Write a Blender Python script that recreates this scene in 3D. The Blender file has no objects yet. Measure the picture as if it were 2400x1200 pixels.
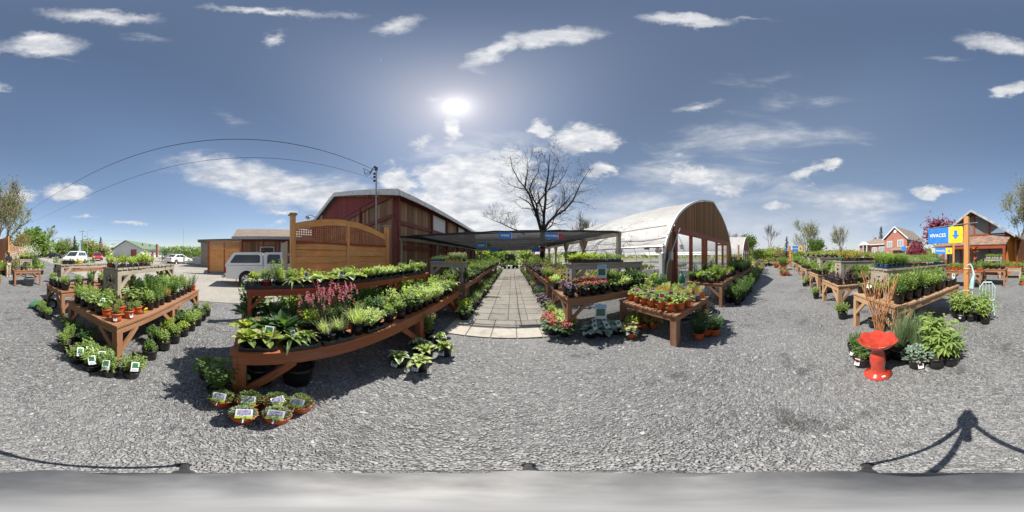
import bpy, math, random
from mathutils import Vector, Matrix, Euler
R = math.radians
sc = bpy.context.scene
C = sc.collection
EYE = 1.6

# ---------------------------------------------------------------- camera
cam = bpy.data.cameras.new('camera'); camo = bpy.data.objects.new('camera', cam); C.objects.link(camo)
cam.type = 'PANO'
cam.panorama_type = 'EQUIRECTANGULAR'
camo.location = (0, 0, EYE); camo.rotation_euler = (R(90), 0, 0)
cam.clip_start = 0.02; cam.clip_end = 3000
sc.camera = camo
sc.view_settings.view_transform = 'Standard'; sc.view_settings.look = 'None'
sc.view_settings.exposure = 0.75; sc.view_settings.gamma = 1.0
sc.cycles.max_bounces = 6; sc.cycles.transparent_max_bounces = 12
sc.cycles.diffuse_bounces = 3; sc.cycles.glossy_bounces = 3; sc.cycles.transmission_bounces = 4
sc.cycles.caustics_reflective = False; sc.cycles.caustics_refractive = False
sc.cycles.sample_clamp_indirect = 4.0

SUN_AZ, SUN_EL = -19.8, 52.5          # azimuth clockwise from the path (+Y), elevation
SUN_DIR = Vector((math.sin(R(SUN_AZ))*math.cos(R(SUN_EL)), math.cos(R(SUN_AZ))*math.cos(R(SUN_EL)), math.sin(R(SUN_EL))))

# ---------------------------------------------------------------- node helper
class NT:
    def __init__(s, tree): s.t = tree; s.n = tree.nodes; s.l = tree.links
    def new(s, typ, **kw):
        n = s.n.new(typ)
        for k, v in kw.items():
            if k == 'ins':
                for i, val in v.items(): s.put(n, i, val)
            else: setattr(n, k, v)
        return n
    def put(s, n, i, val):
        if isinstance(val, bpy.types.NodeSocket): s.l.new(val, n.inputs[i])
        elif isinstance(val, bpy.types.Node): s.l.new(val.outputs[0], n.inputs[i])
        else:
            sk = n.inputs[i]
            if hasattr(sk, 'default_value'):
                dv = sk.default_value
                if hasattr(dv, '__len__') and not hasattr(val, '__len__'): val = [val]*len(dv)
                if hasattr(dv, '__len__') and len(dv) == 4 and len(val) == 3: val = (*val, 1)
                sk.default_value = val
    def math(s, op, a, b=None, c=None, clamp=False):
        n = s.n.new('ShaderNodeMath'); n.operation = op; n.use_clamp = clamp
        s.put(n, 0, a)
        if b is not None: s.put(n, 1, b)
        if c is not None: s.put(n, 2, c)
        return n.outputs[0]
    def mix(s, f, a, b, blend='MIX'):
        n = s.n.new('ShaderNodeMix'); n.data_type = 'RGBA'; n.blend_type = blend
        s.put(n, 0, f)
        for i, v in ((6, a), (7, b)): s.put(n, i, v)
        return n.outputs[2]
    def rng(s, v, a, b, c, d, smooth=False):
        n = s.n.new('ShaderNodeMapRange'); n.interpolation_type = 'SMOOTHSTEP' if smooth else 'LINEAR'
        s.put(n, 0, v)
        for i, x in ((1, a), (2, b), (3, c), (4, d)): s.put(n, i, x)
        return n.outputs[0]
    def noise(s, vec, scale, detail=3, rough=.5, dist=0):
        n = s.n.new('ShaderNodeTexNoise')
        if vec is not None: s.put(n, 'Vector', vec)
        s.put(n, 'Scale', scale); s.put(n, 'Detail', detail); s.put(n, 'Roughness', rough); s.put(n, 'Distortion', dist)
        return n
    def map(s, vec, scale=(1, 1, 1), loc=(0, 0, 0), rot=(0, 0, 0), typ='POINT'):
        n = s.n.new('ShaderNodeMapping'); n.vector_type = typ
        s.put(n, 0, vec); s.put(n, 1, loc); s.put(n, 2, rot); s.put(n, 3, scale)
        return n.outputs[0]

# ---------------------------------------------------------------- world: Nishita sky, clouds, glare round the sun
w = bpy.data.worlds.new('World'); sc.world = w; w.use_nodes = True
T = NT(w.node_tree); T.n.clear()
out = T.new('ShaderNodeOutputWorld'); bg = T.new('ShaderNodeBackground')
T.l.new(bg.outputs[0], out.inputs[0])
sky = T.new('ShaderNodeTexSky', sky_type='NISHITA', sun_disc=False)
sky.sun_elevation = R(SUN_EL); sky.sun_rotation = R(SUN_AZ); sky.altitude = 100
sky.air_density = 1.0; sky.dust_density = 0.25; sky.ozone_density = 1.6
tc = T.new('ShaderNodeTexCoord'); D = tc.outputs['Generated']
sx = T.new('ShaderNodeSeparateXYZ', ins={0: D})
lon = T.math('MULTIPLY', T.math('ARCTAN2', sx.outputs[0], sx.outputs[1]), 180/math.pi)   # degrees, clockwise from +Y
lat = T.math('MULTIPLY', T.math('ARCSINE', sx.outputs[2]), 180/math.pi)
UV = T.new('ShaderNodeCombineXYZ', ins={0: lon, 1: lat}).outputs[0]
w1 = T.noise(T.map(UV, scale=(.06, .11, 1)), 1.0, 4, .6).outputs['Color']; w2 = T.noise(T.map(UV, scale=(.35, .6, 1)), 1.0, 4, .65).outputs['Color']
UVw = T.new('ShaderNodeVectorMath', operation='MULTIPLY_ADD', ins={0: w1, 1: (14, 7, 0), 2: UV}).outputs[0]
UVw = T.new('ShaderNodeVectorMath', operation='MULTIPLY_ADD', ins={0: w2, 1: (4.4, 2.4, 0), 2: UVw}).outputs[0]
UVw = T.new('ShaderNodeVectorMath', operation='SUBTRACT', ins={0: UVw, 1: (9.2, 4.7, 0)}).outputs[0]
nz = T.noise(T.map(D, scale=(1, 1, 2.2)), 7, 6, .62, .3).outputs[0]
nz2 = T.noise(T.map(UV, scale=(.028, .11, 1)), 1.0, 6, .6, .6).outputs[0]
def cl(px, py, w_, h_, rot=0, k=1.0):
    return ((px-1200)*.15, (600-py)*.15, w_*.15, h_*.15, rot, k)
PUFF = [cl(1370,325,95,42,-5,2.0), cl(1265,300,34,24,0,1.6), cl(1290,345,120,35,-12,.6), cl(1405,400,36,24,0,1.7), cl(985,332,34,20,0,.7),
        cl(1895,402,66,18,-18,1.7), cl(1950,388,40,15,-28,1.5), cl(1890,428,22,12,0,.6), cl(1820,478,52,18,0,1.6), cl(2180,448,75,19,-6,1.6),
        cl(150,452,78,28,5,1.9), cl(130,440,30,16,0,.8), cl(40,462,60,24,0,1.3), cl(2370,212,62,20,-22,1.7), cl(-30,212,55,16,0,.5),
        cl(1620,415,85,36,12,1.5), cl(1700,440,85,26,18,1.2), cl(1595,365,26,12,0,.7), cl(670,495,40,12,4,.8), cl(300,522,75,7,3,.9), cl(195,508,50,6,0,.7),
        cl(650,522,50,10,0,.7), cl(1215,495,50,34,-20,.9), cl(285,545,35,6,0,.8), cl(895,137,20,9,0,.8), cl(1055,300,22,70,4,1.1), cl(1065,350,14,28,0,.8),
        cl(2290,590,90,10,0,.4), cl(1120,420,190,95,0,2.2), cl(1020,410,60,35,10,.9),cl(1090,490,230,80,0,2.4), cl(940,430,50,60,60,.9), cl(1230,560,300,60,0,1.7), cl(930,430,60,60,40,1.8), cl(1230,470,120,60,0,1.4)]
WISP = [cl(620,430,330,62,13,2.6), cl(520,385,190,34,6,2.0), cl(790,470,190,66,12,2.5), cl(95,108,130,34,2,2.6), cl(2350,100,165,30,8,2.4), cl(2240,140,70,16,8,.9),
        cl(250,40,240,26,4,2.3), cl(420,50,110,16,4,.8), cl(640,28,240,14,3,1.6), cl(340,90,110,16,8,.8), cl(635,93,56,24,-14,2.0), cl(930,65,80,28,-6,2.0),
        cl(1150,120,115,34,-26,2.3), cl(1300,84,170,26,-6,2.3), cl(1110,165,52,12,6,.9), cl(1610,46,140,20,4,2.6), cl(1740,48,100,8,0,1.2), cl(1640,248,100,16,-6,1.4), cl(1910,240,80,24,4,.55),
        cl(1760,195,190,26,-6,.55), cl(1750,330,330,70,-4,1.1), cl(1700,410,320,110,0,1.25), cl(1850,250,220,50,-8,.45), cl(1990,480,260,80,0,1.2), cl(1480,510,240,90,0,1.5), cl(1330,440,140,120,0,.8), cl(1750,540,260,50,0,.6),
        cl(540,290,80,30,20,.6), cl(700,540,160,30,0,.5), cl(1010,230,32,8,4,.9), cl(1130,350,260,80,0,.9), cl(160,145,70,9,8,.8)]
def field(lst):
    acc = None
    for (u, v, a, b, rot, k) in lst:
        m = T.map(UVw, scale=(a, b, 1), loc=(u, v, 0), rot=(0, 0, R(-rot)), typ='TEXTURE')
        ln = T.new('ShaderNodeVectorMath', operation='LENGTH', ins={0: m}).outputs['Value']
        f = T.math('MULTIPLY_ADD', ln, -k, k)
        acc = f if acc is None else T.math('MAXIMUM', acc, f)
    return acc
fp = T.math('ADD', field(PUFF), T.math('MULTIPLY_ADD', nz, 2.6, -1.42))
mp = T.rng(fp, .0, .95, 0, 1, True)
fw_ = T.math('ADD', field(WISP), T.math('MULTIPLY_ADD', nz2, 3.0, -1.72))
mw = T.rng(fw_, .0, 1.6, 0, .95, True)
fine = T.noise(T.map(UV, scale=(.18, .5, 1)), 1.0, 5, .65).outputs[0]
mcl = T.math('MULTIPLY', T.math('MAXIMUM', mp, mw), T.rng(fine, .3, .6, .72, 1.0))
# greyer, hazier air in the direction right of the sun, blue opposite it
sd = T.new('ShaderNodeVectorMath', operation='DOT_PRODUCT', ins={0: D, 1: tuple(SUN_DIR)}).outputs['Value']
skc = T.new('ShaderNodeHueSaturation', ins={'Saturation': 1.0, 'Value': 1.0, 'Color': sky.outputs[0]}).outputs[0]
hz = T.rng(sx.outputs[2], 0.0, .35, 1, 0, True)
east = T.rng(sx.outputs[0], -.2, .9, 0, 1, True)
skc = T.mix(T.math('MULTIPLY', east, .35), skc, (1.5, 2.0, 2.8))
low = T.rng(sx.outputs[2], 0.0, .55, 0, 1, True)
SKYMUL = T.mix(low, (.60, .555, .56), (.80, .735, .67))
side = T.rng(sd, .25, .85, 1.0, .62, True)
skc = T.new('ShaderNodeVectorMath', operation='SCALE', ins={0: skc, 'Scale': side}).outputs[0]
skc = T.mix(1.0, skc, SKYMUL, 'MULTIPLY')
milk = T.math('MULTIPLY', T.math('MULTIPLY', T.rng(sx.outputs[2], 0.0, .48, .9, 0, True), T.rng(T.math('ADD', sx.outputs[1], T.math('MULTIPLY', sx.outputs[0], .9)), -.3, .5, 0, 1, True)), T.rng(T.noise(T.map(D, scale=(1, 1, 4)), 3.5, 4, .6).outputs[0], .3, .65, .55, 1.0))
skc = T.mix(milk, skc, (3.1, 3.2, 3.4))
shade = T.noise(T.map(D, scale=(1, 1, 2.6)), 9, 4, .55).outputs[0]
ccol = T.mix(T.rng(shade, .35, .65, 0, 1), (2.6, 2.7, 2.9), (4.1, 4.1, 4.1))
skc = T.mix(mcl, skc, ccol)
g1 = T.math('POWER', T.math('MAXIMUM', sd, 0.0), 4200.0)
g2 = T.math('POWER', T.math('MAXIMUM', sd, 0.0), 380.0)
g3 = T.math('POWER', T.math('MAXIMUM', sd, 0.0), 12.0)
gl = T.math('ADD', T.math('MULTIPLY', g1, 30.0), T.math('ADD', T.math('MULTIPLY', g2, 2.2), T.math('MULTIPLY', g3, .5)))
glc = T.new('ShaderNodeVectorMath', operation='SCALE', ins={0: (1.0, .99, .95), 'Scale': gl}).outputs[0]
fin = T.new('ShaderNodeVectorMath', operation='ADD', ins={0: skc, 1: glc}).outputs[0]
T.put(bg, 0, fin); bg.inputs[1].default_value = 0.14
w.cycles.sampling_method = 'MANUAL'; w.cycles.sample_map_resolution = 512

# ---------------------------------------------------------------- sun
sl = bpy.data.lights.new('sun', 'SUN'); sl.energy = 4.6; sl.angle = R(.55); sl.color = (1, .95, .87)
so = bpy.data.objects.new('sun', sl); C.objects.link(so)
so.rotation_euler = (-SUN_DIR).to_track_quat('-Z', 'Y').to_euler()
so.location = (0, 0, 30)

# ---------------------------------------------------------------- object helpers
def link(o, parent=None):
    C.objects.link(o)
    if parent is not None: o.parent = parent
    return o
USED = {}
def tag(o, label=None, cat=None, group=None, kind=None):
    if label:
        n = len(label.split())
        if not 4 <= n <= 16: print('LABEL LENGTH', n, label)
        if label in USED and not group: print('DUP LABEL', label)
        USED[label] = 1
        o['label'] = label
    if cat: o['category'] = cat
    if group: o['group'] = group
    if kind: o['kind'] = kind
    return o
def thing(name, label, cat, loc=(0, 0, 0), rz=0, group=None):
    o = bpy.data.objects.new(name, None); o.empty_display_size = .1
    o.location = loc; o.rotation_euler = (0, 0, rz)
    link(o); return tag(o, label, cat, group)

class MB:
    def __init__(s): s.v = []; s.f = []; s.m = []; s.uv = []; s.sm = []; s.cm = 0; s.smooth = False
    def face(s, idx, uvs=None):
        s.f.append(idx); s.m.append(s.cm); s.sm.append(s.smooth)
        s.uv.extend(uvs if uvs else [(0.5, 0.5)]*len(idx))
    def poly(s, pts, uvs=None):
        b = len(s.v); s.v.extend([tuple(p) for p in pts]); s.face(list(range(b, b+len(pts))), uvs)
    def obox(s, c, ax, ay, az):
        """box from centre and three half-axis vectors; UV runs along the longest axis in metres"""
        c = Vector(c); ax = Vector(ax); ay = Vector(ay); az = Vector(az)
        L = [ax.length, ay.length, az.length]; li = L.index(max(L))
        ou, ov = random.random()*50, random.random()*50
        A = [ax, ay, az]
        b = len(s.v); sg = [(-1, -1, -1), (1, -1, -1), (1, 1, -1), (-1, 1, -1), (-1, -1, 1), (1, -1, 1), (1, 1, 1), (-1, 1, 1)]
        for q in sg: s.v.append(tuple(c+ax*q[0]+ay*q[1]+az*q[2]))
        oth = [i for i in range(3) if i != li]
        for F in ((0, 3, 2, 1), (4, 5, 6, 7), (0, 1, 5, 4), (1, 2, 6, 5), (2, 3, 7, 6), (3, 0, 4, 7)):
            uvs = []
            for i in F:
                q = sg[i]
                uvs.append((q[li]*L[li]+ou, q[oth[0]]*L[oth[0]]+q[oth[1]]*L[oth[1]]*1.07+ov))
            s.face([b+i for i in F], uvs)
    def box(s, x0, x1, y0, y1, z0, z1):
        s.obox(((x0+x1)/2, (y0+y1)/2, (z0+z1)/2), ((x1-x0)/2, 0, 0), (0, (y1-y0)/2, 0), (0, 0, (z1-z0)/2))
    def bar(s, p0, p1, w_, h_=None, up=(0, 0, 1)):
        p0 = Vector(p0); p1 = Vector(p1); d = (p1-p0); h_ = h_ or w_
        if d.length < 1e-6: return
        dn = d.normalized(); up = Vector(up)
        if abs(dn.dot(up)) > .98: up = Vector((1, 0, 0)) if abs(dn.x) < .9 else Vector((0, 1, 0))
        sd_ = dn.cross(up).normalized(); u2 = sd_.cross(dn).normalized()
        s.obox((p0+p1)/2, d/2, sd_*w_/2, u2*h_/2)
    def tube(s, pts, rad, n=6, cap=False):
        pts = [Vector(p) for p in pts]
        if not hasattr(rad, '__len__'): rad = [rad]*len(pts)
        b = len(s.v); prev = None; acc = 0
        lens = [0]
        for i in range(1, len(pts)): lens.append(lens[-1]+(pts[i]-pts[i-1]).length)
        for i, p in enumerate(pts):
            d = (pts[min(i+1, len(pts)-1)]-pts[max(i-1, 0)])
            d = d.normalized() if d.length > 1e-9 else Vector((0, 0, 1))
            if prev is None:
                a = Vector((0, 0, 1)) if abs(d.z) < .9 else Vector((1, 0, 0))
                u = d.cross(a).normalized()
            else:
                u = (prev-d*prev.dot(d)); u = u.normalized() if u.length > 1e-6 else d.orthogonal().normalized()
            prev = u; v = d.cross(u)
            for k in range(n):
                a = 2*math.pi*k/n
                s.v.append(tuple(p+(u*math.cos(a)+v*math.sin(a))*rad[i]))
        for i in range(len(pts)-1):
            for k in range(n):
                k2 = (k+1) % n
                s.face([b+i*n+k, b+i*n+k2, b+(i+1)*n+k2, b+(i+1)*n+k], [(lens[i], k/n*.3), (lens[i], (k+1)/n*.3), (lens[i+1], (k+1)/n*.3), (lens[i+1], k/n*.3)])
        if cap:
            s.face([b+k for k in range(n)][::-1]); s.face([b+(len(pts)-1)*n+k for k in range(n)])
    def lathe(s, prof, n=16, c=(0, 0, 0), mod=None, a0=0):
        b = len(s.v)
        for (r, z) in prof:
            for k in range(n):
                a = 2*math.pi*k/n+a0; rr = r*(mod(a, r, z) if mod else 1)
                s.v.append((c[0]+rr*math.cos(a), c[1]+rr*math.sin(a), c[2]+z))
        for i in range(len(prof)-1):
            for k in range(n):
                k2 = (k+1) % n
                s.face([b+i*n+k, b+i*n+k2, b+(i+1)*n+k2, b+(i+1)*n+k], [(k/n, i/8), ((k+1)/n, i/8), ((k+1)/n, (i+1)/8), (k/n, (i+1)/8)])
        return b
    def prism(s, poly2, d0, d1, axis='y'):
        """extrude a 2D outline; axis y: outline in x,z ; axis x: outline in y,z ; axis z: outline in x,y"""
        def P(a, b, t): return {'y': (a, t, b), 'x': (t, a, b), 'z': (a, b, t)}[axis]
        n = len(poly2); b = len(s.v)
        for t in (d0, d1):
            for (a, c) in poly2: s.v.append(P(a, c, t))
        s.face([b+i for i in range(n)], [(p[0], p[1]) for p in poly2])
        s.face([b+n+i for i in range(n)][::-1], [(p[0], p[1]) for p in poly2][::-1])
        for i in range(n):
            j = (i+1) % n
            L_ = math.hypot(poly2[i][0]-poly2[j][0], poly2[i][1]-poly2[j][1])
            s.face([b+i, b+n+i, b+n+j, b+j], [(0, 0), (0, d1-d0), (L_, d1-d0), (L_, 0)])
    def leaf(s, p, d, L, W, droop=.3, rnd=None, seg=3, fold=.2, wp=.42, side=None):
        p = Vector(p); d = Vector(d).normalized(); up = Vector((0, 0, 1))
        sd_ = side if side is not None else d.cross(up)
        sd_ = sd_.normalized() if sd_.length > 1e-4 else Vector((1, 0, 0))
        nrm = sd_.cross(d).normalized()
        rnd = random.random() if rnd is None else rnd
        b = len(s.v)
        for i in range(seg+1):
            t = i/seg
            q = p+d*(L*t)-up*(droop*L*t*t)
            if i in (0, seg): wd = W*.06 if i == 0 else 0.0
            else:
                wd = W*(math.sin(math.pi*t**(.8 if wp < .45 else 1.2)))**.75
            l = q-sd_*wd/2+nrm*wd*fold; r = q+sd_*wd/2+nrm*wd*fold
            s.v.extend([tuple(l), tuple(q), tuple(r)])
        for i in range(seg):
            a = b+i*3; t0, t1 = i/seg, (i+1)/seg
            s.face([a, a+1, a+4, a+3], [(0, rnd), (.5, rnd), (.5, rnd), (0, rnd)])
            s.face([a+1, a+2, a+5, a+4], [(.5, rnd), (1, rnd), (1, rnd), (.5, rnd)])
    def quad(s, p, a, b_, rnd=None):
        p = Vector(p); a = Vector(a); b_ = Vector(b_); rnd = random.random() if rnd is None else rnd
        s.poly([p-a, p+b_*.8, p+a, p-b_*.8], [(0, rnd), (.5, rnd), (1, rnd), (.5, rnd)])
    def mesh(s, name, mats):
        me = bpy.data.meshes.new(name)
        me.from_pydata(s.v, [], s.f)
        me.polygons.foreach_set('material_index', s.m)
        me.polygons.foreach_set('use_smooth', s.sm)
        ul = me.uv_layers.new(name='UVMap')
        ul.data.foreach_set('uv', [c for q in s.uv for c in q])
        for m_ in (mats if isinstance(mats, (list, tuple)) else [mats]): me.materials.append(m_)
        me.update(); return me
    def build(s, name, mats, parent=None, loc=None, rz=None):
        o = bpy.data.objects.new(name, s.mesh(name, mats))
        if loc is not None: o.location = loc
        if rz is not None: o.rotation_euler = (0, 0, rz)
        return link(o, parent)
def inst(name, me, parent=None, loc=(0, 0, 0), rz=0, s=1.0):
    o = bpy.data.objects.new(name, me); o.location = loc; o.rotation_euler = (0, 0, rz)
    o.scale = (s, s, s) if not hasattr(s, '__len__') else s
    return link(o, parent)
def copy_thing(root, loc, rz, label, group=None, s=1.0):
    r = root.copy(); C.objects.link(r); r.location = loc; r.rotation_euler = (0, 0, rz); r.scale = (s, s, s)
    tag(r, label, None, group)
    for ch in root.children:
        c_ = ch.copy(); C.objects.link(c_); c_.parent = r
        for g in ch.children:
            d_ = g.copy(); C.objects.link(d_); d_.parent = c_
    return r

# terrain: level near the camera, rising gently behind and to the left (direction U)
UX, UY = -.5, -.866
def gz(x, y): return .03*max(0, min(45, x*UX+y*UY)-6)
def pol(px, d):                       # a place at compass angle of photo column px, d metres off
    a = R((px-1200)*.15); return d*math.sin(a), d*math.cos(a)

# ---------------------------------------------------------------- materials
M = {}
def mat(name):
    m = bpy.data.materials.new(name); m.use_nodes = True; t = NT(m.node_tree)
    b = t.n.get('Principled BSDF'); M[name] = m; return m, t, b
def plain(name, col, rough=.6, metal=0, var=.12, scale=8, bump=0, spec=.5, coat=0):
    m, t, b = mat(name)
    oc = t.new('ShaderNodeTexCoord'); n = t.noise(oc.outputs['Object'], scale, 4, .6)
    c2 = tuple(c*(1-var*2.2) for c in col); c1 = tuple(min(1, c*(1+var)) for c in col)
    t.put(b, 'Base Color', t.mix(t.rng(n.outputs[0], .3, .7, 0, 1), c2, c1))
    t.put(b, 'Roughness', t.rng(n.outputs[0], .3, .7, min(1, rough+.1), max(.02, rough-.08))); b.inputs['Metallic'].default_value = metal
    b.inputs['Specular IOR Level'].default_value = spec
    if coat: b.inputs['Coat Weight'].default_value = coat; b.inputs['Coat Roughness'].default_value = .05
    if bump:
        bp = t.new('ShaderNodeBump', ins={'Strength': bump, 'Distance': .01, 'Height': t.noise(oc.outputs['Object'], scale*6, 4, .6).outputs[0]})
        t.put(b, 'Normal', bp)
    return m
def wood(name, light, dark, grain=1.0, rough=.7, bump=.35, knots=True, spec=.3):
    m, t, b = mat(name)
    uv = t.new('ShaderNodeUVMap').outputs[0]
    g = t.noise(t.map(uv, scale=(2.2*grain, 34*grain, 1)), 1.0, 5, .65, .4).outputs[0]
    big = t.noise(t.map(uv, scale=(1.1, 4.5, 1)), 1.0, 3, .6, .2).outputs[0]
    f = t.math('ADD', t.math('MULTIPLY', g, .62), t.math('MULTIPLY', big, .5))
    col = t.mix(t.rng(f, .38, .74, 0, 1), dark, light)
    # board-to-board tone from object position noise
    oi = t.new('ShaderNodeTexCoord'); pn = t.noise(oi.outputs['Object'], 2.3, 2, .5).outputs[0]
    col = t.mix(t.rng(pn, .35, .65, .35, 0), col, tuple(c*.62 for c in light))
    if knots:
        vo = t.new('ShaderNodeTexVoronoi', ins={'Vector': t.map(uv, scale=(2.4, 9, 1)), 'Scale': 1.0})
        col = t.mix(t.rng(vo.outputs['Distance'], .05, .13, .75, 0), col, tuple(c*.25 for c in dark))
    if name in ('red_wood', 'brown_wood', 'pale_wood', 'cedar'):   # sun greyed and water stained patches
        wn = t.noise(t.map(uv, scale=(.9, 7, 1)), 1.0, 5, .7, .6).outputs[0]
        col = t.mix(t.rng(wn, .50, .70, 0, .42, True), col, tuple(.55*c+.45*(.30*light[0]+.5*light[1]+.1) for c in light))
        col = t.mix(t.rng(wn, .28, .42, .55, 0, True), col, tuple(c*.45 for c in dark))
    t.put(b, 'Base Color', col); b.inputs['Roughness'].default_value = rough; b.inputs['Specular IOR Level'].default_value = spec
    t.put(b, 'Normal', t.new('ShaderNodeBump', ins={'Strength': bump, 'Distance': .004, 'Height': g}))
    return m
def leafmat(name, a, b_, edge=None, trans=.42, mid=None, rough=.5):
    if name.startswith(('lf', 'tr')):
        f_ = lambda c: tuple(x*.84+(.35*c[0]+.65*c[1])*.16 for x in c)
        a, b_ = f_(a), f_(b_)
        if name in ('tr_bright', 'tr_spring'): a, b_ = tuple(x*.72 for x in a), tuple(x*.72 for x in b_)
        if name in ('lf_green', 'lf_light', 'lf_dark', 'lf_varieg'): a, b_ = (a[0]*1.18, a[1]*1.05, a[2]*1.25), (b_[0]*1.18, b_[1]*1.05, b_[2]*1.25)
    """leaf faces carry uv=(across the blade, random per leaf)"""
    m, t, b = mat(name)
    uv = t.new('ShaderNodeUVMap'); s_ = t.new('ShaderNodeSeparateXYZ', ins={0: uv.outputs[0]})
    oi = t.new('ShaderNodeObjectInfo')
    col = t.mix(s_.outputs[1], a, b_)
    col = t.mix(t.math('MULTIPLY', oi.outputs['Random'], .45), col, tuple(c*.62 for c in a))
    ac = t.math('ABSOLUTE', t.math('SUBTRACT', s_.outputs[0], .5))
    if edge: col = t.mix(t.rng(ac, .27, .34, 0, 1, True), col, edge)
    else: col = t.mix(t.rng(ac, 0, .06, .45, 0), col, tuple(min(1, c*1.5+.02) for c in b_))
    if mid: col = t.mix(t.rng(ac, .12, .2, 1, 0, True), col, mid)
    t.put(b, 'Base Color', col); b.inputs['Roughness'].default_value = rough; b.inputs['Specular IOR Level'].default_value = .35
    tr = t.new('ShaderNodeBsdfTranslucent', ins={0: t.mix(1.0, col, (1.35, 1.45, .55), 'MULTIPLY')})
    mx = t.new('ShaderNodeMixShader', ins={0: trans, 1: b, 2: tr})
    t.l.new(mx.outputs[0], t.n['Material Output'].inputs[0])
    return m
def boards(name, light, dark, w_=.15, axis='auto', spread=.5, rough=.8, gap=.04, vertical=True):
    """upright cladding boards: board index from object x+y, grain along z"""
    m, t, b = mat(name)
    oc = t.new('ShaderNodeTexCoord'); s_ = t.new('ShaderNodeSeparateXYZ', ins={0: oc.outputs['Object']})
    h_ = t.math('ADD', s_.outputs[0], s_.outputs[1]) if axis == 'auto' else s_.outputs['XYZ'.index(axis)]
    if not vertical: h_ = s_.outputs[2]
    u = t.math('DIVIDE', h_, w_); fl = t.math('FLOOR', u); fr = t.math('FRACT', u)
    wn = t.new('ShaderNodeTexWhiteNoise', noise_dimensions='1D', ins={'W': fl})
    v = t.new('ShaderNodeCombineXYZ', ins={0: t.math('MULTIPLY', h_, 30), 1: t.math('MULTIPLY', s_.outputs[2] if vertical else t.math('ADD', s_.outputs[0], s_.outputs[1]), 1.4), 2: t.math('MULTIPLY', fl, 7.3)})
    g = t.noise(v, 1.0, 5, .65, .3).outputs[0]
    f = t.math('ADD', t.math('MULTIPLY', wn.outputs['Value'], spread), t.math('MULTIPLY', g, 1-spread*.5))
    col = t.mix(t.rng(f, .25, 1.0, 0, 1), dark, light)
    edge = t.math('LESS_THAN', fr, gap)
    col = t.mix(edge, col, tuple(c*.15 for c in dark))
    t.put(b, 'Base Color', col); b.inputs['Roughness'].default_value = rough; b.inputs['Specular IOR Level'].default_value = .25
    hh = t.math('SUBTRACT', t.math('MULTIPLY', g, .3), edge)
    t.put(b, 'Normal', t.new('ShaderNodeBump', ins={'Strength': .6, 'Distance': .008, 'Height': hh}))
    return m
def glassmat(name, tint=(.8, .86, .88), opac=.35, rough=.08):
    m, t, b = mat(name)
    b.inputs['Base Color'].default_value = (*[c*.5 for c in tint], 1); b.inputs['Roughness'].default_value = rough
    tp = t.new('ShaderNodeBsdfTransparent', ins={0: tint})
    geo = t.new('ShaderNodeNewGeometry'); ni = t.new('ShaderNodeVectorMath', operation='DOT_PRODUCT', ins={0: geo.outputs['Normal'], 1: geo.outputs['Incoming']}).outputs['Value']
    fr = t.math('POWER', t.math('SUBTRACT', 1.0, t.math('ABSOLUTE', ni), clamp=True), 5.0)
    f = t.math('ADD', opac, t.math('MULTIPLY', fr, (1-opac)*.8), clamp=True)
    mx = t.new('ShaderNodeMixShader', ins={0: f, 1: tp, 2: b})
    t.l.new(mx.outputs[0], t.n['Material Output'].inputs[0]); return m

wood('red_wood', (.44, .155, .065), (.22, .062, .026), bump=.3, rough=.55)
wood('brown_wood', (.40, .21, .115), (.19, .085, .045))
wood('pale_wood', (.52, .34, .20), (.30, .16, .085))
wood('grey_wood', (.46, .41, .34), (.20, .17, .135), bump=.5, rough=.9)
wood('cedar', (.93, .47, .17), (.64, .27, .08), rough=.6)
wood('lattice_wood', (.66, .27, .12), (.42, .15, .06), rough=.6, knots=False)
wood('post_wood', (.68, .34, .12), (.46, .19, .06), rough=.6)
wood('maroon_paint', (.27, .080, .070), (.16, .048, .045), knots=False)
wood('red_stain', (.38, .09, .045), (.22, .05, .028), knots=False, rough=.5)
wood('weathered', (.50, .42, .32), (.30, .24, .18))
boards('barn_boards', (.46, .27, .15), (.11, .075, .055), .14, spread=.65)
boards('barn_red', (.30, .075, .07), (.18, .045, .045), .2, spread=.35)
boards('gable_boards', (.38, .20, .095), (.14, .068, .03), .13, spread=.5)
boards('orange_boards', (.78, .36, .07), (.45, .17, .03), .22, spread=.3)
plain('black_pot', (.016, .016, .018), .38, var=.3, scale=20)
plain('grey_pot', (.16, .165, .18), .5)
plain('orange_pot', (.62, .13, .035), .5, var=.08)
plain('red_pot', (.34, .018, .02), .4)
plain('blue_pot', (.03, .13, .42), .4)
plain('white_pot', (.74, .74, .74), .45)
plain('green_pot', (.05, .32, .20), .4)
plain('yellow_pot', (.75, .52, .03), .4)
plain('tan_pot', (.5, .26, .15), .5)
plain('tray_black', (.022, .024, .028), .33, var=.3)
plain('soil', (.055, .034, .022), .95, var=.4, scale=60, bump=1)
plain('white_card', (.82, .83, .84), .35)
plain('blue_card', (.30, .48, .70), .35)
plain('green_photo', (.06, .22, .10), .35, var=.5, scale=120)
plain('dark_photo', (.06, .09, .16), .35, var=.5, scale=120)
plain('red_photo', (.62, .05, .07), .35, var=.4, scale=110)
plain('violet_photo', (.45, .40, .62), .35, var=.4, scale=90)
plain('lime_card', (.55, .62, .08), .35)
plain('sign_blue', (.045, .23, .66), .3, var=.10, scale=5)
plain('sign_yellow', (.86, .64, .03), .3, var=.09, scale=5)
plain('sign_white', (.85, .86, .88), .4, var=.02)
plain('white_trim', (.72, .71, .70), .5)
plain('grey_trim', (.36, .37, .40), .5)
plain('steel', (.55, .56, .58), .35, metal=.8)
plain('dark_metal', (.05, .05, .055), .45, metal=.3)
plain('rubber', (.018, .018, .018), .7)
plain('grey_plastic', (.22, .22, .22), .6, var=.22, scale=45)
plain('faded_trim', (.40, .40, .42), .7, var=.2, scale=3)
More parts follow.
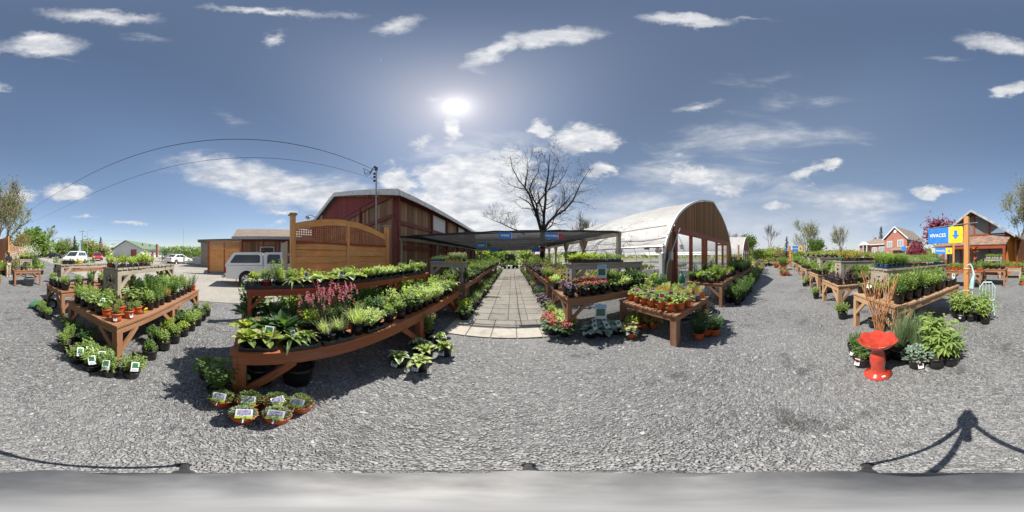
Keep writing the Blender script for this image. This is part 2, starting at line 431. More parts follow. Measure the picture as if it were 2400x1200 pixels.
plain('ceramic_red', (.50, .046, .022), .18, var=.16, scale=9, coat=1.0)
plain('white_metal', (.8, .8, .8), .4)
plain('pale_blue', (.50, .72, .76), .4)
plain('brick_plain', (.3, .1, .07), .8)
plain('wicker', (.46, .25, .12), .6, var=.3, scale=40)
plain('bamboo_rod', (.52, .25, .11), .6, var=.25, scale=30)
plain('bark', (.10, .075, .058), .95, var=.35, scale=5, bump=.6)
plain('dark_bark', (.035, .028, .024), .95, var=.3, scale=5, bump=.6)
plain('grey_bark', (.22, .19, .15), .95, var=.3, scale=5)
plain('skin', (.55, .33, .24), .5, var=.05)
plain('hair_dark', (.045, .025, .018), .6)
plain('jacket', (.018, .018, .026), .7)
plain('beige_cloth', (.42, .38, .30), .8)
plain('pink_cloth', (.6, .2, .2), .8)
plain('shoe_white', (.6, .6, .6), .6)
plain('car_silver', (.55, .55, .55), .28, metal=.25, var=.03, coat=.6)
plain('truck_paint', (.88, .88, .87), .3, metal=0, var=.03, coat=.6)
plain('car_white', (.78, .78, .78), .28, var=.03, coat=.6)
plain('car_grey', (.16, .17, .18), .28, metal=.4, var=.05, coat=.6)
plain('car_dark', (.03, .035, .05), .25, metal=.3, var=.05, coat=.6)
plain('car_red', (.42, .02, .025), .3, var=.05, coat=.6)
plain('car_glass', (.022, .03, .036), .06, var=.1, spec=.8)
plain('tail_red', (.45, .012, .02), .15, coat=.5)
plain('rim', (.55, .56, .58), .3, metal=.8)
plain('hose', (.02, .022, .022), .4)
plain('wrap_white', (.72, .73, .74), .35, var=.1)
plain('stone_pack', (.55, .52, .46), .8, var=.2, scale=14)
plain('rust', (.45, .11, .03), .8, var=.3, scale=15)
plain('fleece', (.75, .75, .72), .8)
glassmat('window_glass', (.85, .9, .92), .42)
glassmat('house_glass', (.75, .8, .85), .75)
glassmat('clear_glass', (.96, .97, .97), .03)
leafmat('lf_green', (0.074, 0.176, 0.030), (0.203, 0.365, 0.054))
leafmat('lf_light', (0.149, 0.297, 0.041), (0.351, 0.513, 0.081))
leafmat('lf_dark', (0.038, 0.115, 0.030), (0.095, 0.230, 0.047))
leafmat('lf_lime', (0.297, 0.432, 0.041), (0.567, 0.648, 0.068))
leafmat('lf_grey', (0.189, 0.297, 0.176), (0.405, 0.513, 0.297))
leafmat('lf_blue', (0.216, 0.338, 0.270), (0.405, 0.513, 0.405), mid=None, trans=.25)
leafmat('lf_hosta', (0.095, 0.216, 0.068), (0.162, 0.324, 0.095), edge=(0.837, 0.864, 0.486), trans=.3)
leafmat('lf_hosta2', (0.567, 0.621, 0.135), (0.810, 0.810, 0.297), edge=(0.135, 0.270, 0.068), trans=.3)
leafmat('lf_bigpale', (0.378, 0.486, 0.270), (0.608, 0.702, 0.378), trans=.3)
leafmat('lf_varieg', (0.149, 0.324, 0.068), (0.297, 0.486, 0.108), edge=(0.891, 0.900, 0.621))
leafmat('lf_prim', (0.162, 0.270, 0.047), (0.567, 0.567, 0.095))
leafmat('lf_purple', (0.101, 0.047, 0.081), (0.230, 0.135, 0.203), trans=.25)
leafmat('lf_red', (0.567, 0.081, 0.081), (0.900, 0.270, 0.243), trans=.35)
leafmat('lf_amber', (0.405, 0.324, 0.068), (0.648, 0.540, 0.108))
leafmat('lf_bronze', (0.405, 0.216, 0.081), (0.675, 0.486, 0.162))
leafmat('lf_straw', (0.460, 0.299, 0.115), (0.713, 0.506, 0.196))
leafmat('lf_reed', (.13, .22, .09), (.28, .38, .16), trans=.2)
leafmat('fl_pink', (0.750, 0.160, 0.420), (0.900, 0.420, 0.660))
leafmat('fl_white', (0.800, 0.800, 0.760), (0.900, 0.900, 0.900))
leafmat('fl_mag', (0.550, 0.030, 0.280), (0.800, 0.120, 0.450))
leafmat('tr_spring', (0.230, 0.351, 0.068), (0.432, 0.567, 0.135), trans=.5)
leafmat('tr_olive', (0.216, 0.257, 0.081), (0.405, 0.405, 0.149), trans=.5)
leafmat('tr_bright', (0.140, 0.260, 0.030), (0.260, 0.420, 0.050), trans=.5)
leafmat('tr_hedge', (0.081, 0.203, 0.041), (0.189, 0.338, 0.054), trans=.4)
leafmat('tr_fir', (0.021, 0.052, 0.025), (0.046, 0.103, 0.040), trans=.1)
leafmat('tr_crab', (.17, .018, .045), (.36, .05, .10), trans=.35)
leafmat('tr_tan', (0.378, 0.297, 0.176), (0.567, 0.459, 0.270), trans=.3)

# shade net: dark woven cloth, half of the light passes between the threads
m, t, b = mat('shade_net')
oc = t.new('ShaderNodeTexCoord')
st = t.noise(t.map(oc.outputs['Object'], scale=(.5, 6, 1)), 1.2, 4, .6).outputs[0]
b.inputs['Base Color'].default_value = (.022, .022, .023, 1); b.inputs['Roughness'].default_value = .9; b.inputs['Specular IOR Level'].default_value = 0
tl = t.new('ShaderNodeBsdfTranslucent', ins={0: (.016, .016, .017)})
a1 = t.new('ShaderNodeAddShader', ins={0: b, 1: tl})
tp = t.new('ShaderNodeBsdfTransparent')
# threads block more of the light the flatter it meets the cloth
geo = t.new('ShaderNodeNewGeometry'); dt = t.new('ShaderNodeVectorMath', operation='DOT_PRODUCT', ins={0: geo.outputs['Normal'], 1: geo.outputs['Incoming']}).outputs['Value']
co_ = t.math('MAXIMUM', t.math('ABSOLUTE', dt), .05)
thru = t.math('POWER', t.rng(st, .3, .7, .70, .58), t.math('DIVIDE', 1.0, co_))
mx = t.new('ShaderNodeMixShader', ins={0: t.math('SUBTRACT', 1.0, thru), 1: tp, 2: a1})
t.l.new(mx.outputs[0], t.n['Material Output'].inputs[0])
# greenhouse film
m, t, b = mat('film')
oc = t.new('ShaderNodeTexCoord')
n = t.noise(t.map(oc.outputs['Object'], scale=(1.6, .55, 1.2), rot=(0, 0, .4)), 1.6, 5, .6, .8).outputs[0]
sf = t.new('ShaderNodeSeparateXYZ', ins={0: oc.outputs['Object']}); ln = t.math('PINGPONG', t.math('ADD', sf.outputs[1], .0), .6)
streak = t.noise(t.map(oc.outputs['Object'], scale=(1.0, 5, .5)), 1.3, 5, .65).outputs[0]
fc = t.mix(t.rng(n, .35, .65, 0, 1), (.84, .83, .81), (.93, .92, .91)); fc = t.mix(t.rng(streak, .52, .72, 0, .28), fc, (.55, .53, .48)); fc = t.mix(t.rng(ln, .0, .05, .5, 0), fc, (.42, .42, .41))
t.put(b, 'Base Color', fc); b.inputs['Roughness'].default_value = .45
t.put(b, 'Normal', t.new('ShaderNodeBump', ins={'Strength': .7, 'Distance': .12, 'Height': n}))
tl = t.new('ShaderNodeBsdfTranslucent', ins={0: (.95, .95, .93)})
mx = t.new('ShaderNodeMixShader', ins={0: .62, 1: b, 2: tl})
t.l.new(mx.outputs[0], t.n['Material Output'].inputs[0])
# slate gravel
def gravel(name, c_dark, c_mid, c_light, sc1, wet=True, relief=1.0):
    m, t, b = mat(name)
    oc = t.new('ShaderNodeTexCoord').outputs['Object']
    wp = t.noise(oc, 9, 2, .5)
    vec = t.new('ShaderNodeVectorMath', operation='MULTIPLY_ADD', ins={0: wp.outputs['Color'], 1: (.05, .05, 0), 2: oc}).outputs[0]
    cols = None; hs = []
    for (s1, asp, rot) in ((sc1, 1.7, .5), (sc1*1.9, 1.4, 1.9)):
        vo = t.new('ShaderNodeTexVoronoi', voronoi_dimensions='2D', ins={'Vector': t.map(vec, scale=(s1, s1*asp, 1), rot=(0, 0, rot)), 'Scale': 1.0, 'Randomness': 1.0})
        ve = t.new('ShaderNodeTexVoronoi', voronoi_dimensions='2D', feature='DISTANCE_TO_EDGE', ins={'Vector': t.map(vec, scale=(s1, s1*asp, 1), rot=(0, 0, rot)), 'Scale': 1.0})
        hs.append((vo, ve))
    v1, e1 = hs[0]; v2, e2 = hs[1]
    s1_ = t.new('ShaderNodeSeparateColor', ins={0: v1.outputs['Color']}); s2_ = t.new('ShaderNodeSeparateColor', ins={0: v2.outputs['Color']})
    pick = t.math('GREATER_THAN', s1_.outputs[2], .45)     # big flakes over small ones
    val = t.mix(pick, s2_.outputs[0], s1_.outputs[0])
    cr = t.new('ShaderNodeValToRGB', ins={0: val}); r_ = cr.color_ramp
    r_.elements[0].position = .0; r_.elements[0].color = (*c_dark, 1); r_.elements[1].position = 1; r_.elements[1].color = (*c_light, 1)
    e_ = r_.elements.new(.5); e_.color = (*c_mid, 1)
    e_ = r_.elements.new(.9); e_.color = (*[x*1.35 for x in c_mid], 1)
    col = cr.outputs[0]
    fine = t.noise(oc, 160, 3, .6).outputs[0]
    col = t.mix(t.rng(fine, .3, .7, .3, 0), col, (.04, .042, .046))
    gap = t.mix(pick, t.rng(e2.outputs['Distance'], 0, .10, .75, 0), t.rng(e1.outputs['Distance'], 0, .07, .85, 0))
    col = t.mix(gap, col, tuple(c*.30 for c in c_dark))
    big = t.noise(oc, .55, 4, .6).outputs[0]
    col = t.mix(t.rng(big, .40, .62, .0, .22), col, tuple(c*1.5 for c in c_mid))
    rough = .75
    if wet:
        wn = t.noise(oc, 1.5, 5, .68).outputs[0]
        wf = t.rng(wn, .56, .68, 0, .55, True)
        col = t.mix(wf, col, (.028, .027, .026)); 
    t.put(b, 'Base Color', col); b.inputs['Roughness'].default_value = rough; b.inputs['Specular IOR Level'].default_value = .45
    # each flake lies at its own small tilt
    def tilt(vn, k):
        return t.new('ShaderNodeVectorMath', operation='MULTIPLY_ADD', ins={0: vn.outputs['Color'], 1: (k, k, 0), 2: (-k/2, -k/2, 1)}).outputs[0]
    nm = t.new('ShaderNodeMix', data_type='VECTOR'); t.put(nm, 0, pick)
    t.l.new(tilt(v2, .95*relief), nm.inputs[4]); t.l.new(tilt(v1, .62*relief), nm.inputs[5])
    nn = t.new('ShaderNodeVectorMath', operation='NORMALIZE', ins={0: nm.outputs[1]}).outputs[0]
    hh = t.mix(pick, t.math('MULTIPLY', t.rng(e2.outputs['Distance'], 0, .2, 0, 1), .5), t.rng(e1.outputs['Distance'], 0, .12, .3, 1))
    t.put(b, 'Normal', t.new('ShaderNodeBump', ins={'Strength': .7*relief, 'Distance': .008, 'Height': hh, 'Normal': nn}))
    return m
gravel('slate_gravel', (.075, .076, .078), (.225, .225, .225), (.56, .55, .54), 30)
m, t, b = mat('flake')
uv = t.new('ShaderNodeUVMap'); s_ = t.new('ShaderNodeSeparateXYZ', ins={0: uv.outputs[0]})
cr = t.new('ShaderNodeValToRGB', ins={0: s_.outputs[1]}); r_ = cr.color_ramp
r_.elements[0].color = (.21, .21, .212, 1); r_.elements[1].color = (.41, .40, .39, 1); e_ = r_.elements.new(.5); e_.color = (.27, .268, .265, 1); e_ = r_.elements.new(.9); e_.color = (.34, .335, .33, 1)
oc = t.new('ShaderNodeTexCoord').outputs['Object']; wn = t.noise(oc, 1.5, 5, .68).outputs[0]
t.put(b, 'Base Color', t.mix(t.rng(wn, .56, .68, 0, .55, True), cr.outputs[0], (.05, .048, .045))); b.inputs['Roughness'].default_value = .6
gravel('lot_gravel', (.24, .22, .185), (.38, .355, .31), (.52, .49, .43), 30, wet=False, relief=.5)
m, t, b = mat('far_grass')
oc = t.new('ShaderNodeTexCoord').outputs['Object']
n = t.noise(oc, .12, 6, .7).outputs[0]
t.put(b, 'Base Color', t.mix(t.rng(n, .35, .65, 0, 1), (.10, .13, .045), (.22, .21, .10))); b.inputs['Roughness'].default_value = .95
# path slabs: tone per slab carried in uv.y
m, t, b = mat('slab')
uv = t.new('ShaderNodeUVMap'); s_ = t.new('ShaderNodeSeparateXYZ', ins={0: uv.outputs[0]})
oc = t.new('ShaderNodeTexCoord').outputs['Object']
n = t.noise(oc, 3.2, 6, .7).outputs[0]; n2 = t.noise(oc, 90, 3, .6).outputs[0]
col = t.mix(s_.outputs[1], (.40, .365, .31), (.50, .46, .395))
col = t.mix(t.rng(n, .48, .66, 0, .5), col, (.17, .15, .125))
col = t.mix(t.rng(n2, .3, .7, .25, 0), col, (.12, .11, .10))
t.put(b, 'Base Color', col); b.inputs['Roughness'].default_value = .9
t.put(b, 'Normal', t.new('ShaderNodeBump', ins={'Strength': .3, 'Distance': .003, 'Height': n2}))
# bricks
m, t, b = mat('brick')
oc = t.new('ShaderNodeTexCoord').outputs['Object']; s_ = t.new('ShaderNodeSeparateXYZ', ins={0: oc})
v = t.new('ShaderNodeCombineXYZ', ins={0: t.math('ADD', s_.outputs[0], s_.outputs[1]), 1: s_.outputs[2]})
br = t.new('ShaderNodeTexBrick', ins={'Vector': v, 'Color1': (.40, .115, .06), 'Color2': (.29, .075, .045), 'Mortar': (.4, .33, .28), 'Scale': 1.0, 'Mortar Size': .008, 'Brick Width': .24, 'Row Height': .08})
t.put(b, 'Base Color', br.outputs[0]); b.inputs['Roughness'].default_value = .85
# shingles
def shingle(name, c1, c2):
    m, t, b = mat(name)
    uv = t.new('ShaderNodeTexCoord').outputs['Object']
    br = t.new('ShaderNodeTexBrick', ins={'Vector': t.map(uv, rot=(0, 0, 1.5708)), 'Color1': c1, 'Color2': c2, 'Mortar': tuple(c*.5 for c in c1), 'Scale': 1.0, 'Mortar Size': .012, 'Brick Width': .33, 'Row Height': .16})
    n = t.noise(uv, 3, 4, .6).outputs[0]
    t.put(b, 'Base Color', t.mix(t.rng(n, .3, .7, .35, 0), br.outputs[0], tuple(c*.6 for c in c2))); b.inputs['Roughness'].default_value = .9
    return m
shingle('shingle_tan', (.30, .24, .19), (.21, .165, .13))
shingle('shingle_grey', (.20, .19, .18), (.15, .145, .14))
shingle('roof_green', (.17, .235, .16), (.14, .20, .135))
# reed fence
boards('reed', (.52, .30, .20), (.24, .12, .08), .045, spread=.8, gap=.18)
# wrinkled awning
plain('awning', (.26, .165, .12), .85, var=.25, scale=3)
plain('siding_white', (.62, .63, .66), .6, var=.04)

# ================================================================ SETTING
random.seed(3)
UU = Vector((UX, UY)); VV = Vector((-UY, UX))     # uphill direction and its normal
def clip(poly, f):
    o = []
    for i in range(len(poly)):
        a, b = poly[i], poly[(i+1) % len(poly)]; fa, fb = f(a), f(b)
        if fa >= 0: o.append(a)
        if fa*fb < 0:
            t_ = fa/(fa-fb); o.append((a[0]+(b[0]-a[0])*t_, a[1]+(b[1]-a[1])*t_))
    return o
def sheet(name, poly, dz, m_, kind='structure'):
    mb = MB(); s_ = lambda p: p[0]*UX+p[1]*UY
    for lo, hi in ((-1e4, 6), (6, 45), (45, 1e4)):
        q = clip(clip(poly, lambda p: s_(p)-lo), lambda p: hi-s_(p))
        if len(q) > 2: mb.poly([(x, y, gz(x, y)+dz) for x, y in q])
    return tag(mb.build(name, m_), kind=kind)
sheet('ground', [(-60, -60), (60, -60), (60, 45), (-60, 45)], 0, M['slate_gravel'])
far = MB()
def ring(r0, r1, n=72):
    for k in range(n):
        a0, a1 = 2*math.pi*k/n, 2*math.pi*(k+1)/n
        for (ra, rb) in ((r0, (r0*r1)**.5), ((r0*r1)**.5, r1)):
            p = [(ra*math.cos(a0), ra*math.sin(a0)), (rb*math.cos(a0), rb*math.sin(a0)), (rb*math.cos(a1), rb*math.sin(a1)), (ra*math.cos(a1), ra*math.sin(a1))]
            far.poly([(x, y, gz(x, y)-.06 if r0 < 300 or True else 0) for x, y in p])
ring(40, 240, 144); ring(240, 1800, 144)
tag(far.build('field', M['far_grass']), kind='structure')
sheet('parking_lot', [(-5.3, 7), (-5.3, -9), (-7.5, -24), (-12, -60), (-60, -60), (-60, 7)], .012, M['lot_gravel'])
# bright sandy yard at the far end of the path
sheet('sand_path', [(-4, 22.2), (5, 22.2), (9, 44), (-8, 44)], .008, M['lot_gravel'])

# loose slate flakes lying on the gravel near the tripod, thinning outwards
random.seed(4); fk = MB()
for i in range(56000):
    r = .42+3.6*random.random()**1.25; a = random.uniform(0, 6.283); x, y = r*math.cos(a), r*math.sin(a)
    if y > 2.7 and -1.1 < x < 1.0: continue
    s_ = random.uniform(.0032, .0085)*(1.5 if random.random() < .08 else 1); n_ = random.choice((4, 5, 5, 6)); a0 = random.uniform(0, 6.28); el = random.uniform(.5, .85)
    tx, ty = random.gauss(0, .11), random.gauss(0, .11); z = .0015+s_*(abs(tx)+abs(ty))*.9+random.random()*.003; th = random.uniform(.0015, .0038); rnd = random.random()
    P_ = []
    for k in range(n_):
        q = a0+6.283*k/n_+random.uniform(-.3, .3); u, v = s_*math.cos(q)*random.uniform(.8, 1.15), s_*el*math.sin(q); ca, sa = math.cos(a0*3), math.sin(a0*3)
        P_.append((x+u*ca-v*sa, y+u*sa+v*ca, z+u*tx+v*ty))
    b0 = len(fk.v); fk.v.extend([(p[0], p[1], p[2]+th) for p in P_]); fk.v.extend(P_)
    fk.face([b0+k for k in range(n_)], [(.5, rnd)]*n_)
    for k in range(n_): k2 = (k+1) % n_; fk.face([b0+k, b0+n_+k, b0+n_+k2, b0+k2], [(.5, rnd)]*4)
tag(fk.build('gravel_flakes', M['flake']), 'loose grey slate flakes scattered over the gravel', 'gravel', kind='stuff')

# paved path
mb = MB(); y = 2.86; row = 0
while y < 22.0:
    x = -1.32 if row < 2 else -1.0
    if row > 1: x = -1.03
    dx = [.47, .47, .47, .47, .12] if row > 1 else [.47]*5
    for d in dx:
        j = random.uniform(-.002, .002)
        b0 = len(mb.v); g = .006
        rr = random.random(); z = .022+j
        x0, x1, y0, y1 = x+g, x+d-g, y+g, y+.46-g; e = .008
        top = [(x0+e, y0+e, z), (x1-e, y0+e, z), (x1-e, y1-e, z), (x0+e, y1-e, z)]
        bot = [(x0, y0, z-.012), (x1, y0, z-.012), (x1, y1, z-.012), (x0, y1, z-.012)]; low = [(p[0], p[1], -.01) for p in bot]
        mb.poly(top, [(.5, rr)]*4)
        for i in range(4):
            k = (i+1) % 4
            mb.poly([bot[i], bot[k], top[k], top[i]], [(.5, rr)]*4); mb.poly([low[i], low[k], bot[k], bot[i]], [(.5, rr)]*4)
        x += d
    y += .46; row += 1
tag(mb.build('path', M['slab']), kind='structure')

# hills far off
mb = MB(); n = 60
def hill(a0, a1, r, h_, seed):
    random.seed(seed); pts = []
    ph = [random.uniform(0, 6.28) for _ in range(4)]
    for i in range(n+1):
        t_ = i/n; a = R(a0+(a1-a0)*t_)
        hh = h_*math.sin(math.pi*t_)**.6*(.7+.2*math.sin(5*t_+ph[0])+.1*math.sin(13*t_+ph[1]))
        pts.append((r*math.sin(a), r*math.cos(a), hh))
    for i in range(n):
        p, q = pts[i], pts[i+1]
        p2, q2 = (p[0]*1.2, p[1]*1.2, -5), (q[0]*1.2, q[1]*1.2, -5)
        mb.poly([(p[0]*.85, p[1]*.85, -5), (q[0]*.85, q[1]*.85, -5), q, p]); mb.poly([p, q, q2, p2])
hill(-140, -92, 1300, 42, 5); hill(60, 150, 1500, 26, 8)
plain('hill_green', (.10, .14, .09), .95, var=.2, scale=.01)
tag(mb.build('hills', M['hill_green']), kind='structure')

# ---------------------------------------------------------------- barn
bn = thing('barn', 'big barn of brown boards and maroon frames under a shallow gabled roof', 'barn', (-8.9, 5.0, 0))
def bl(x, y): return x+8.9, y-5.0
X0, X1 = -4.6, 4.6; Y1 = 13.2; EV, RG = 4.2, 5.55
mb = MB(); mb.prism([(X0, 0), (X1, 0), (X1, EV), (0, RG), (X0, EV)], 0, Y1); mb.build('wall', M['barn_boards'], bn)
mb = MB()   # upper red gable field
mb.prism([(-3.9, 4.32), (-4.55, 4.2), (-4.55, 3.1), (3.6, 4.3), (0, RG-.12)], -.05, 0); mb.build('gable_panel', M['barn_red'], bn)
mb = MB()
for z in (2.95,): mb.bar((X0, -.05, z-.7), (X1, -.05, z+.35), .05, .16)
mb.bar((X0, -.07, 3.05), (X1-.05, -.07, 4.22), .04, .2)
for x in (X0+.1, -2.3, 2.9-.6, X1-.06): mb.bar((x, -.06, 0), (x, -.06, 4.1 if abs(x) > 3 else 4.0), .2, .06)
mb.bar((X0, -.08, .3), (X1, -.08, .3), .04, .14)
for y in (.06, 2.9, 5.0, 7.2, 9.4, 11.4, 13.1): mb.bar((X1+.04, y, 0), (X1+.04, y, EV), .08, .2)
for z in (4.08, 3.0, 1.95): mb.bar((X1+.03, 0, z), (X1+.03, Y1, z-(.02)), .07, .17)
mb.build('frame', M['maroon_paint'], bn)
mb = MB()
for s_ in (-1, 1):
    e = X1+.42; k = (RG-EV)/X1
    pts = [(0, RG+.06), (s_*e, EV-.42*k+.06), (s_*e, EV-.42*k+.14), (0, RG+.14)]
    mb.prism(pts, -.35, Y1+.3)
mb.build('roof', M['shingle_grey'], bn)
mb = MB()
for s_ in (-1, 1):
    e = X1+.44; k = (RG-EV)/X1
    mb.prism([(0, RG-.12), (s_*e, EV-.44*k-.12), (s_*e, EV-.44*k+.16), (0, RG+.16)], -.40, -.352)
    x_ = s_*e; mb.box(x_-.03, x_+.03, -.36, Y1+.3, EV-.44*k-.10, EV-.44*k+.12)
mb.build('fascia', M['white_trim'], bn)
for (y0, y1) in ((3.05, 4.85), (7.35, 9.25)):
    wmb = MB(); wmb.box(X1+.01, X1+.045, y0, y1, 2.55, 3.95); wn_ = wmb.build('window', M['fleece'], bn)
    f = MB(); f.bar((X1+.06, y0, 2.55), (X1+.06, y1, 2.55), .05, .05); f.bar((X1+.06, y1-.02, 2.5), (X1+.06, y1-.02, 3.95), .05, .05); f.build('window_frame', M['maroon_paint'], wn_)
mb = MB(); mb.box(-3.05, -2.6, -.10, -.04, 4.35, 4.8); vt = mb.build('vent', M['white_trim'], bn)
mb = MB()
for k in range(5): mb.box(-3.0, -2.65, -.13, -.105, 4.40+k*.075, 4.43+k*.075)
mb.build('louvre', M['grey_trim'], vt)
# yard lamp under the gable
lp = thing('yard_lamp', 'grey yard lamp on a bracket at the left slope of the barn gable', 'lamp', (-12.0, 4.62, 4.65))
mb = MB(); mb.tube([(.3, -.0, -.1), (.05, -.15, .1), (-.25, -.4, .3), (-.4, -.5, .22)], .035, 6); mb.build('bracket', M['grey_trim'], lp)
mb = MB(); mb.lathe([(.02, .1), (.13, .08), (.2, -.02), (.21, -.1), (.15, -.1)], 12, (-.45, -.52, .16)); mb.build('hood', M['grey_trim'], lp)
mb = MB(); mb.lathe([(.1, 0), (.11, -.08), (.06, -.15), (0.001, -.16)], 10, (-.45, -.52, .08)); mb.build('lens', M['white_card'], lp)

# service mast and its overhead wires
ms = thing('service_mast', 'thin grey electric service mast rising against the barn gable', 'mast', (-4.95, 4.5, 0))
mb = MB(); mb.tube([(0, 0, 0), (0, 0, 5.5)], .033, 10); mb.build('pole', M['grey_trim'], ms)
mb = MB(); mb.tube([(0, 0, 5.48), (0, 0, 5.62), (-.06, 0, 5.72), (-.16, 0, 5.70)], [.06, .07, .06, .03], 8); mb.build('weather_head', M['dark_metal'], ms)
for z in (5.15, 4.95, 5.32):
    mb = MB(); mb.lathe([(.02, -.04), (.06, -.03), (.03, 0), (.06, .03), (.02, .04)], 8, (-.09, -.02, z)); mb.build('insulator', M['dark_metal'], ms)
mb = MB()
for k in range(3):
    mb.tube([(-.16, 0, 5.7), (-.3, -.1, 5.45-k*.07), (-.42, -.25, 5.42-k*.05), (-.35, -.4, 5.6), (-.15, -.1, 5.35)], .012, 4)
mb.build('drip_loop', M['dark_metal'], ms)
def wire(name, label, p0, p1, sag, r, n=40):
    mb = MB(); pts = []
    for i in range(n+1):
        t_ = i/n; q = Vector(p0).lerp(Vector(p1), t_); q.z -= sag*4*t_*(1-t_); pts.append(q)
    mb.tube(pts, r, 4); o = mb.build(name, M['rubber']); return tag(o, label, 'wire')
wire('power_line', 'thick black power line from the barn mast, the upper of two', (-5.0, 4.45, 5.5), (-5.2, -30, 10.2), .35, .016)
wire('power_line', 'thin black line from the barn mast, the lower of two', (-5.0, 4.45, 5.0), (-5.6, -32, 8.4), .75, .009)

# low wing behind the pickup
wg = thing('store_wing', 'low board building with tan shingle roof behind the pickup', 'building', (-14, 0, 0))
mb = MB(); mb.box(-4.5, 0, -1.35, 9, 0, 3.15); mb.build('wall', M['barn_boards'], wg)
mb = MB(); mb.prism([(.7, 3.12), (.7, 3.2), (-2.5, 4.35), (-5.2, 3.4), (-5.2, 3.3), (-2.5, 4.2)], -1.95, 9.3); mb.build('roof', M['shingle_tan'], wg)
mb = MB(); mb.box(.7, .76, -2.0, 9.3, 2.98, 3.22); mb.bar((.7, -1.98, 3.1), (-2.5, -1.98, 4.26), .06, .2); mb.build('fascia', M['grey_trim'], wg)
mb = MB(); mb.box(0, .05, -1.35, 9, 2.85, 3.1); mb.box(0, .05, -1.37, -1.17, 0, 2.85)
mb.box(0, .05, 1.9, 2.1, 0, 2.85); mb.build('frame', M['maroon_paint'], wg)
for (y0, y1) in ((.35, 1.55), (3.05, 4.2)):
    mb = MB(); mb.box(.0, .04, y0-.12, y1+.12, 1.0, 2.5); wn_ = mb.build('window', M['maroon_paint'], wg)
    mb = MB(); mb.box(.04, .08, y0-.02, y1+.02, 1.1, 2.4); mb.build('frame', M['white_trim'], wn_)
    mb = MB(); mb.box(.08, .09, y0+.05, y1-.05, 1.16, 2.33); mb.build('pane', M['car_glass'], wn_)
mb = MB(); mb.box(.0, .06, 2.15, 2.62, .1, 2.75); mb.build('shutter', M['siding_white'], wg)
lb = thing('flat_roofed_shed', 'low grey flat roofed shed beyond the orange screen fence', 'shed', (-22, -3.5, 0))
mb = MB(); mb.box(-3, 3, -3.2, 3.2, 0, 3.3); mb.build('wall', M['grey_wood'], lb)
mb = MB(); mb.box(-3.3, 3.3, -3.5, 3.5, 3.3, 3.62); mb.build('roof', M['shingle_grey'], lb)

# ---------------------------------------------------------------- cedar screen fences
def arched_fence():
    f = thing('arched_fence', 'cedar screen fence with arched lattice top next to the barn', 'fence', (-4.36, 1.0, 0))
    L = 3.5; zl = 1.98
    def arch(y): t_ = y/L; return 2.50+.30*math.sin(math.pi*t_)-.12*t_
    for y in (0, L/2, L):
        end = y != L/2; h_ = 2.74 if end else arch(y)-.04
        mb = MB(); w_ = .14 if end else .09
        mb.box(-w_/2, w_/2, y-w_/2, y+w_/2, 0, h_); p = mb.build('post', M['cedar'], f)
        if end:
            mb = MB(); mb.box(-.11, .11, y-.11, y+.11, h_, h_+.035); mb.box(-.085, .085, y-.085, y+.085, h_+.035, h_+.06); mb.build('cap', M['weathered'], p)
    for half in (0, 1):
        y0, y1 = half*L/2+.05, (half+1)*L/2-.05
        mb = MB(); z = .1; k = 0
        while z < zl-.1:
            s_ = 1 if (k+half) % 2 else -1; n = 5
            for i in range(n):
                a, b = y0+(y1-y0)*i/n, y0+(y1-y0)*(i+1)/n
                oa, ob = s_*.035*math.sin(math.pi*i/n), s_*.035*math.sin(math.pi*(i+1)/n)
                mb.bar((oa, a, z+.09), (ob, b, z+.09), .02, .178)
            z += .187; k += 1
        mb.build('board_panel', M['cedar'], f)
        mb = MB(); mb.box(-.05, .05, y0, y1, zl-.04, zl+.02); mb.build('rail', M['red_stain'], f)
        mb = MB()
        y = y0+.03
        while y < y1: mb.bar((.012, y, zl), (.012, y, arch(y)-.16), .008, .026, up=(0, 1, 0)); y += .068
        z = zl+.06
        while z < 2.72:
            ys = [y0+(y1-y0)*i/24 for i in range(25) if arch(y0+(y1-y0)*i/24)-.17 > z]
            if len(ys) > 1: mb.bar((-.012, ys[0], z), (-.012, ys[-1], z), .008, .026)
            z += .068
        mb.build('lattice', M['lattice_wood'], f)
        mb = MB(); n = 12
        for i in range(n):
            a, b = y0+(y1-y0)*i/n, y0+(y1-y0)*(i+1)/n
            mb.poly([(.03, a, arch(a)-.2), (.03, b, arch(b)-.2), (.03, b, arch(b)), (.03, a, arch(a))], [(a, 0), (b, 0), (b, .2), (a, .2)])
            mb.poly([(-.03, a, arch(a)-.2), (-.03, a, arch(a)), (-.03, b, arch(b)), (-.03, b, arch(b)-.2)], [(a, 0), (a, .2), (b, .2), (b, 0)])
            mb.poly([(.05, a, arch(a)), (.05, b, arch(b)), (-.05, b, arch(b)), (-.05, a, arch(a))], [(a, 0), (b, 0), (b, .1), (a, .1)])
            mb.poly([(.03, a, arch(a)-.2), (-.03, a, arch(a)-.2), (-.03, b, arch(b)-.2), (.03, b, arch(b)-.2)], [(a, 0), (a, .1), (b, .1), (b, 0)])
        mb.build('arched_rail', M['cedar'], f)
arched_fence()
f = thing('plank_fence', 'short run of rough pale planks behind the cedar fence post', 'fence', (-4.75, .92, 0))
mb = MB()
for k in range(5):
    h_ = 2.02+random.uniform(-.05, .06); mb.box(-k*.17-.15, -k*.17, -.012, .012, 0.02, h_)
mb.build('planks', M['weathered'], f)
for z in (.4, 1.6): mb = MB(); mb.box(-.86, 0, .014, .05, z, z+.1); mb.build('rail', M['weathered'], f)

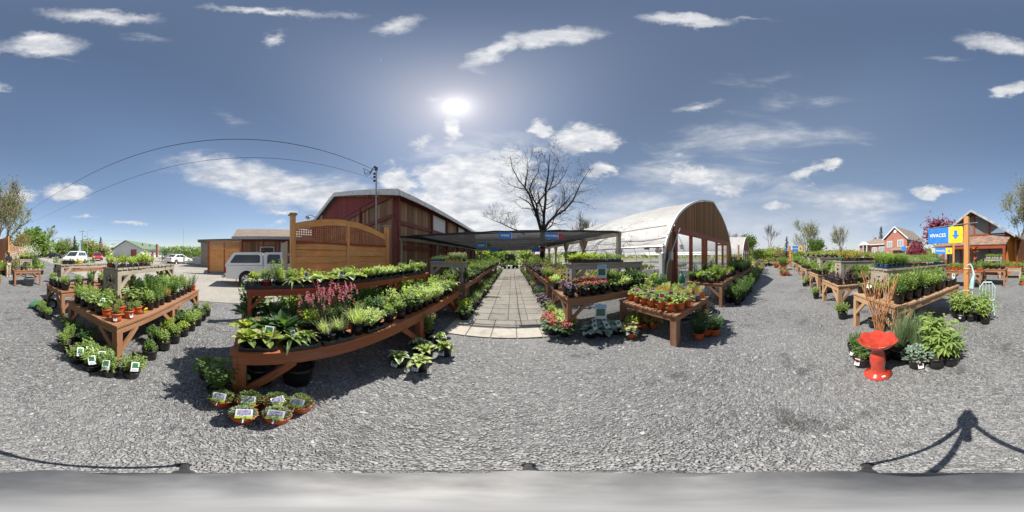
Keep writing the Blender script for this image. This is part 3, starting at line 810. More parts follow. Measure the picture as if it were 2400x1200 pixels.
f = thing('slatted_fence', 'orange screen fence with slatted top in the parking lot', 'fence', (-13.2, -3.95, gz(-13.2, -3.95)))
for y in (0, 1.35, 2.7):
    mb = MB(); w_ = .16 if y != 1.35 else .08
    mb.box(-w_/2, w_/2, y-w_/2, y+w_/2, 0, 2.75); mb.build('post', M['red_wood'], f)
mb = MB(); z = .2; k = 0
while z < 2.05:
    for h2 in (0, 1):
        s_ = 1 if (k+h2) % 2 else -1; y0, y1 = h2*1.35+.05, h2*1.35+1.3
        for i in range(4):
            a, b = y0+(y1-y0)*i/4, y0+(y1-y0)*(i+1)/4
            mb.bar((s_*.035*math.sin(math.pi*i/4), a, z+.08), (s_*.035*math.sin(math.pi*(i+1)/4), b, z+.08), .02, .165)
    z += .167; k += 1
mb.build('board_panel', M['cedar'], f)
mb = MB(); mb.box(-.05, .05, 0, 2.7, 2.08, 2.14); mb.box(-.05, .05, 0, 2.7, 2.62, 2.68)
y = .12
while y < 2.65: mb.box(-.015, .015, y, y+.03, 2.14, 2.62); y += .075
mb.build('slat_top', M['cedar'], f)
mb = MB(); mb.box(-.1, .1, -.08, 2.78, 2.75, 2.79); mb.build('cap_rail', M['weathered'], f)

# ---------------------------------------------------------------- shade structure over the path
pg = thing('shade_pergola', 'long wooden frame roofed with dark shade net over the paved path', 'pergola', (0, 5.15, 0))
PL, PR_, PZL, PZR = -4.2, 3.95, 2.34, 2.52
def netz(x, y):
    u = (x-PL)/(PR_-PL); k = math.sin(math.pi*u)
    return PZL+.04+(PZR-PZL)*u-.10*k-.07*abs(math.sin(math.pi*(y/2.9)))*k+.012*math.sin(9*x+y)
ys = [0, 3.3, 6.3, 9.2, 11.9, 14.5, 17.2]; PLEN = 17.3
for y in ys:
    mb = MB(); mb.box(PR_-.07, PR_+.07, y-.07, y+.07, 0, PZR+.06); p = mb.build('post', M['grey_wood'], pg)
    if y > 0:
        mb = MB(); mb.bar((PR_, y+.05, PZR-.55), (PR_, y+.45, PZR-.06), .12, .12); mb.bar((PR_, y-.05, PZR-.55), (PR_, y-.45, PZR-.06), .12, .12); mb.build('brace', M['pale_wood'], p)
    mb = MB(); mb.box(PL-.06, PL+.06, y-.06, y+.06, 0, PZL-.06); mb.build('post', M['grey_wood'], pg)
mb = MB(); mb.box(PR_-.05, PR_+.05, -.12, PLEN, PZR-.12, PZR+.03); mb.build('side_beam', M['grey_wood'], pg)
mb = MB(); mb.box(PL-.05, PL+.05, -.12, PLEN, PZL-.10, PZL+.03); mb.build('side_beam', M['grey_wood'], pg)
for i, y in enumerate(ys):
    mb = MB(); pts = [(PL+(PR_-PL)*t_/10, y, netz(PL+(PR_-PL)*t_/10, 0)-.025) for t_ in range(11)]
    mb.tube(pts, .018, 5); mb.build('cable', M['dark_metal'], pg)
for x in (-2.4, -.4, 1.7):
    mb = MB(); mb.tube([(x, t_*.5, netz(x, t_*.5)-.02) for t_ in range(35)], .012, 4); mb.build('cable', M['dark_metal'], pg)
mb = MB(); nx, ny = 32, 72; mb.smooth = True; NW, NL = PR_-PL+.04, PLEN+.1
for i in range(nx+1):
    for j in range(ny+1):
        x = PL-.02+NW*i/nx; y = -.08+NL*j/ny
        mb.v.append((x, y, netz(x, y)))
for i in range(nx):
    for j in range(ny):
        a = i*(ny+1)+j
        x = PL+NW*(i+.5)/nx; y = 5.15+(-.08+NL*(j+.5)/ny)
        if (x-2.75)**2+(y-14.7)**2 < .16: continue
        mb.face([a, a+ny+1, a+ny+2, a+1])
mb.build('shade_net', M['shade_net'], pg)
mb = MB(); mb.tube([(PL-.02+NW*i/20, -.09, netz(PL+NW*i/20, 0)) for i in range(21)], .03, 6); mb.build('net_hem', M['dark_metal'], pg)

# ---------------------------------------------------------------- greenhouse
GP = [(0, 0), (.05, .9), (.12, 1.6), (.45, 2.45), (1.35, 3.5), (3.1, 4.5), (5.2, 5.12)]
def prof(w_=10.4, s=1.0, zmin=None):
    L = [(x*w_/10.4, z*s) for x, z in GP]
    # smooth with catmull-rom
    P = []; n = len(L)
    for i in range(n-1):
        p0, p1, p2, p3 = L[max(i-1, 0)], L[i], L[i+1], L[min(i+2, n-1)]
        for k in range(4):
            t_ = k/4; P.append(tuple(.5*((2*p1[j])+(-p0[j]+p2[j])*t_+(2*p0[j]-5*p1[j]+4*p2[j]-p3[j])*t_*t_+(-p0[j]+3*p1[j]-3*p2[j]+p3[j])*t_**3) for j in (0, 1)))
    P.append(L[-1])
    full = P+[(w_-x, z) for x, z in P[-2::-1]]
    return full
def greenhouse(x0, y0, w_, s, length, label, posts, zside=1.95, header=2.75):
    g = thing('greenhouse', label, 'greenhouse', (x0, y0, 0))
    P = prof(w_, s)
    up = [p for p in P if p[1] >= zside-.05]
    mb = MB(); mb.smooth = True; ny = int(length/1.2); n = len(up)
    for j in range(ny+1):
        for i, (x, z) in enumerate(up):
            sag = .035*abs(math.sin(math.pi*j*.5))
            mb.v.append((x+(sag if x < w_/2 else -sag), .05+length*j/ny, z-sag*.6+(.03 if j % 2 == 0 else 0)))
    for j in range(ny):
        for i in range(n-1):
            a = j*n+i; mb.face([a, a+1, a+n+1, a+n])
    mb.build('film_cover', M['film'], g)
    k = 0; y = .05
    while y < length:
        mb = MB(); mb.tube([(x+(-.02 if y > .1 else 0), y, z-.05) for x, z in P], .03, 5); mb.build('hoop', M['steel'], g); y += 2.4; k += 1
        if k > 10: break
    mb = MB(); mb.tube([(x-.03 if x < w_/2 else x+.03, 0, z+.02) for x, z in P], .055, 6); mb.build('edge_rail', M['white_metal'], g)
    mb = MB()
    for sx in (-.06, w_+.06):
        mb.tube([(sx+(.32 if sx < 0 else -.32)*.45, y, zside) for y in (0, length)], .045, 6)
        mb.tube([(sx+(.32 if sx < 0 else -.32)*.9, y, zside+.75) for y in (0, length)], .02, 5)
    mb.build('roll_bar', M['steel'], g)
    mb = MB(); top = [p for p in P if p[1] >= header]
    xl, xr = top[0][0], top[-1][0]
    mb.prism([(xl+.02, header)]+[(x, z-.03) for x, z in top]+[(xr-.02, header)], -.03, .03); mb.build('gable', M['gable_boards'], g)
    def edge(z):
        for a, b in zip(P, P[1:]):
            if a[1] <= z <= b[1]: return a[0]+(b[0]-a[0])*(z-a[1])/max(1e-6, b[1]-a[1])
        return 0
    mb = MB(); mb.box(edge(header), w_-edge(header), -.06, .06, header-.24, header-.002); mb.build('header_beam', M['red_stain'], g)
    for s_ in (0, 1):
        mb = MB(); pts = [(p[0]+.02, p[1]) for p in P if p[1] < header-.25 and p[0] < w_/2]+[(edge(header-.25)+.02, header-.25), (.72, header-.25), (.72, 0)]
        if s_: pts = [(w_-x, z) for x, z in pts]
        mb.prism(pts, -.03, .03); mb.build('side_panel', M['gable_boards'], g)
    for i, px in enumerate(posts):
        mb = MB(); wd = .16 if i in (0, 2) else .11
        mb.box(px-wd/2, px+wd/2, -.09, .05, 0, header-.242); mb.build('post', M['red_stain'], g)
    allp = posts
    for a, b in zip(allp, allp[1:]):
        if b-a < .5 or (abs(a-6.0) < .4): continue
        mb = MB(); mb.box(a+.09, b-.09, -.01, .01, .25, header-.25); mb.build('glass_pane', M['clear_glass'], g)
        mb = MB(); mb.box(a+.09, b-.09, -.04, .03, .06, .25); mb.build('sill', M['red_stain'], g)
    return g, P, edge
g1_, P1, edge1 = greenhouse(4.5, 3.4, 10.4, 1.0, 31, 'big greenhouse with white film roof and brown board gable', [.78, 2.1, 3.55, 3.95, 5.85, 7.3, 8.9, 9.6])
mb = MB(); mb.box(5.95, 6.12, -.75, -.68, .1, 2.45); mb.box(5.95, 6.02, -.68, 0, .12, .24); mb.box(5.95, 6.02, -.68, 0, 2.3, 2.42); mb.build('door', M['post_wood'], g1_)
mb = MB(); mb.tube([(-.02, -.12, .2), (.12, -.12, 1.3), (.75, -.25, 2.65)], .022, 5); mb.tube([(-.05, -.15, .15), (-.75, -.6, 1.95)], .018, 5); mb.box(.25, .38, -.2, -.06, 1.45, 1.75); mb.build('crank', M['steel'], g1_)
mb = MB(); mb.box(-.1, .02, -.05, .08, 0, 1.7); mb.build('corner_post', M['white_trim'], g1_)
greenhouse(26.9, 4.2, 10.0, 1.05, 30, 'smaller looking distant greenhouse with white film roof and pointed board gable', [.8, 3.2, 6.5, 9.2])

# white benches and hanging baskets inside the big greenhouse
for k, (x, y, L_) in enumerate(((7.2, 7.5, 2.6), (10.3, 6.6, 2.8), (12.6, 9, 2.8), (7.4, 12, 2.4))):
    b = thing('display_bench', ['white display bench inside the greenhouse, nearest its left wall', 'white display bench inside the greenhouse, beside its open door', 'white display bench inside the greenhouse, at the right rear', 'white display bench deep inside the greenhouse'][k], 'bench', (x, y, 0))
    mb = MB(); mb.box(-L_/2, L_/2, -.6, .6, .62, .72); mb.build('top', M['white_trim'], b)
    for sx in (-1, 1):
        for sy in (-1, 1):
            mb = MB(); mb.box(sx*(L_/2-.1)-.04, sx*(L_/2-.1)+.04, sy*.5-.04, sy*.5+.04, 0, .62); mb.build('leg', M['white_trim'], b)

# ---------------------------------------------------------------- shop with glazed gable, behind the sign post
A = Vector((1.31, -12.43)); dv = Vector((.986, -.167)).normalized(); ang = math.atan2(dv.y, dv.x)
shp = thing('garden_shop', 'red timber garden shop with glazed gable and brown awning roof', 'shop', (A.x, A.y, gz(A.x, A.y)), ang)
zb = gz(A.x, A.y); W_ = 5.6; DEP = 6.5; EVs = 3.55-zb; RGs = 5.3-zb
# local: x to the left seen from the camera, y toward the camera is +, building goes to -y
mb = MB(); mb.box(-.0, .1, -DEP, 0, 0, EVs); mb.build('side_wall', M['orange_boards'], shp)
mb = MB(); mb.box(W_-.1, W_, -DEP, 0, 0, EVs); mb.box(.1, W_-.1, -DEP, -DEP+.1, 0, EVs); mb.build('back_wall', M['red_stain'], shp)
mb = MB()
for s_ in (0, 1):
    e = -.75 if s_ == 0 else W_+.75; ze = EVs-.75*(RGs-EVs)/(W_/2)
    mb.prism([(W_/2, RGs), (e, ze), (e, ze+.1), (W_/2, RGs+.1)], -DEP-.5, .55)
mb.build('roof', M['shingle_grey'], shp)
mb = MB()
for s_ in (0, 1):
    e = -.78 if s_ == 0 else W_+.78; ze = EVs-.78*(RGs-EVs)/(W_/2)
    mb.prism([(W_/2, RGs-.1), (e, ze-.1), (e, ze+.12), (W_/2, RGs+.12)], .552, .6)
mb.build('bargeboard', M['faded_trim'], shp)
mb = MB()
for k in range(5):
    x = .1+k*(W_-.2)/4; zt = RGs-abs(x-W_/2)*(RGs-EVs)/(W_/2)-.08
    mb.box(x-.07, x+.07, -.1, .02, 0, zt)
mb.box(0, W_, -.08, .04, 2.05, 2.35); mb.box(0, W_, -.08, .04, 3.15, 3.28); mb.box(.1, W_-.1, -.08, .03, 0, .7)
mb.build('frame', M['red_stain'], shp)
for k in range(4):
    x0, x1 = .1+k*(W_-.2)/4+.08, .1+(k+1)*(W_-.2)/4-.08
    mb = MB(); mb.box(x0, x1, -.05, -.03, .7, 2.05); mb.build('window', M['window_glass'], shp)
    mb = MB(); f_ = lambda x: RGs-abs(x-W_/2)*(RGs-EVs)/(W_/2)-.14
    if max(f_(x0), f_(x1)) > 3.32: mb.poly([(x0, -.04, 3.28), (x1, -.04, 3.28), (x1, -.04, max(3.29, f_(x1))), (x0, -.04, max(3.29, f_(x0)))]); mb.build('gable_window', M['window_glass'], shp)
mb = MB(); mb.prism([(.02, 3.12), (1.5, 2.32), (1.5, 2.26), (.02, 3.02)], -.35, W_+.2, 'x'); mb.build('awning_roof', M['awning'], shp)
mb = MB(); mb.box(-.3, W_+.15, 1.36, 1.46, 2.0, 2.25); mb.build('awning_beam', M['red_stain'], shp)
for x in (-.2, 2.6, W_):
    mb = MB(); mb.box(x-.08, x+.08, 1.34, 1.5, 0, 2.0); mb.build('awning_post', M['red_stain'], shp)
mb = MB(); mb.box(W_+.05, W_+4.2, -3.4, -3.3, 0, 2.5)
mb.box(W_+4.1, W_+4.2, -6.5, -3.3, 0, 2.5); mb.build('wing_wall', M['red_stain'], shp)
mb = MB(); mb.prism([(-2.9, 2.45), (-2.9, 2.55), (-6, 3.3), (-6, 3.2)], W_+.05, W_+4.5, 'x'); mb.build('wing_roof', M['awning'], shp)
for x in (W_+.5, W_+1.9, W_+3.2):
    mb = MB(); mb.box(x, x+.85, -3.3, -3.26, 1.05, 2.15); mb.build('wing_window', M['house_glass'], shp)

# ---------------------------------------------------------------- brick houses
def house_window(par, x0, x1, z0, z1, y, ax='x'):
    mb = MB()
    if ax == 'x': mb.box(x0, x1, y, y+.06, z0, z1)
    else: mb.box(y, y+.06, x0, x1, z0, z1)
    f = mb.build('window', M['siding_white'], par); mb = MB(); g = .12; xm = (x0+x1)/2
    for a, b in ((x0+g, xm-g/3), (xm+g/3, x1-g)):
        if ax == 'x': mb.box(a, b, y+.06, y+.075, z0+g, z1-g)
        else: mb.box(y+.06, y+.075, a, b, z0+g, z1-g)
    mb.build('pane', M['house_glass'], f)
C2 = Vector((22.4, -25.6)); d2 = Vector((5.5, 1.3)).normalized(); a2 = math.atan2(d2.y, d2.x); z2 = gz(26, -27)
h2 = thing('brick_house', 'two storey red brick house with white trimmed front gable', 'house', (C2.x, C2.y, z2), a2)
# local +x to the left as seen, local +y toward camera
HW, HD, HE, HR = 5.7, 8.5, 5.6-z2, 8.0-z2
mb = MB(); mb.prism([(0, 0), (HW, 0), (HW, HE), (HW/2, HR-.1), (0, HE)], -HD, 0); mb.build('wall', M['brick'], h2)
mb = MB()
for s_ in (0, 1):
    e = -.4 if s_ == 0 else HW+.4; ze = HE-.4*(HR-HE)/(HW/2)
    mb.prism([(HW/2, HR), (e, ze), (e, ze+.12), (HW/2, HR+.12)], -HD-.3, .3)
mb.prism([(HW/2, HR-.3), (-.5, HE+.1), (-.5, HE-.02), (HW/2, HR-.5)], -HD, -HD+.2)
mb.build('roof', M['shingle_tan'], h2)
mb = MB()
for s_ in (0, 1):
    e = -.42 if s_ == 0 else HW+.42; ze = HE-.42*(HR-HE)/(HW/2)
    mb.prism([(HW/2, HR-.18), (e, ze-.18), (e, ze+.13), (HW/2, HR+.14)], .302, .36)
mb.box(-.44, -.38, -HD, .3, HE-.55, HE-.25); mb.build('fascia', M['siding_white'], h2)
mb = MB(); mb.lathe([(.001, 0), (.38, 0), (.38, .08), (.001, .08)], 16); o = mb.build('gable_vent', M['siding_white'], h2, loc=(HW/2, .02, HR-1.05)); o.rotation_euler = (R(-90), 0, 0)
house_window(h2, .8, 2.3, 3.6-z2, 5.1-z2, .01); house_window(h2, 3.6, 5.0, 3.5-z2, 4.9-z2, .01)
house_window(h2, 4.3, 5.1, 1.2, 2.3, .01); house_window(h2, .5, 2.4, .7, 2.1, .01)
mb = MB(); mb.prism([(.02, 3.0-z2+.4), (1.6, 2.6-z2+.25), (1.6, 2.5-z2+.25), (.02, 2.6-z2+.4)], -.6, 3.4, 'x'); mb.build('porch_roof', M['shingle_tan'], h2)
for x in (-.5, 3.3):
    mb = MB(); mb.box(x-.07, x+.07, 1.35, 1.49, 0, 2.3); mb.build('porch_post', M['siding_white'], h2)
house_window(h2, -2.6, -1.6, 3.7-z2, 5.0-z2, -.07, 'y')
F2 = C2+d2*5.7
h3 = thing('brick_bungalow', 'low red brick bungalow with white porch beside the two storey house', 'house', (F2.x, F2.y-1.0, gz(F2.x, F2.y)+1.5), a2)
BW, BE, BR = 9.5, 2.9, 4.6
mb = MB(); mb.box(0.02, BW, -6.5, 0, 0, BE); mb.build('wall', M['brick'], h3)
mb = MB(); mb.box(0.04, BW-.02, -6.48, -.02, -1.6, -.002); mb.build('foundation', M['stone_pack'], h3)
mb = MB(); mb.box(4.6, 8.4, .02, 1.7, -1.6, -.01); mb.build('porch_floor', M['stone_pack'], h3)
mb = MB(); b0 = len(mb.v)
for p in ((0.02, .35, BE), (BW+.35, .35, BE), (BW+.35, -6.8, BE), (0.02, -6.8, BE), (0.02, -3.2, BR), (BW-2.6, -3.2, BR)): mb.v.append(p)
for fc in ((0, 1, 5, 4), (1, 2, 5), (2, 3, 4, 5), (0, 4, 3), (0, 3, 2, 1)): mb.face([b0+i for i in fc])
mb.build('roof', M['shingle_tan'], h3)
mb = MB(); mb.box(0.02, BW+.37, .35, .41, BE-.16, BE+.02); mb.build('fascia', M['siding_white'], h3)
mb = MB(); mb.box(2.4, 2.9, -3.5, -3.0, BR-.2, BR+.7); mb.build('chimney', M['brick'], h3)
mb = MB(); mb.box(6.2, 6.7, -3.5, -3.0, BR-.5, BR+.5); mb.build('chimney', M['brick'], h3)
mb = MB(); mb.prism([(5.0, BE-.1), (6.5, BE+.75), (8.0, BE-.1)], .42, 1.6); mb.build('porch_gable', M['siding_white'], h3)
for x in (5.2, 6.4, 7.8):
    mb = MB(); mb.box(x-.1, x+.1, 1.35, 1.55, 0, BE-.12); mb.build('porch_post', M['siding_white'], h3)
house_window(h3, .6, 2.6, .8, 2.3, .01); house_window(h3, 3.2, 4.6, .9, 2.2, .01); house_window(h3, 6.0, 7.0, .2, 2.2, .01)
# antenna mast by the bungalow
x, y = pol(2046, 44); o = thing('antenna', 'thin grey antenna mast above the bungalow roof', 'antenna', (x, y, 0))
mb = MB(); mb.tube([(0, 0, 0), (0, 0, 7.4)], .04, 5); mb.build('pole', M['steel'], o)
mb = MB(); mb.bar((-.5, 0, 7.2), (.5, 0, 7.2), .03); mb.bar((-.4, 0, 6.8), (.4, 0, 6.8), .03); mb.build('aerial', M['steel'], o)

# ---------------------------------------------------------------- white hall with green roof across the lot
x, y = pol(330, 50); zz = gz(x, y)
hl = thing('white_hall', 'long white hall with green roof across the parking lot', 'building', (x, y, zz), R(150))
# local axes: find directions toward camera
toC = (-Vector((x, y))).normalized(); hl.rotation_euler = (0, 0, math.atan2(toC.y, toC.x)+R(90)-R(28))
mb = MB(); GW, GE, GR, GL = 10.5, 2.9, 5.4, 26
mb = MB(); mb.prism([(-GW, 0), (0, 0), (0, GE), (-GW/2, GR), (-GW, GE)], -.001, GL); mb.build('wall', M['siding_white'], hl)
mb = MB()
for s_ in (0, 1):
    e = .7 if s_ == 0 else -GW-.7; ze = GE-.7*(GR-GE)/(GW/2)
    mb.prism([(-GW/2, GR), (e, ze), (e, ze+.15), (-GW/2, GR+.15)], -.6, GL+.5)
mb.build('roof', M['roof_green'], hl)
mb = MB(); mb.box(.02, .06, 3, GL-1, .9, 2.1); mb.build('window_band', M['house_glass'], hl)
mb = MB(); mb.box(-3.6, -1.5, -.06, 0, 0, 2.5); mb.build('door', M['brick_plain'], hl)
mb = MB(); mb.box(1.2, 1.9, 9, 9.7, 0, 4.6); mb.build('chimney', M['brick'], hl)
for k in range(3):
    mb = MB(); mb.box(-2.2, -1.9, 5+k*6, 5.3+k*6, 4.0, 4.7); mb.build('roof_vent', M['dark_metal'], hl)

# reed fences behind the shop yard
def reed(p0, p1, z0, h_, label):
    p0, p1 = Vector(p0), Vector(p1); d = p1-p0; a = math.atan2(d.y, d.x); L_ = d.length
    f = thing('reed_fence', label, 'fence', (p0.x, p0.y, z0), a)
    mb = MB(); mb.box(0.06, L_-.06, -.02, .02, .02, h_-.1); mb.build('reed_panel', M['reed'], f)
    mb = MB()
    for z in (h_-.09, h_*.5, .1): mb = MB(); mb.box(.06, L_-.06, .021, .06, z, z+.06); mb.build('rail', M['post_wood'], f)
    for x in (0, L_):
        mb = MB(); mb.box(x-.05, x+.05, -.05, .05, 0, h_); mb.build('post', M['post_wood'], f)
reed(pol(2384, 15.2), pol(2420, 12.6), .2, 2.9, 'tall reddish reed fence panel behind the woman in black')
reed(pol(22, 13.0), pol(60, 17.5), .25, 2.25, 'lower reed fence panel further back towards the cars')

# ================================================================ TREES
def branch(mb, lf, p, d, L, r, depth, P):
    n = 3; pts = [Vector(p)]; rr = [r]; dd = Vector(d).normalized(); q = Vector(p)
    for i in range(n):
        dd = (dd+Vector((random.gauss(0, P['wob']), random.gauss(0, P['wob']), random.gauss(0, P['wob'])+P['up'])))
        dd.normalize(); q = q+dd*(L/n); pts.append(q.copy()); rr.append(r*(1-(i+1)/n*.45))
    mb.tube(pts, rr, 6 if depth > 3 else (4 if depth > 1 else 3))
    if depth <= P.get('leafdepth', 1) and lf is not None:
        for _ in range(P['nleaf']):
            t_ = random.random(); c = pts[0].lerp(pts[-1], t_)+Vector([random.gauss(0, P['spread']) for _ in range(3)])
            a = Vector([random.gauss(0, 1) for _ in range(3)]).normalized(); b_ = a.orthogonal().normalized(); s_ = P['leaf']*random.uniform(.6, 1.3)
            lf.quad(c, a*s_, b_*s_*.7)
    if depth == 0: return
    k = random.choice(P['kids'])
    for i in range(k):
        t_ = random.uniform(.35, 1.0) if i < k-1 else 1.0
        idx = t_*n; i0 = min(int(idx), n-1); c = pts[i0].lerp(pts[i0+1], idx-i0)
        ax = Vector([random.gauss(0, 1) for _ in range(3)]).normalized()
        nd = (Matrix.Rotation(R(random.uniform(*P['ang'])), 3, dd.cross(ax).normalized()) @ dd)
        branch(mb, lf, c, nd, L*random.uniform(.62, .84), max(rr[min(i0+1, n)]*.62, P['rmin']), depth-1, P)
def tree_proto(seed, H, P, bark, leaf_, depth=5, r=None):
    random.seed(seed); mb = MB(); lf = MB() if leaf_ else None
    r = r or H*.02
    branch(mb, lf, (0, 0, 0), (0, 0, 1), H*P.get('trunk', .3), r, depth, P)
    zmax = max(v[2] for v in mb.v+(lf.v if lf else [])); k = H/zmax
    for q in ([mb, lf] if lf else [mb]): q.v = [(a*k, b*k, c*k) for a, b, c in q.v]
    return mb.mesh('trunk', M[bark]), (lf.mesh('crown', M[leaf_]) if lf else None)
SP = dict(wob=.13, up=.06, kids=(3, 4), ang=(18, 48), rmin=.012, nleaf=7, spread=.35, leaf=.13, leafdepth=1, trunk=.26)
PR = {}
PR['spring'] = [tree_proto(14+i, 10, dict(SP, rmin=.022, nleaf=3, leaf=.085, up=.10, wob=.10, ang=(15, 42)), 'grey_bark', 'tr_olive') for i in range(2)]
PR['young'] = [tree_proto(31+i, 7, dict(SP, nleaf=16, leaf=.14, ang=(15, 40), rmin=.015), 'grey_bark', 'tr_bright', 4) for i in range(2)]
PR['bare'] = [tree_proto(51+i, 9, dict(SP, wob=.09, up=.10, ang=(14, 36), rmin=.018), 'grey_bark', None, 5) for i in range(2)]
PR['bush'] = [tree_proto(71+i, 4, dict(SP, trunk=.22, nleaf=40, leaf=.16, spread=.5, leafdepth=2, ang=(25, 70), rmin=.02), 'grey_bark', 'tr_spring', 3) for i in range(2)]
PR['bright'] = [tree_proto(91+i, 5, dict(SP, trunk=.18, nleaf=60, leaf=.19, spread=.55, leafdepth=2, ang=(25, 70), rmin=.02), 'grey_bark', 'tr_bright', 3) for i in range(2)]
PR['tan'] = [tree_proto(121+i, 5, dict(SP, nleaf=10, leaf=.12, spread=.4, leafdepth=2, ang=(20, 50), rmin=.015), 'grey_bark', 'tr_tan', 4) for i in range(2)]
PR['crab'] = [tree_proto(111, 6, dict(SP, trunk=.22, nleaf=26, leaf=.12, spread=.28, leafdepth=1, ang=(25, 65), rmin=.02), 'dark_bark', 'tr_crab', 4)]
def fir_proto(seed, H=8):
    random.seed(seed); mb = MB(); mb.tube([(0, 0, 0), (0, 0, H)], [H*.02, .01], 6); lf = MB()
    z = H*.1
    while z < H*.98:
        rad = (H-z)*.27+.08
        n = int(7+rad*5)
        for k in range(n):
            a = random.uniform(0, 6.28); L_ = rad*random.uniform(.7, 1.1)
            for t_ in (.25, .45, .65, .85, 1.0):
                c = Vector((math.cos(a)*L_*t_, math.sin(a)*L_*t_, z-.28*L_*t_+random.gauss(0, .05)))
                u = Vector((math.cos(a+random.gauss(0, .5)), math.sin(a+random.gauss(0, .5)), random.gauss(-.2, .2)))
                lf.quad(c, u*.26, u.cross(Vector((0, 0, 1)))*.16)
        z += H*.035
    return mb.mesh('trunk', M['bark']), lf.mesh('crown', M['tr_fir'])
PR['fir'] = [fir_proto(5), fir_proto(6)]
HT = dict(spring=10, young=7, bare=9, bush=4, bright=5, tan=5, crab=6, fir=8)
NM = dict(spring='tree', young='tree', bare='bare_tree', bush='shrub', bright='shrub', tan='shrub', crab='crabapple_tree', fir='fir_tree')
CT = dict(spring='tree', young='tree', bare='tree', bush='bush', bright='bush', tan='bush', crab='tree', fir='conifer')
def plant_tree(kind, px, d, H, label, group=None, wide=1.0, zoff=0):
    x, y = pol(px, d); pr = PR[kind][int(px) % len(PR[kind])]
    o = thing(NM[kind], label, CT[kind], (x, y, gz(x, y)-.05+zoff), random.uniform(0, 6.28), group)
    k = H/HT[kind]
    inst('trunk', pr[0], o, s=(k*wide, k*wide, k))
    if pr[1]: inst('crown', pr[1], o, s=(k*wide, k*wide, k))
    return o

# the big leafless tree through the net: limbs follow the real tree, each at its own depth
TX, TY = 2.75, 14.7
def tp(zx, zy, dep=0):
    px, py = 1100+zx/4.285, 340+zy/4.285
    a = R((px-1200)*.15); e = R((600-py)*.15); yy = TY+dep
    return Vector((yy*math.tan(a), yy, EYE+yy/math.cos(a)*math.tan(e)))-Vector((TX, TY, 0))
limbs = [([(732, 1155, 0), (735, 1040, 0), (733, 900, 0), (745, 860, 0)], .26, .19),
         ([(733, 900, 0), (700, 780, .1), (672, 690, .3), (640, 600, .6), (602, 500, .9), (560, 430, 1.3), (500, 360, 1.7), (430, 230, 2.2), (410, 110, 2.6)], .17, .02),
         ([(680, 700, .2), (676, 600, 0), (640, 540, -.3), (604, 440, -.7), (640, 350, -1.1), (690, 280, -1.5), (700, 200, -1.9)], .10, .02),
         ([(560, 430, 1.3), (575, 330, 1.1), (590, 220, .8), (580, 130, .5)], .07, .015),
         ([(745, 860, 0), (750, 700, -.3), (765, 560, -.6), (768, 440, -.9), (790, 320, -1.2), (800, 200, -1.4), (805, 100, -1.5)], .15, .02),
         ([(672, 600, 0), (740, 512, .5), (800, 450, 1.0), (840, 350, 1.3), (850, 250, 1.5), (900, 150, 1.9)], .09, .018),
         ([(800, 450, 1.0), (900, 380, 1.4), (960, 290, 1.7), (1000, 190, 1.9)], .06, .015),
         ([(745, 860, 0), (790, 780, .2), (850, 720, .4), (960, 650, .8), (1040, 560, 1.1), (1080, 470, 1.5), (1110, 400, 1.7), (1160, 320, 2.0), (1210, 245, 2.3)], .16, .02),
         ([(850, 720, .4), (890, 660, -.1), (950, 590, -.7), (955, 500, -1.0), (945, 430, -1.2)], .08, .018),
         ([(745, 860, 0), (790, 840, -.6), (830, 800, -.9), (860, 720, -1.2), (880, 640, -1.5)], .07, .02),
         ([(960, 590, -.7), (1010, 520, -1.0), (1050, 480, -1.2)], .05, .015),
         ([(1030, 570, 1.1), (1130, 575, .8), (1210, 610, .5)], .04, .012), ([(1080, 470, 1.5), (1150, 465, 1.8), (1220, 445, 2.1)], .04, .012),
         ([(770, 640, -.4), (850, 600, -.8), (910, 570, -1.2)], .04, .012),
         ([(620, 600, .8), (570, 560, .6), (500, 522, .3)], .06, .03),
         ([(500, 435, 1.0), (420, 405, .8), (350, 350, .4)], .04, .012), ([(560, 440, 1.3), (500, 435, 1.0)], .05, .04),
         ([(745, 705, -.3), (720, 620, -.9), (700, 560, -1.2), (685, 460, -1.5)], .08, .02)]
random.seed(21)
bt = thing('bare_tree', 'big dark leafless tree growing up through the shade net', 'tree', (TX, TY, 0))
trk = MB(); tw = MB()
PT = dict(wob=.22, up=.05, kids=(2, 3), ang=(18, 55), rmin=.008, nleaf=0, spread=0, leaf=0, leafdepth=-1)
for li, (pts, r0, r1) in enumerate(limbs):
    P_ = [tp(*q) for q in pts]; rs = [r0+(r1-r0)*i/(len(P_)-1) for i in range(len(P_))]
    if li == 0: P_[0] = Vector((0, 0, -.1))
    trk.tube(P_, rs, 8)
    if li == 0: continue
    for i in range(1, len(P_)):
        seg = P_[i]-P_[i-1]; dn = seg.normalized()
        for _ in range(3 if i > 1 else 2):
            c = P_[i-1].lerp(P_[i], random.random())
            ax = Vector([random.gauss(0, 1) for _ in range(3)]).normalized()
            nd = Matrix.Rotation(R(random.uniform(25, 65)), 3, dn.cross(ax).normalized()) @ dn
            nd.z += .25
            branch(tw, None, c, nd, random.uniform(.7, 1.25), max(.012, rs[i]*.4), 3 if i > 2 else 2, PT)
# low limb from behind the net's left half
low_ = [Vector((TX-TX, 0, 3.3))]+[tp(*q) for q in ((560, 900, .5), (490, 862, .5), (430, 838, .8), (380, 815, 1), (330, 790, 1), (280, 770, 1.1), (200, 738, 1.2))]
low_ = low_[1:]
trk.tube(low_, [.07, .065, .055, .05, .04, .03, .015], 6)
for i in range(2, 7):
    for _ in range(4):
        c = low_[i-1].lerp(low_[i], random.random()); nd = Vector((random.uniform(-.9, .3), random.gauss(0, .4), random.uniform(.3, 1)))
        branch(tw, None, c, nd, random.uniform(.5, .9), .014, 3, PT)
trk.build('trunk', M['dark_bark'], bt); tw.build('twigs', M['dark_bark'], bt)

random.seed(77)
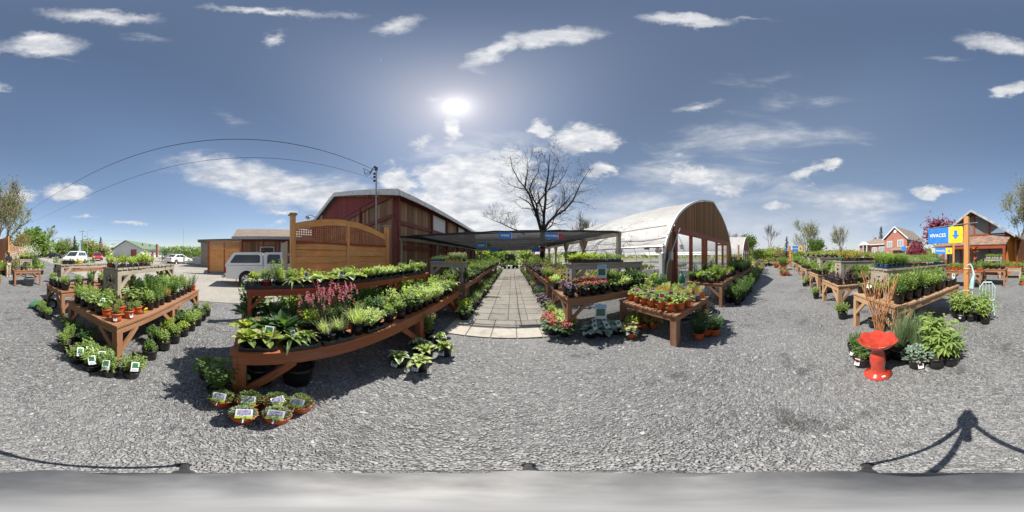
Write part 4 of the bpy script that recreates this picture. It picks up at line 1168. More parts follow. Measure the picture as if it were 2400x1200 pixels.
# left far side
plant_tree('spring', 15, 26, 14, 'tall spring tree above the reed fence left of the power lines', wide=1.0)
plant_tree('spring', 2386, 24, 13.5, 'tall thin leafed tree at the right end behind the shop', wide=.8)
plant_tree('bare', 117, 62, 12.5, 'grey bare tree standing alone beyond the parked sedans', wide=1.1)
plant_tree('bright', 78, 48, 9.6, 'large bright green rounded shrub beyond the reed fence', wide=1.15)
plant_tree('tan', 44, 40, 7.5, 'thin grey tan shrub just right of the reed fence')
LT = [('bush', 140, 60, 8.2), ('spring', 160, 64, 8.5), ('bush', 182, 66, 6), ('bush', 205, 60, 8), ('tan', 222, 58, 7), ('bush', 240, 66, 6.5), ('bush', 98, 66, 6.0), ('tan', 168, 62, 5.0)]
for i, (k, px, d, H) in enumerate(LT):
    o = plant_tree(k, px, d, H, 'green or tan tree in the row behind the parked cars', 'trees behind the parked cars', wide=1.2)
    o['label'] = ['yellow green bush left in the row behind the parked cars', 'thin pale tree behind the parked cars near the utility poles', 'low green bush behind the minivan roof', 'green bush between the lamp post and the fir', 'tan leafed bush left of the red car', 'low green bush beside the white hall', 'low bush between the sedans', 'tan bush at the foot of the utility pole'][i]
plant_tree('fir', 175, 60, 8.0, 'small dark fir left of the lamp post')
plant_tree('fir', 236, 60, 7.6, 'dark fir beside the white hall')
# behind the pergola end, between barn and greenhouse
LBL = ['yellow green bush closest to the barn end', 'yellow green bush beyond the end of the pergola', 'pale bush left of the path end', 'bushy tree straight beyond the path end', 'green bush right of the path end', 'pale bush behind the big bare trunk', 'tree top showing above the net beside the greenhouse roof']
for i, (k, px, d, H, w_) in enumerate((('bush', 1120, 40, 5, 1.5), ('bush', 1150, 44, 5.5, 1.5), ('bush', 1178, 48, 4.5, 1.4), ('tan', 1205, 60, 5, 1.3), ('bush', 1238, 46, 5, 1.4), ('tan', 1262, 42, 5, 1.3), ('bush', 1338, 42, 8.5, 1.1))):
    plant_tree(k, px, d, H, LBL[i], wide=w_)
plant_tree('bare', 1372, 30, 9.8, 'small bare tree above the net beside the greenhouse roof', wide=.9)
# right far side
RT = [('bare', 1722, 60, 11, 'bare tree behind the two greenhouse gables', .9), ('young', 1772, 50, 9.5, 'round pale tree right of the far greenhouse', 1.1), ('bare', 1803, 55, 13, 'tall slim bare tree above the gravel lane', .7),
      ('bush', 1790, 52, 5, 'low yellow green bush at the end of the lane', 1.8), ('bush', 1815, 58, 6, 'green bush behind the end of the lane', 1.4), ('tan', 1832, 55, 5, 'tan bush left of the blue and yellow signs', 1.4),
      ('spring', 1893, 42, 12.2, 'tall airy tree in bud behind the blue and yellow signs', 1.05), ('young', 1930, 38, 6.7, 'leafy round green tree between the two airy trees', 1.2),
      ('spring', 1972, 40, 10.0, 'airy tree in bud left of the brick bungalow', .8), ('fir', 1844, 48, 7.5, 'blue grey spruce left of the signs', .9), ('fir', 2065, 62, 13, 'dark pointed spruce behind the bungalow roof', .8),
      ('bush', 1870, 60, 5, 'low bush behind the signs', 1.5), ('bush', 1955, 62, 5.5, 'low bush behind the leafy round tree', 1.6), ('bush', 1998, 60, 5, 'low bush left of the bungalow', 1.4), ('bush', 1760, 64, 6, 'low bush just right of the far gable', 1.3),
      ('tan', 1910, 52, 4.5, 'tan bush right of the signs', 1.4)]
for k, px, d, H, lb_, w_ in RT: plant_tree(k, px, d, H, lb_, wide=w_)
plant_tree('crab', 2222, 21, 7.0, 'crimson leafed crabapple tree behind the shop roof', wide=1.15)
plant_tree('crab', 2148, 17, 3.3, 'small crimson crabapple in front of the brick house', wide=.75)
# far wood closing the horizon
random.seed(5); wd = MB()
for k in range(5200):
    a = random.uniform(0, 6.283); r = random.uniform(110, 170)
    hh = 3.5+3.0*abs(math.sin(a*7)+.5*math.sin(a*17+1)+.4*math.sin(a*31))
    z = gz(r*math.sin(a), r*math.cos(a))+random.uniform(0, hh)
    u = Vector([random.gauss(0, 1) for _ in range(3)]).normalized(); s_ = random.uniform(.8, 1.8)
    wd.quad((r*math.sin(a), r*math.cos(a), z), u*s_, u.orthogonal()*s_)
tag(wd.build('far_wood', M['tr_olive']), 'far off belt of green trees along the horizon', 'wood', kind='stuff')
# hedge right of the hall
hg = MB(); hs_ = MB(); random.seed(8)
pA, pB = Vector(pol(378, 30)), Vector(pol(500, 26))
for k in range(5200):
    t_ = random.random(); c = pA.lerp(pB, t_); z0 = gz(c.x, c.y)
    col = math.sin(t_*44)*.15
    z = random.random(); rad = .8*math.sqrt(random.random())*(1.1-.5*z)
    a = random.uniform(0, 6.28)
    hg.quad((c.x+rad*math.cos(a), c.y+rad*math.sin(a), z0+.35+z*(2.25+col)+random.gauss(0, .06)), Vector([random.gauss(0, 1) for _ in range(3)]).normalized()*.11, Vector([random.gauss(0, 1) for _ in range(3)]).normalized()*.09)
for k in range(18):
    c = pA.lerp(pB, (k+.5)/18); z0 = gz(c.x, c.y); hs_.tube([(c.x, c.y, z0), (c.x+random.gauss(0, .1), c.y, z0+2)], [.06, .02], 5)
hh = thing('hedge', 'tall trimmed green hedge between the hall and the orange fence', 'hedge', (0, 0, 0))
hg.build('foliage', M['tr_hedge'], hh); hs_.build('stems', M['bark'], hh)

# ================================================================ BENCHES
def bench(name, label, x0, x1, y0, y1, z, wd, axis='x', post=.09, mids=(), loc=None, group=None, brace=.30, apron=.12, gap=.022, slat=.135, skip=(), z0=0.0, open_ends=True):
    """slatted bench; x0..y1 world footprint, slats along `axis`; mids = extra post positions along the long side"""
    ox, oy = (x0+x1)/2, (y0+y1)/2
    b = thing(name, label, 'bench', (ox, oy, z0), 0, group)
    ax0, ax1, ay0, ay1 = x0-ox, x1-ox, y0-oy, y1-oy
    th = .034; zt = z-z0
    mb = MB()
    a0, a1, c0, c1 = (ax0, ax1, ay0, ay1) if axis == 'x' else (ay0, ay1, ax0, ax1)
    n = max(2, int(round((c1-c0+gap)/(slat+gap)))); w_ = (c1-c0+gap)/n-gap
    for i in range(n):
        s0 = c0+i*(w_+gap); j = random.uniform(-.006, .012); jz = random.uniform(-.002, .002)
        if axis == 'x': mb.box(a0-j, a1+j, s0, s0+w_, zt-th+jz, zt+jz)
        else: mb.box(s0, s0+w_, a0-j, a1+j, zt-th+jz, zt+jz)
    mb.build('tabletop', M[wd], b)
    mb = MB(); za, zb_ = zt-th-apron, zt-th-.003; i_ = .018; t_ = .04
    mb.box(ax0+i_, ax1-i_, ay0+i_, ay0+i_+t_, za, zb_); mb.box(ax0+i_, ax1-i_, ay1-i_-t_, ay1-i_, za, zb_)
    mb.box(ax0+i_, ax0+i_+t_, ay0+i_+t_+.001, ay1-i_-t_-.001, za, zb_); mb.box(ax1-i_-t_, ax1-i_, ay0+i_+t_+.001, ay1-i_-t_-.001, za, zb_)
    mb.build('rail', M[wd], b)
    zl = za-.001
    longx = (x1-x0) >= (y1-y0)
    P_ = [(ax0+i_+post/2-.004, ay0+i_+post/2-.004), (ax1-i_-post/2+.004, ay0+i_+post/2-.004), (ax0+i_+post/2-.004, ay1-i_-post/2+.004), (ax1-i_-post/2+.004, ay1-i_-post/2+.004)]
    for m_ in mids:
        if longx: P_ += [(m_-ox, P_[0][1]), (m_-ox, P_[2][1])]
        else: P_ += [(P_[0][0], m_-oy), (P_[1][0], m_-oy)]
    cx_, cy_ = 0, 0
    for i, (px, py) in enumerate(P_):
        if i in skip: continue
        h2 = post/2
        mb = MB(); mb.box(px-h2, px+h2, py-h2, py+h2, 0, zl); lg = mb.build('leg', M[wd], b)
        if brace:
            mb = MB(); bz = zl-brace; w2 = post*.72; t2 = .038
            dirs = []
            if abs(px-ax0) < .2: dirs.append((1, 0))
            elif abs(px-ax1) < .2: dirs.append((-1, 0))
            else: dirs += [(1, 0), (-1, 0)]
            if abs(py-ay0) < .2: dirs.append((0, 1))
            elif abs(py-ay1) < .2: dirs.append((0, -1))
            else: dirs += [(0, 1), (0, -1)]
            for (ux, uy) in dirs:
                if i >= 4:
                    if longx and uy: continue
                    if not longx and ux: continue
                sd_ = (-1 if (py < 0) else 1) if ux else (-1 if px < 0 else 1)
                off = (0, sd_*(h2-t2/2-.002)) if ux else (sd_*(h2-t2/2-.002), 0)
                p0 = (px+off[0]+ux*(h2*.6), py+off[1]+uy*(h2*.6), bz); p1 = (px+off[0]+ux*(brace+h2), py+off[1]+uy*(brace+h2), zl+.01)
                mb.bar(p0, p1, t2, w2)
            mb.build('brace', M[wd], lg)
    return b

random.seed(12)
bench('plant_bench', 'long red stained bench, nearest the camera left of the path', -2.62, -1.40, -.22, 4.2, .64, 'red_wood', 'y', .12, mids=(2.3,), apron=.13, gap=.012, brace=.42)
def shelf(name, label, x0, x1, y0, y1, zt, zb_, wd, axis='y', mids=(), post=.09, group=None, brace=.2, apron=.09):
    return bench(name, label, x0, x1, y0, y1, zt, wd, axis, post, mids, group=group, brace=brace, apron=apron, z0=zb_+.002)
shelf('plant_shelf', 'red raised shelf carrying hosta trays on the long red bench', -2.36, -1.98, -.12, 3.55, 1.18, .64, 'red_stain', 'y', mids=(1.0, 2.3), post=.05, brace=.16, apron=.05)
bench('plant_bench', 'brown bench with braced square post in front of the parking lot', -4.3, -1.36, -3.1, -1.56, .64, 'brown_wood', 'x', .10, mids=(-2.85,), gap=.006, apron=.11)
shelf('plant_shelf', 'weathered grey shelf with yellow seedlings on the parking side bench', -4.35, -2.08, -2.86, -2.36, 1.36, .64, 'grey_wood', 'y', post=.10, brace=.26, apron=.12)
bench('plant_bench', 'brown bench with tall post, second behind the corner bench', -4.2, -1.38, -4.75, -3.5, .76, 'brown_wood', 'x', .09, apron=.1)
shelf('plant_shelf', 'weathered slatted shelf with empty black pots behind the corner bench', -4.6, -1.9, -5.35, -4.85, 1.32, 0, 'grey_wood', 'y', post=.10, brace=.26)
bench('plant_bench', 'dark brown bench behind the weathered slatted shelf', -5.6, -2.9, -8.6, -7.4, .95, 'brown_wood', 'x', .09, z0=gz(-4, -8))
bench('plant_bench', 'small pale bench near the woman in black', -2.12, -.72, -9.4, -8.2, .86, 'brown_wood', 'x', .08, z0=gz(-1.4, -8.8))
shelf('plant_shelf', 'little grey shelf on the small bench near the woman', -1.75, -1.05, -9.1, -8.7, 1.42, .86, 'grey_wood', 'x', post=.07, brace=.14)

bench('plant_bench', 'brown slatted bench right of the path start with red leafed plants', 1.0, 3.5, 2.84, 4.06, .78, 'brown_wood', 'x', .09, apron=.11, gap=.02, slat=.09)
shelf('plant_shelf', 'weathered grey shelf right of the path with blue and red seedling pots', 1.30, 3.55, 3.42, 3.86, 1.44, .78, 'grey_wood', 'x', post=.11, brace=.24, apron=.13)
bench('plant_bench', 'low brown slatted bench with orange primrose pots and thick front post', 2.15, 3.58, 1.35, 2.80, .625, 'brown_wood', 'x', .12, apron=.09, brace=0, slat=.085, gap=.02)
bench('plant_bench', 'brown bench in front of the greenhouse with tray of red pots', 4.68, 7.3, 1.35, 2.55, .76, 'brown_wood', 'y', .09, apron=.08)
bench('plant_bench', 'dark bench further along the greenhouse beside the gravel lane', 8.2, 12.0, 1.2, 2.5, .76, 'brown_wood', 'y', .09)
bench('plant_bench', 'weathered post bench at the left path edge under the net', -2.5, -1.33, 4.55, 6.9, .76, 'brown_wood', 'y', .10)
shelf('plant_shelf', 'grey end shelf left of the path with white flower spikes', -2.55, -1.42, 4.62, 5.15, 1.42, .76, 'grey_wood', 'x', post=.11, brace=.22, apron=.13)
for k, (y0, y1) in enumerate(((7.3, 10.6), (11.0, 14.4), (14.8, 18.2))):
    bench('plant_bench', 'brown bench left of the paved path, %s from the front' % ['second', 'third', 'fourth'][k], -2.6, -1.38, y0, y1, .76, 'brown_wood', 'y', .09, group='benches left of the path')
for k, (y0, y1) in enumerate(((5.12, 8.6), (9.0, 12.6), (13.0, 17.0))):
    bench('plant_bench', 'brown bench right of the paved path, %s under the net' % ['first', 'second', 'third'][k], 1.12, 2.36, y0, y1, .76, 'brown_wood', 'y', .09, group='benches right of the path')
# right hand field of benches
bench('plant_bench', 'pale brown bench behind the red birdbath', 1.75, 3.08, -4.2, -1.76, .79, 'pale_wood', 'x', .10, mids=(), apron=.12)
shelf('plant_shelf', 'weathered shelf with blue and red seedling cups behind the birdbath', 2.2, 2.75, -4.3, -1.98, 1.36, .79, 'grey_wood', 'y', post=.11, brace=.28, apron=.12)
# row going away to the right (px 1850-1990)
SB = [(4.04, 5.4, -4.5, -1.85, .77, 'pale brown bench with dark red seedlings at its lane end'), (6.5, 7.9, -4.7, -2.05, .80, 'pale brown bench with garden cart beside it, third from the birdbath'),
      (9.2, 10.6, -4.9, -2.2, .83, 'fourth pale bench from the birdbath along the lane'), (12.4, 13.9, -5.3, -2.55, .86, 'fifth pale bench from the birdbath along the lane'), (16, 17.6, -5.6, -2.8, .9, 'furthest pale bench along the gravel lane')]
for x0, x1, y0, y1, z, lb_ in SB:
    bench('plant_bench', lb_, x0, x1, y0, y1, z, 'pale_wood', 'x', .12, group='benches along the gravel lane')
SH = [(4.5, 5.0, -4.4, -2.15, 1.44, .77, 'grey shelf with amber and red cups, next beyond the birdbath shelf'), (6.95, 7.45, -4.5, -2.3, 1.52, .80, 'grey shelf on the bench by the garden cart'), (9.65, 10.15, -4.8, -2.5, 1.56, .83, 'grey shelf on the fourth lane bench'), (12.9, 13.4, -5.1, -2.8, 1.62, .86, 'grey shelf on the fifth lane bench')]
for x0, x1, y0, y1, z, zb_, lb_ in SH:
    shelf('plant_shelf', lb_, x0, x1, y0, y1, z, zb_, 'grey_wood', 'y', post=.12, brace=.28, group='shelves along the gravel lane')
# back field between sign post and shop
BK = [(3.4, 6.0, -6.6, -5.4, .78, 'back bench with white cups behind the main sign'), (6.6, 9.6, -6.8, -5.4, .78, 'back bench left of the crimson tree'), (2.0, 3.9, -8.6, -7.4, .86, 'back bench with orange pots behind the sign post'),
      (.95, 2.5, -9.6, -8.2, .92, 'square pale bench in front of the shop window'), (4.6, 8.2, -9.6, -8.4, .86, 'long back bench below the small blue sign')]
for x0, x1, y0, y1, z, lb_ in BK:
    bench('plant_bench', lb_, x0, x1, y0, y1, z, 'brown_wood', 'x', .09, z0=gz((x0+x1)/2, (y0+y1)/2), group='back benches before the shop')
shelf('plant_shelf', 'grey shelf with white cups behind the main sign', 3.6, 5.8, -6.2, -5.8, 1.42, .78, 'grey_wood', 'x', group='back shelves before the shop')
shelf('plant_shelf', 'grey shelf under the shop window', 1.2, 2.2, -9.2, -8.8, 1.45, .92, 'grey_wood', 'x', group='back shelves before the shop')
shelf('plant_shelf', 'grey shelf below the small blue sign', 5.0, 8.0, -9.2, -8.8, 1.42, .86, 'grey_wood', 'x', group='back shelves before the shop')
x, y = pol(2368, 11.2)
bench('display_table', 'low white display table right of the shop bench', x-.75, x+.75, y-.45, y+.45, .78, 'weathered', 'x', .14, z0=gz(x, y), brace=0, apron=.16)

# ================================================================ PLANTS
def rv(s_=1): return Vector((random.gauss(0, s_), random.gauss(0, s_), random.gauss(0, s_)))
def pd(a, el): return Vector((math.cos(a)*math.cos(el), math.sin(a)*math.cos(el), math.sin(el)))
def f_bushy(n=26, H=.2, sp=.75, L=.05, W=.022, per=8, stem=True):
    mb = MB()
    for i in range(n):
        a = random.uniform(0, 6.28); el = R(random.uniform(90-85*sp, 88)); d = pd(a, el)
        p0 = pd(a, 0)*random.uniform(0, .05); h_ = H*random.uniform(.6, 1.1)
        p1 = p0+d*h_*.6+Vector((0, 0, h_*.4*sp))
        r_ = random.random()
        if stem: mb.tube([p0, p1], .0018, 3)
        for k in range(per):
            t_ = .25+.75*(k+.5)/per; q = p0.lerp(p1, t_); aa = a+k*2.4; e2 = R(random.uniform(0, 55))
            mb.leaf(q, pd(aa, e2), L*random.uniform(.7, 1.2), W*random.uniform(.8, 1.2), .35, min(1, max(0, r_*.6+random.random()*.4)), 2)
        mb.leaf(p1, pd(a, 1.2), L*.8, W*.9, .1, r_, 2); mb.leaf(p1, pd(a+2, .8), L*.8, W*.9, .1, r_, 2)
    return mb
def f_rosette(n=22, L=.13, W=.05, el0=15, el1=80, droop=.5, seg=4, wp=.42):
    mb = MB()
    for i in range(n):
        t_ = (i+.5)/n; a = i*2.4+random.gauss(0, .2); el = R(el0+(el1-el0)*t_+random.gauss(0, 5))
        p = pd(a, 0)*random.uniform(.005, .03)*(1-t_)
        mb.leaf(p, pd(a, el), L*random.uniform(.8, 1.15)*(1-.25*t_), W*random.uniform(.85, 1.15), droop*random.uniform(.6, 1.2), None, seg, .22, wp)
    return mb
def f_petiole(n=26, H=.13, L=.07, W=.065, sp=.8):
    """leaf blades at the end of thin stalks: heuchera, begonia, hosta types"""
    mb = MB()
    for i in range(n):
        a = i*2.4+random.gauss(0, .3); t_ = math.sqrt((i+.5)/n); el = R(85-70*sp*t_)
        p0 = pd(a, 0)*.01; p1 = p0+pd(a, el)*H*random.uniform(.8, 1.15)
        mb.tube([p0, p1], .0016, 3)
        mb.leaf(p1-pd(a, .1)*L*.15, pd(a, R(random.uniform(-15, 25))), L*random.uniform(.8, 1.2), W*random.uniform(.8, 1.2), .25, None, 3, .15, .42)
    return mb
def f_grass(n=110, H=.25, W=.006, lean=.5, droop=.5):
    mb = MB()
    for i in range(n):
        a = random.uniform(0, 6.28); p = pd(a, 0)*random.uniform(0, .05); el = R(random.uniform(90-70*lean, 88))
        mb.leaf(p, pd(a+random.gauss(0, .5), el), H*random.uniform(.55, 1.1), W, droop*random.uniform(.3, 1.2), None, 4, .1)
    return mb
def f_sedum(n=330, rad=.085, H=.09, L=.02, W=.011):
    mb = MB()
    for i in range(n):
        a = random.uniform(0, 6.28); r_ = rad*math.sqrt(random.random())
        z = H*(1-(r_/rad)**2*.75)*random.uniform(.6, 1.08)
        p = Vector((r_*math.cos(a), r_*math.sin(a), z)); d = Vector((math.cos(a)*r_/rad, math.sin(a)*r_/rad, .8))+rv(.45)
        mb.leaf(p, d, L*random.uniform(.7, 1.3), W, .1, None, 2)
    return mb
def f_peony(H=.47, n=13, L=.125, W=.031):
    mb = MB()
    for i in range(n):
        a = random.uniform(0, 6.28); el = R(random.uniform(52, 88)); p0 = pd(a, 0)*.03; p1 = p0+pd(a, el)*H*random.uniform(.7, 1.1)
        mb.tube([p0, p0.lerp(p1, .5)+Vector((0, 0, .02)), p1], .003, 4)
        for k in range(7):
            t_ = .35+.65*k/6; q = p0.lerp(p1, t_); aa = a+k*2.4; r_ = random.random(); dd = pd(aa, R(random.uniform(5, 50)))
            for j in (-.55, 0, .55):
                mb.leaf(q+dd*.03, pd(aa+j, R(random.uniform(0, 40))), L*random.uniform(.75, 1.15), W, .35, r_, 3)
    return mb
def f_stemmy(n=16, H=.3, L=.06, W=.016, per=9):
    mb = MB()
    for i in range(n):
        a = random.uniform(0, 6.28); p0 = pd(a, 0)*random.uniform(0, .05); p1 = p0+pd(a, R(random.uniform(66, 89)))*H*random.uniform(.7, 1.1)
        mb.tube([p0, p1], .002, 3); r_ = random.random()
        for k in range(per):
            t_ = .15+.85*k/(per-1); q = p0.lerp(p1, t_)
            for s_ in (0, math.pi): mb.leaf(q, pd(a+k*1.57+s_, R(random.uniform(15, 60))), L*(1.15-.5*t_), W, .35, r_, 2)
    return mb
def f_flowers(n, H0, H1, sp, size, per=1, spike=0):
    mb = MB()
    for i in range(n):
        a = random.uniform(0, 6.28); r_ = sp*math.sqrt(random.random()); top = Vector((r_*math.cos(a), r_*math.sin(a), random.uniform(H0, H1)))
        mb.cm = 1; mb.tube([(top.x*.3, top.y*.3, 0), top*.6, top], .0016, 3); mb.cm = 0
        for k in range(per):
            c = top+Vector((0, 0, -spike*k/max(1, per)))+rv(size*.5 if per > 1 else 0)
            ax = (Vector((0, 0, 1))+rv(.5)).normalized(); u = ax.orthogonal().normalized(); v = ax.cross(u)
            for j in range(5):
                d = u*math.cos(j*1.257)+v*math.sin(j*1.257); mb.leaf(c, d+ax*.35, size, size*.6, .1, None, 2)
    return mb
def f_fan(H=.34):
    mb = MB()
    for i in range(9):
        a = i*2.4; p1 = pd(a, R(random.uniform(60, 86)))*H*random.uniform(.6, 1)
        mb.tube([(0, 0, 0), p1], .003, 4)
        for k in range(16):
            t_ = .3+.7*k/15; q = p1*t_
            for s_ in (1.3, -1.3):
                mb.leaf(q, pd(a+s_, R(20)), .06*(1.2-.8*t_), .01, .2, None, 2)
    return mb
F = {}
random.seed(101)
def reg(key, fn, mats, nvar=3, fl=None, flm=None):
    F[key] = []
    for i in range(nvar):
        me = fn().mesh('foliage', M[mats] if isinstance(mats, str) else [M[q] for q in mats])
        fm = fl().mesh('flowers', [M[q] for q in flm]) if fl else None
        F[key].append((me, fm))
reg('bushy', lambda: f_bushy(38), 'lf_light', 4)
reg('green', lambda: f_bushy(42, .17, .85, .042, .018, 8), 'lf_green', 4)
reg('dark', lambda: f_bushy(34, .22, .8, .06, .026, 8), 'lf_dark', 3)
reg('lime', lambda: f_bushy(36, .13, .9, .042, .024, 6), 'lf_lime', 3)
reg('varieg', lambda: f_bushy(36, .18, .95, .05, .028, 7), 'lf_varieg', 4)
reg('hosta', lambda: f_rosette(16, .14, .075, 12, 80, .55, 4), 'lf_hosta', 3)
reg('hosta2', lambda: f_rosette(14, .14, .07, 15, 80, .5, 4), 'lf_hosta2', 3)
reg('bigpale', lambda: f_rosette(11, .17, .12, 12, 75, .55, 5), 'lf_bigpale', 3)
reg('biglime', lambda: f_rosette(11, .15, .10, 20, 80, .5, 5), 'lf_lime', 2)
reg('prim', lambda: f_rosette(24, .16, .06, 20, 82, .35, 4, .6), 'lf_prim', 3)
reg('primdark', lambda: f_rosette(24, .2, .06, 30, 85, .3, 4, .6), 'lf_dark', 2)
reg('lily', lambda: f_rosette(26, .15, .03, 5, 80, .7, 4), 'lf_light', 3)
reg('grass', lambda: f_grass(130, .24), 'lf_varieg', 3)
reg('straw', lambda: f_grass(150, .26, .005, .35, .25), 'lf_straw', 3)
reg('reed', lambda: f_grass(190, .80, .0065, .34, .30), 'lf_reed', 2)
reg('sedum', lambda: f_sedum(), 'lf_grey', 3)
reg('sedumd', lambda: f_sedum(300, .09, .12, .024, .012), 'lf_green', 3)
reg('bluesedum', lambda: f_sedum(260, .12, .14, .045, .026), 'lf_blue', 2)
reg('peony', lambda: f_peony(), 'lf_light', 3)
reg('stem', lambda: f_stemmy(), 'lf_green', 3)
reg('stemlight', lambda: f_stemmy(18, .2, .05, .016, 8), 'lf_light', 3)
reg('heuch', lambda: f_petiole(34, .12, .055, .055), 'lf_purple', 3)
reg('heuchred', lambda: f_petiole(34, .12, .055, .055), 'lf_red', 3)
reg('amber', lambda: f_petiole(30, .15, .065, .06), 'lf_amber', 3)
reg('bronze', lambda: f_petiole(30, .13, .06, .055), 'lf_bronze', 3)
reg('round', lambda: f_petiole(30, .13, .06, .055), 'lf_light', 3)
reg('paleround', lambda: f_petiole(16, .11, .12, .11, .95), 'lf_blue', 3)
reg('redbeg', lambda: f_petiole(40, .12, .065, .055), 'lf_dark', 3, lambda: f_flowers(34, .07, .14, .10, .032), ('lf_red', 'lf_green'))
reg('pinkspike', lambda: f_stemmy(22, .2, .07, .012, 8), 'lf_green', 2, lambda: f_flowers(26, .30, .52, .24, .014, 9, .07), ('fl_pink', 'lf_grey'))
reg('whitespike', lambda: f_bushy(26, .12, .9, .03, .014, 6), 'lf_grey', 2, lambda: f_flowers(8, .14, .2, .07, .012, 9, .06), ('fl_white', 'lf_grey'))
reg('redseed', lambda: f_stemmy(12, .15, .035, .012, 7), 'lf_purple', 2)
reg('fan', lambda: f_fan(), 'lf_light', 2)
reg('tiny', lambda: f_bushy(9, .10, .75, .036, .018, 4), 'lf_light', 4)
reg('tinydark', lambda: f_bushy(10, .10, .75, .034, .018, 4), 'lf_green', 4)
reg('tinygrey', lambda: f_bushy(9, .07, .85, .03, .014, 4), 'lf_grey', 3)
reg('tinylime', lambda: f_bushy(9, .09, .85, .04, .024, 4), 'lf_lime', 3)
reg('tinyamber', lambda: f_bushy(9, .11, .8, .038, .02, 4), 'lf_amber', 3)
reg('farbush', lambda: f_bushy(14, .2, .8, .075, .04, 5, False), 'lf_green', 3)
reg('farlight', lambda: f_bushy(14, .18, .8, .07, .038, 5, False), 'lf_light', 3)
DESC = dict(bushy='light green bushy perennial', green='green leafy perennial', dark='dark green bushy perennial', lime='lime green mounding perennial', varieg='cream edged leafy perennial', hosta='cream edged hosta',
            hosta2='yellow hosta with green margins', bigpale='large pale leafed hosta', biglime='broad lime leafed hosta', prim='yellow green broad leafed primrose', primdark='dark broad leafed primrose', lily='arching strappy green plant',
            grass='striped ornamental grass', straw='straw coloured grass', reed='tall green rush', sedum='grey green sedum cushion', sedumd='low green cushion plant', bluesedum='blue grey sedum', peony='tall jagged leafed peony',
            stem='upright leafy perennial', stemlight='upright light green seedling', heuch='purple leafed heuchera', heuchred='red leafed heuchera', amber='amber leafed heuchera', bronze='bronze leafed plant', round='round leafed green plant',
            paleround='silver round leafed plant', redbeg='red begonia', pinkspike='pink flowering catchfly', whitespike='white spiked flower', redseed='dark red seedling', fan='ferny green plant', tiny='green seedling', tinydark='dark green seedling',
            tinygrey='grey green seedling', tinylime='lime seedling', tinyamber='amber seedling', farbush='green leafy perennial', farlight='light green perennial')
KN = dict(hosta='hosta', hosta2='hosta', bigpale='hosta', biglime='hosta', grass='ornamental_grass', straw='ornamental_grass', reed='ornamental_grass', peony='peony', heuch='heuchera', heuchred='heuchera', amber='heuchera', redbeg='begonia',
          sedum='sedum', sedumd='sedum', bluesedum='sedum', prim='primrose', primdark='primrose', tiny='seedling', tinydark='seedling', tinygrey='seedling', tinylime='seedling', tinyamber='seedling', redseed='seedling', pinkspike='flowering_plant', whitespike='flowering_plant')

# pots
def pot_mesh(r, h_, ribs=True, lip=.012, m_='black_pot', n=20, soil=True, bowl=False):
    mb = MB(); mb.smooth = True
    rb = r*.80 if not bowl else r*.66
    mod = (lambda a, rr, z: 1+(.018*(1 if int(a*n/6.283) % 2 else -1) if ribs and z < h_*.86 else 0)) if ribs else None
    pr = [(rb*.001, .001), (rb, .0), (rb+(r-rb)*.5, h_*.5), (r*.985, h_*.87), (r*1.045, h_*.88), (r*1.05, h_), (r*.97, h_), (r*.93, h_*.9)]
    mb.lathe(pr, n, mod=mod)
    if soil: mb.cm = 1; mb.smooth = False; mb.lathe([(r*.95, h_*.89), (0.001, h_*.9)], n)
    return mb.mesh('pot', [M[m_], M['soil']])
PM = {}
def pot(kind, r, h_):
    k = (kind, round(r, 3), round(h_, 3))
    if k not in PM: PM[k] = pot_mesh(r, h_, kind in ('black', 'grey') and r > .07, m_=kind+'_pot', n=20 if r > .06 else 10, bowl=kind == 'bowl')
    return PM[k]
def pot_bowl(r, h_):
    k = ('b', r, h_)
    if k not in PM:
        PM[k] = pot_mesh(r, h_, False, m_='orange_pot', n=20, bowl=True)
    return PM[k]
PWORD = dict(black='black pot', grey='grey pot', orange='orange pot', red='red cup', blue='blue cup', white='white cup', green='green cup', yellow='yellow cup', tan='tan pot')
# plant tags
def tag_mesh(w_, h_, photo, base='white_card', strip=None, stick=.06, curve=.0):
    mb = MB(); n = 5
    for i in range(n):
        z0, z1 = h_*i/n, h_*(i+1)/n
        y0, y1 = curve*(i/n)**2, curve*((i+1)/n)**2
        for s_ in (0, 1):
            o_ = .0 if s_ == 0 else .0012
            q = [(-w_/2, y0+o_, z0), (w_/2, y0+o_, z0), (w_/2, y1+o_, z1), (-w_/2, y1+o_, z1)]
            mb.poly(q if s_ == 0 else q[::-1])
    mb.cm = 1
    za, zb_ = (.40, .92); g = .12*w_
    ya, yb = curve*za**2-.0012, curve*zb_**2-.0012
    for i in range(3):
        t0, t1 = za+(zb_-za)*i/3, za+(zb_-za)*(i+1)/3
        mb.poly([(-w_/2+g, curve*t0**2-.0016, h_*t0), (w_/2-g, curve*t0**2-.0016, h_*t0), (w_/2-g, curve*t1**2-.0016, h_*t1), (-w_/2+g, curve*t1**2-.0016, h_*t1)])
    mb.cm = 2
    if strip: mb.poly([(-w_/2, -.0014, 0), (w_/2, -.0014, 0), (w_/2, -.0014, h_*.26), (-w_/2, -.0014, h_*.26)])
    else:
        for k in range(2): mb.poly([(-w_*.34, -.0014, h_*(.1+.13*k)), (w_*.3, -.0014, h_*(.1+.13*k)), (w_*.3, -.0014, h_*(.16+.13*k)), (-w_*.34, -.0014, h_*(.16+.13*k))])
    mb.cm = 0; mb.box(-.004, .004, .0, .001, -stick, 0)
    return mb.mesh('plant_tag', [M[base], M[photo], M[strip or 'blue_card']])
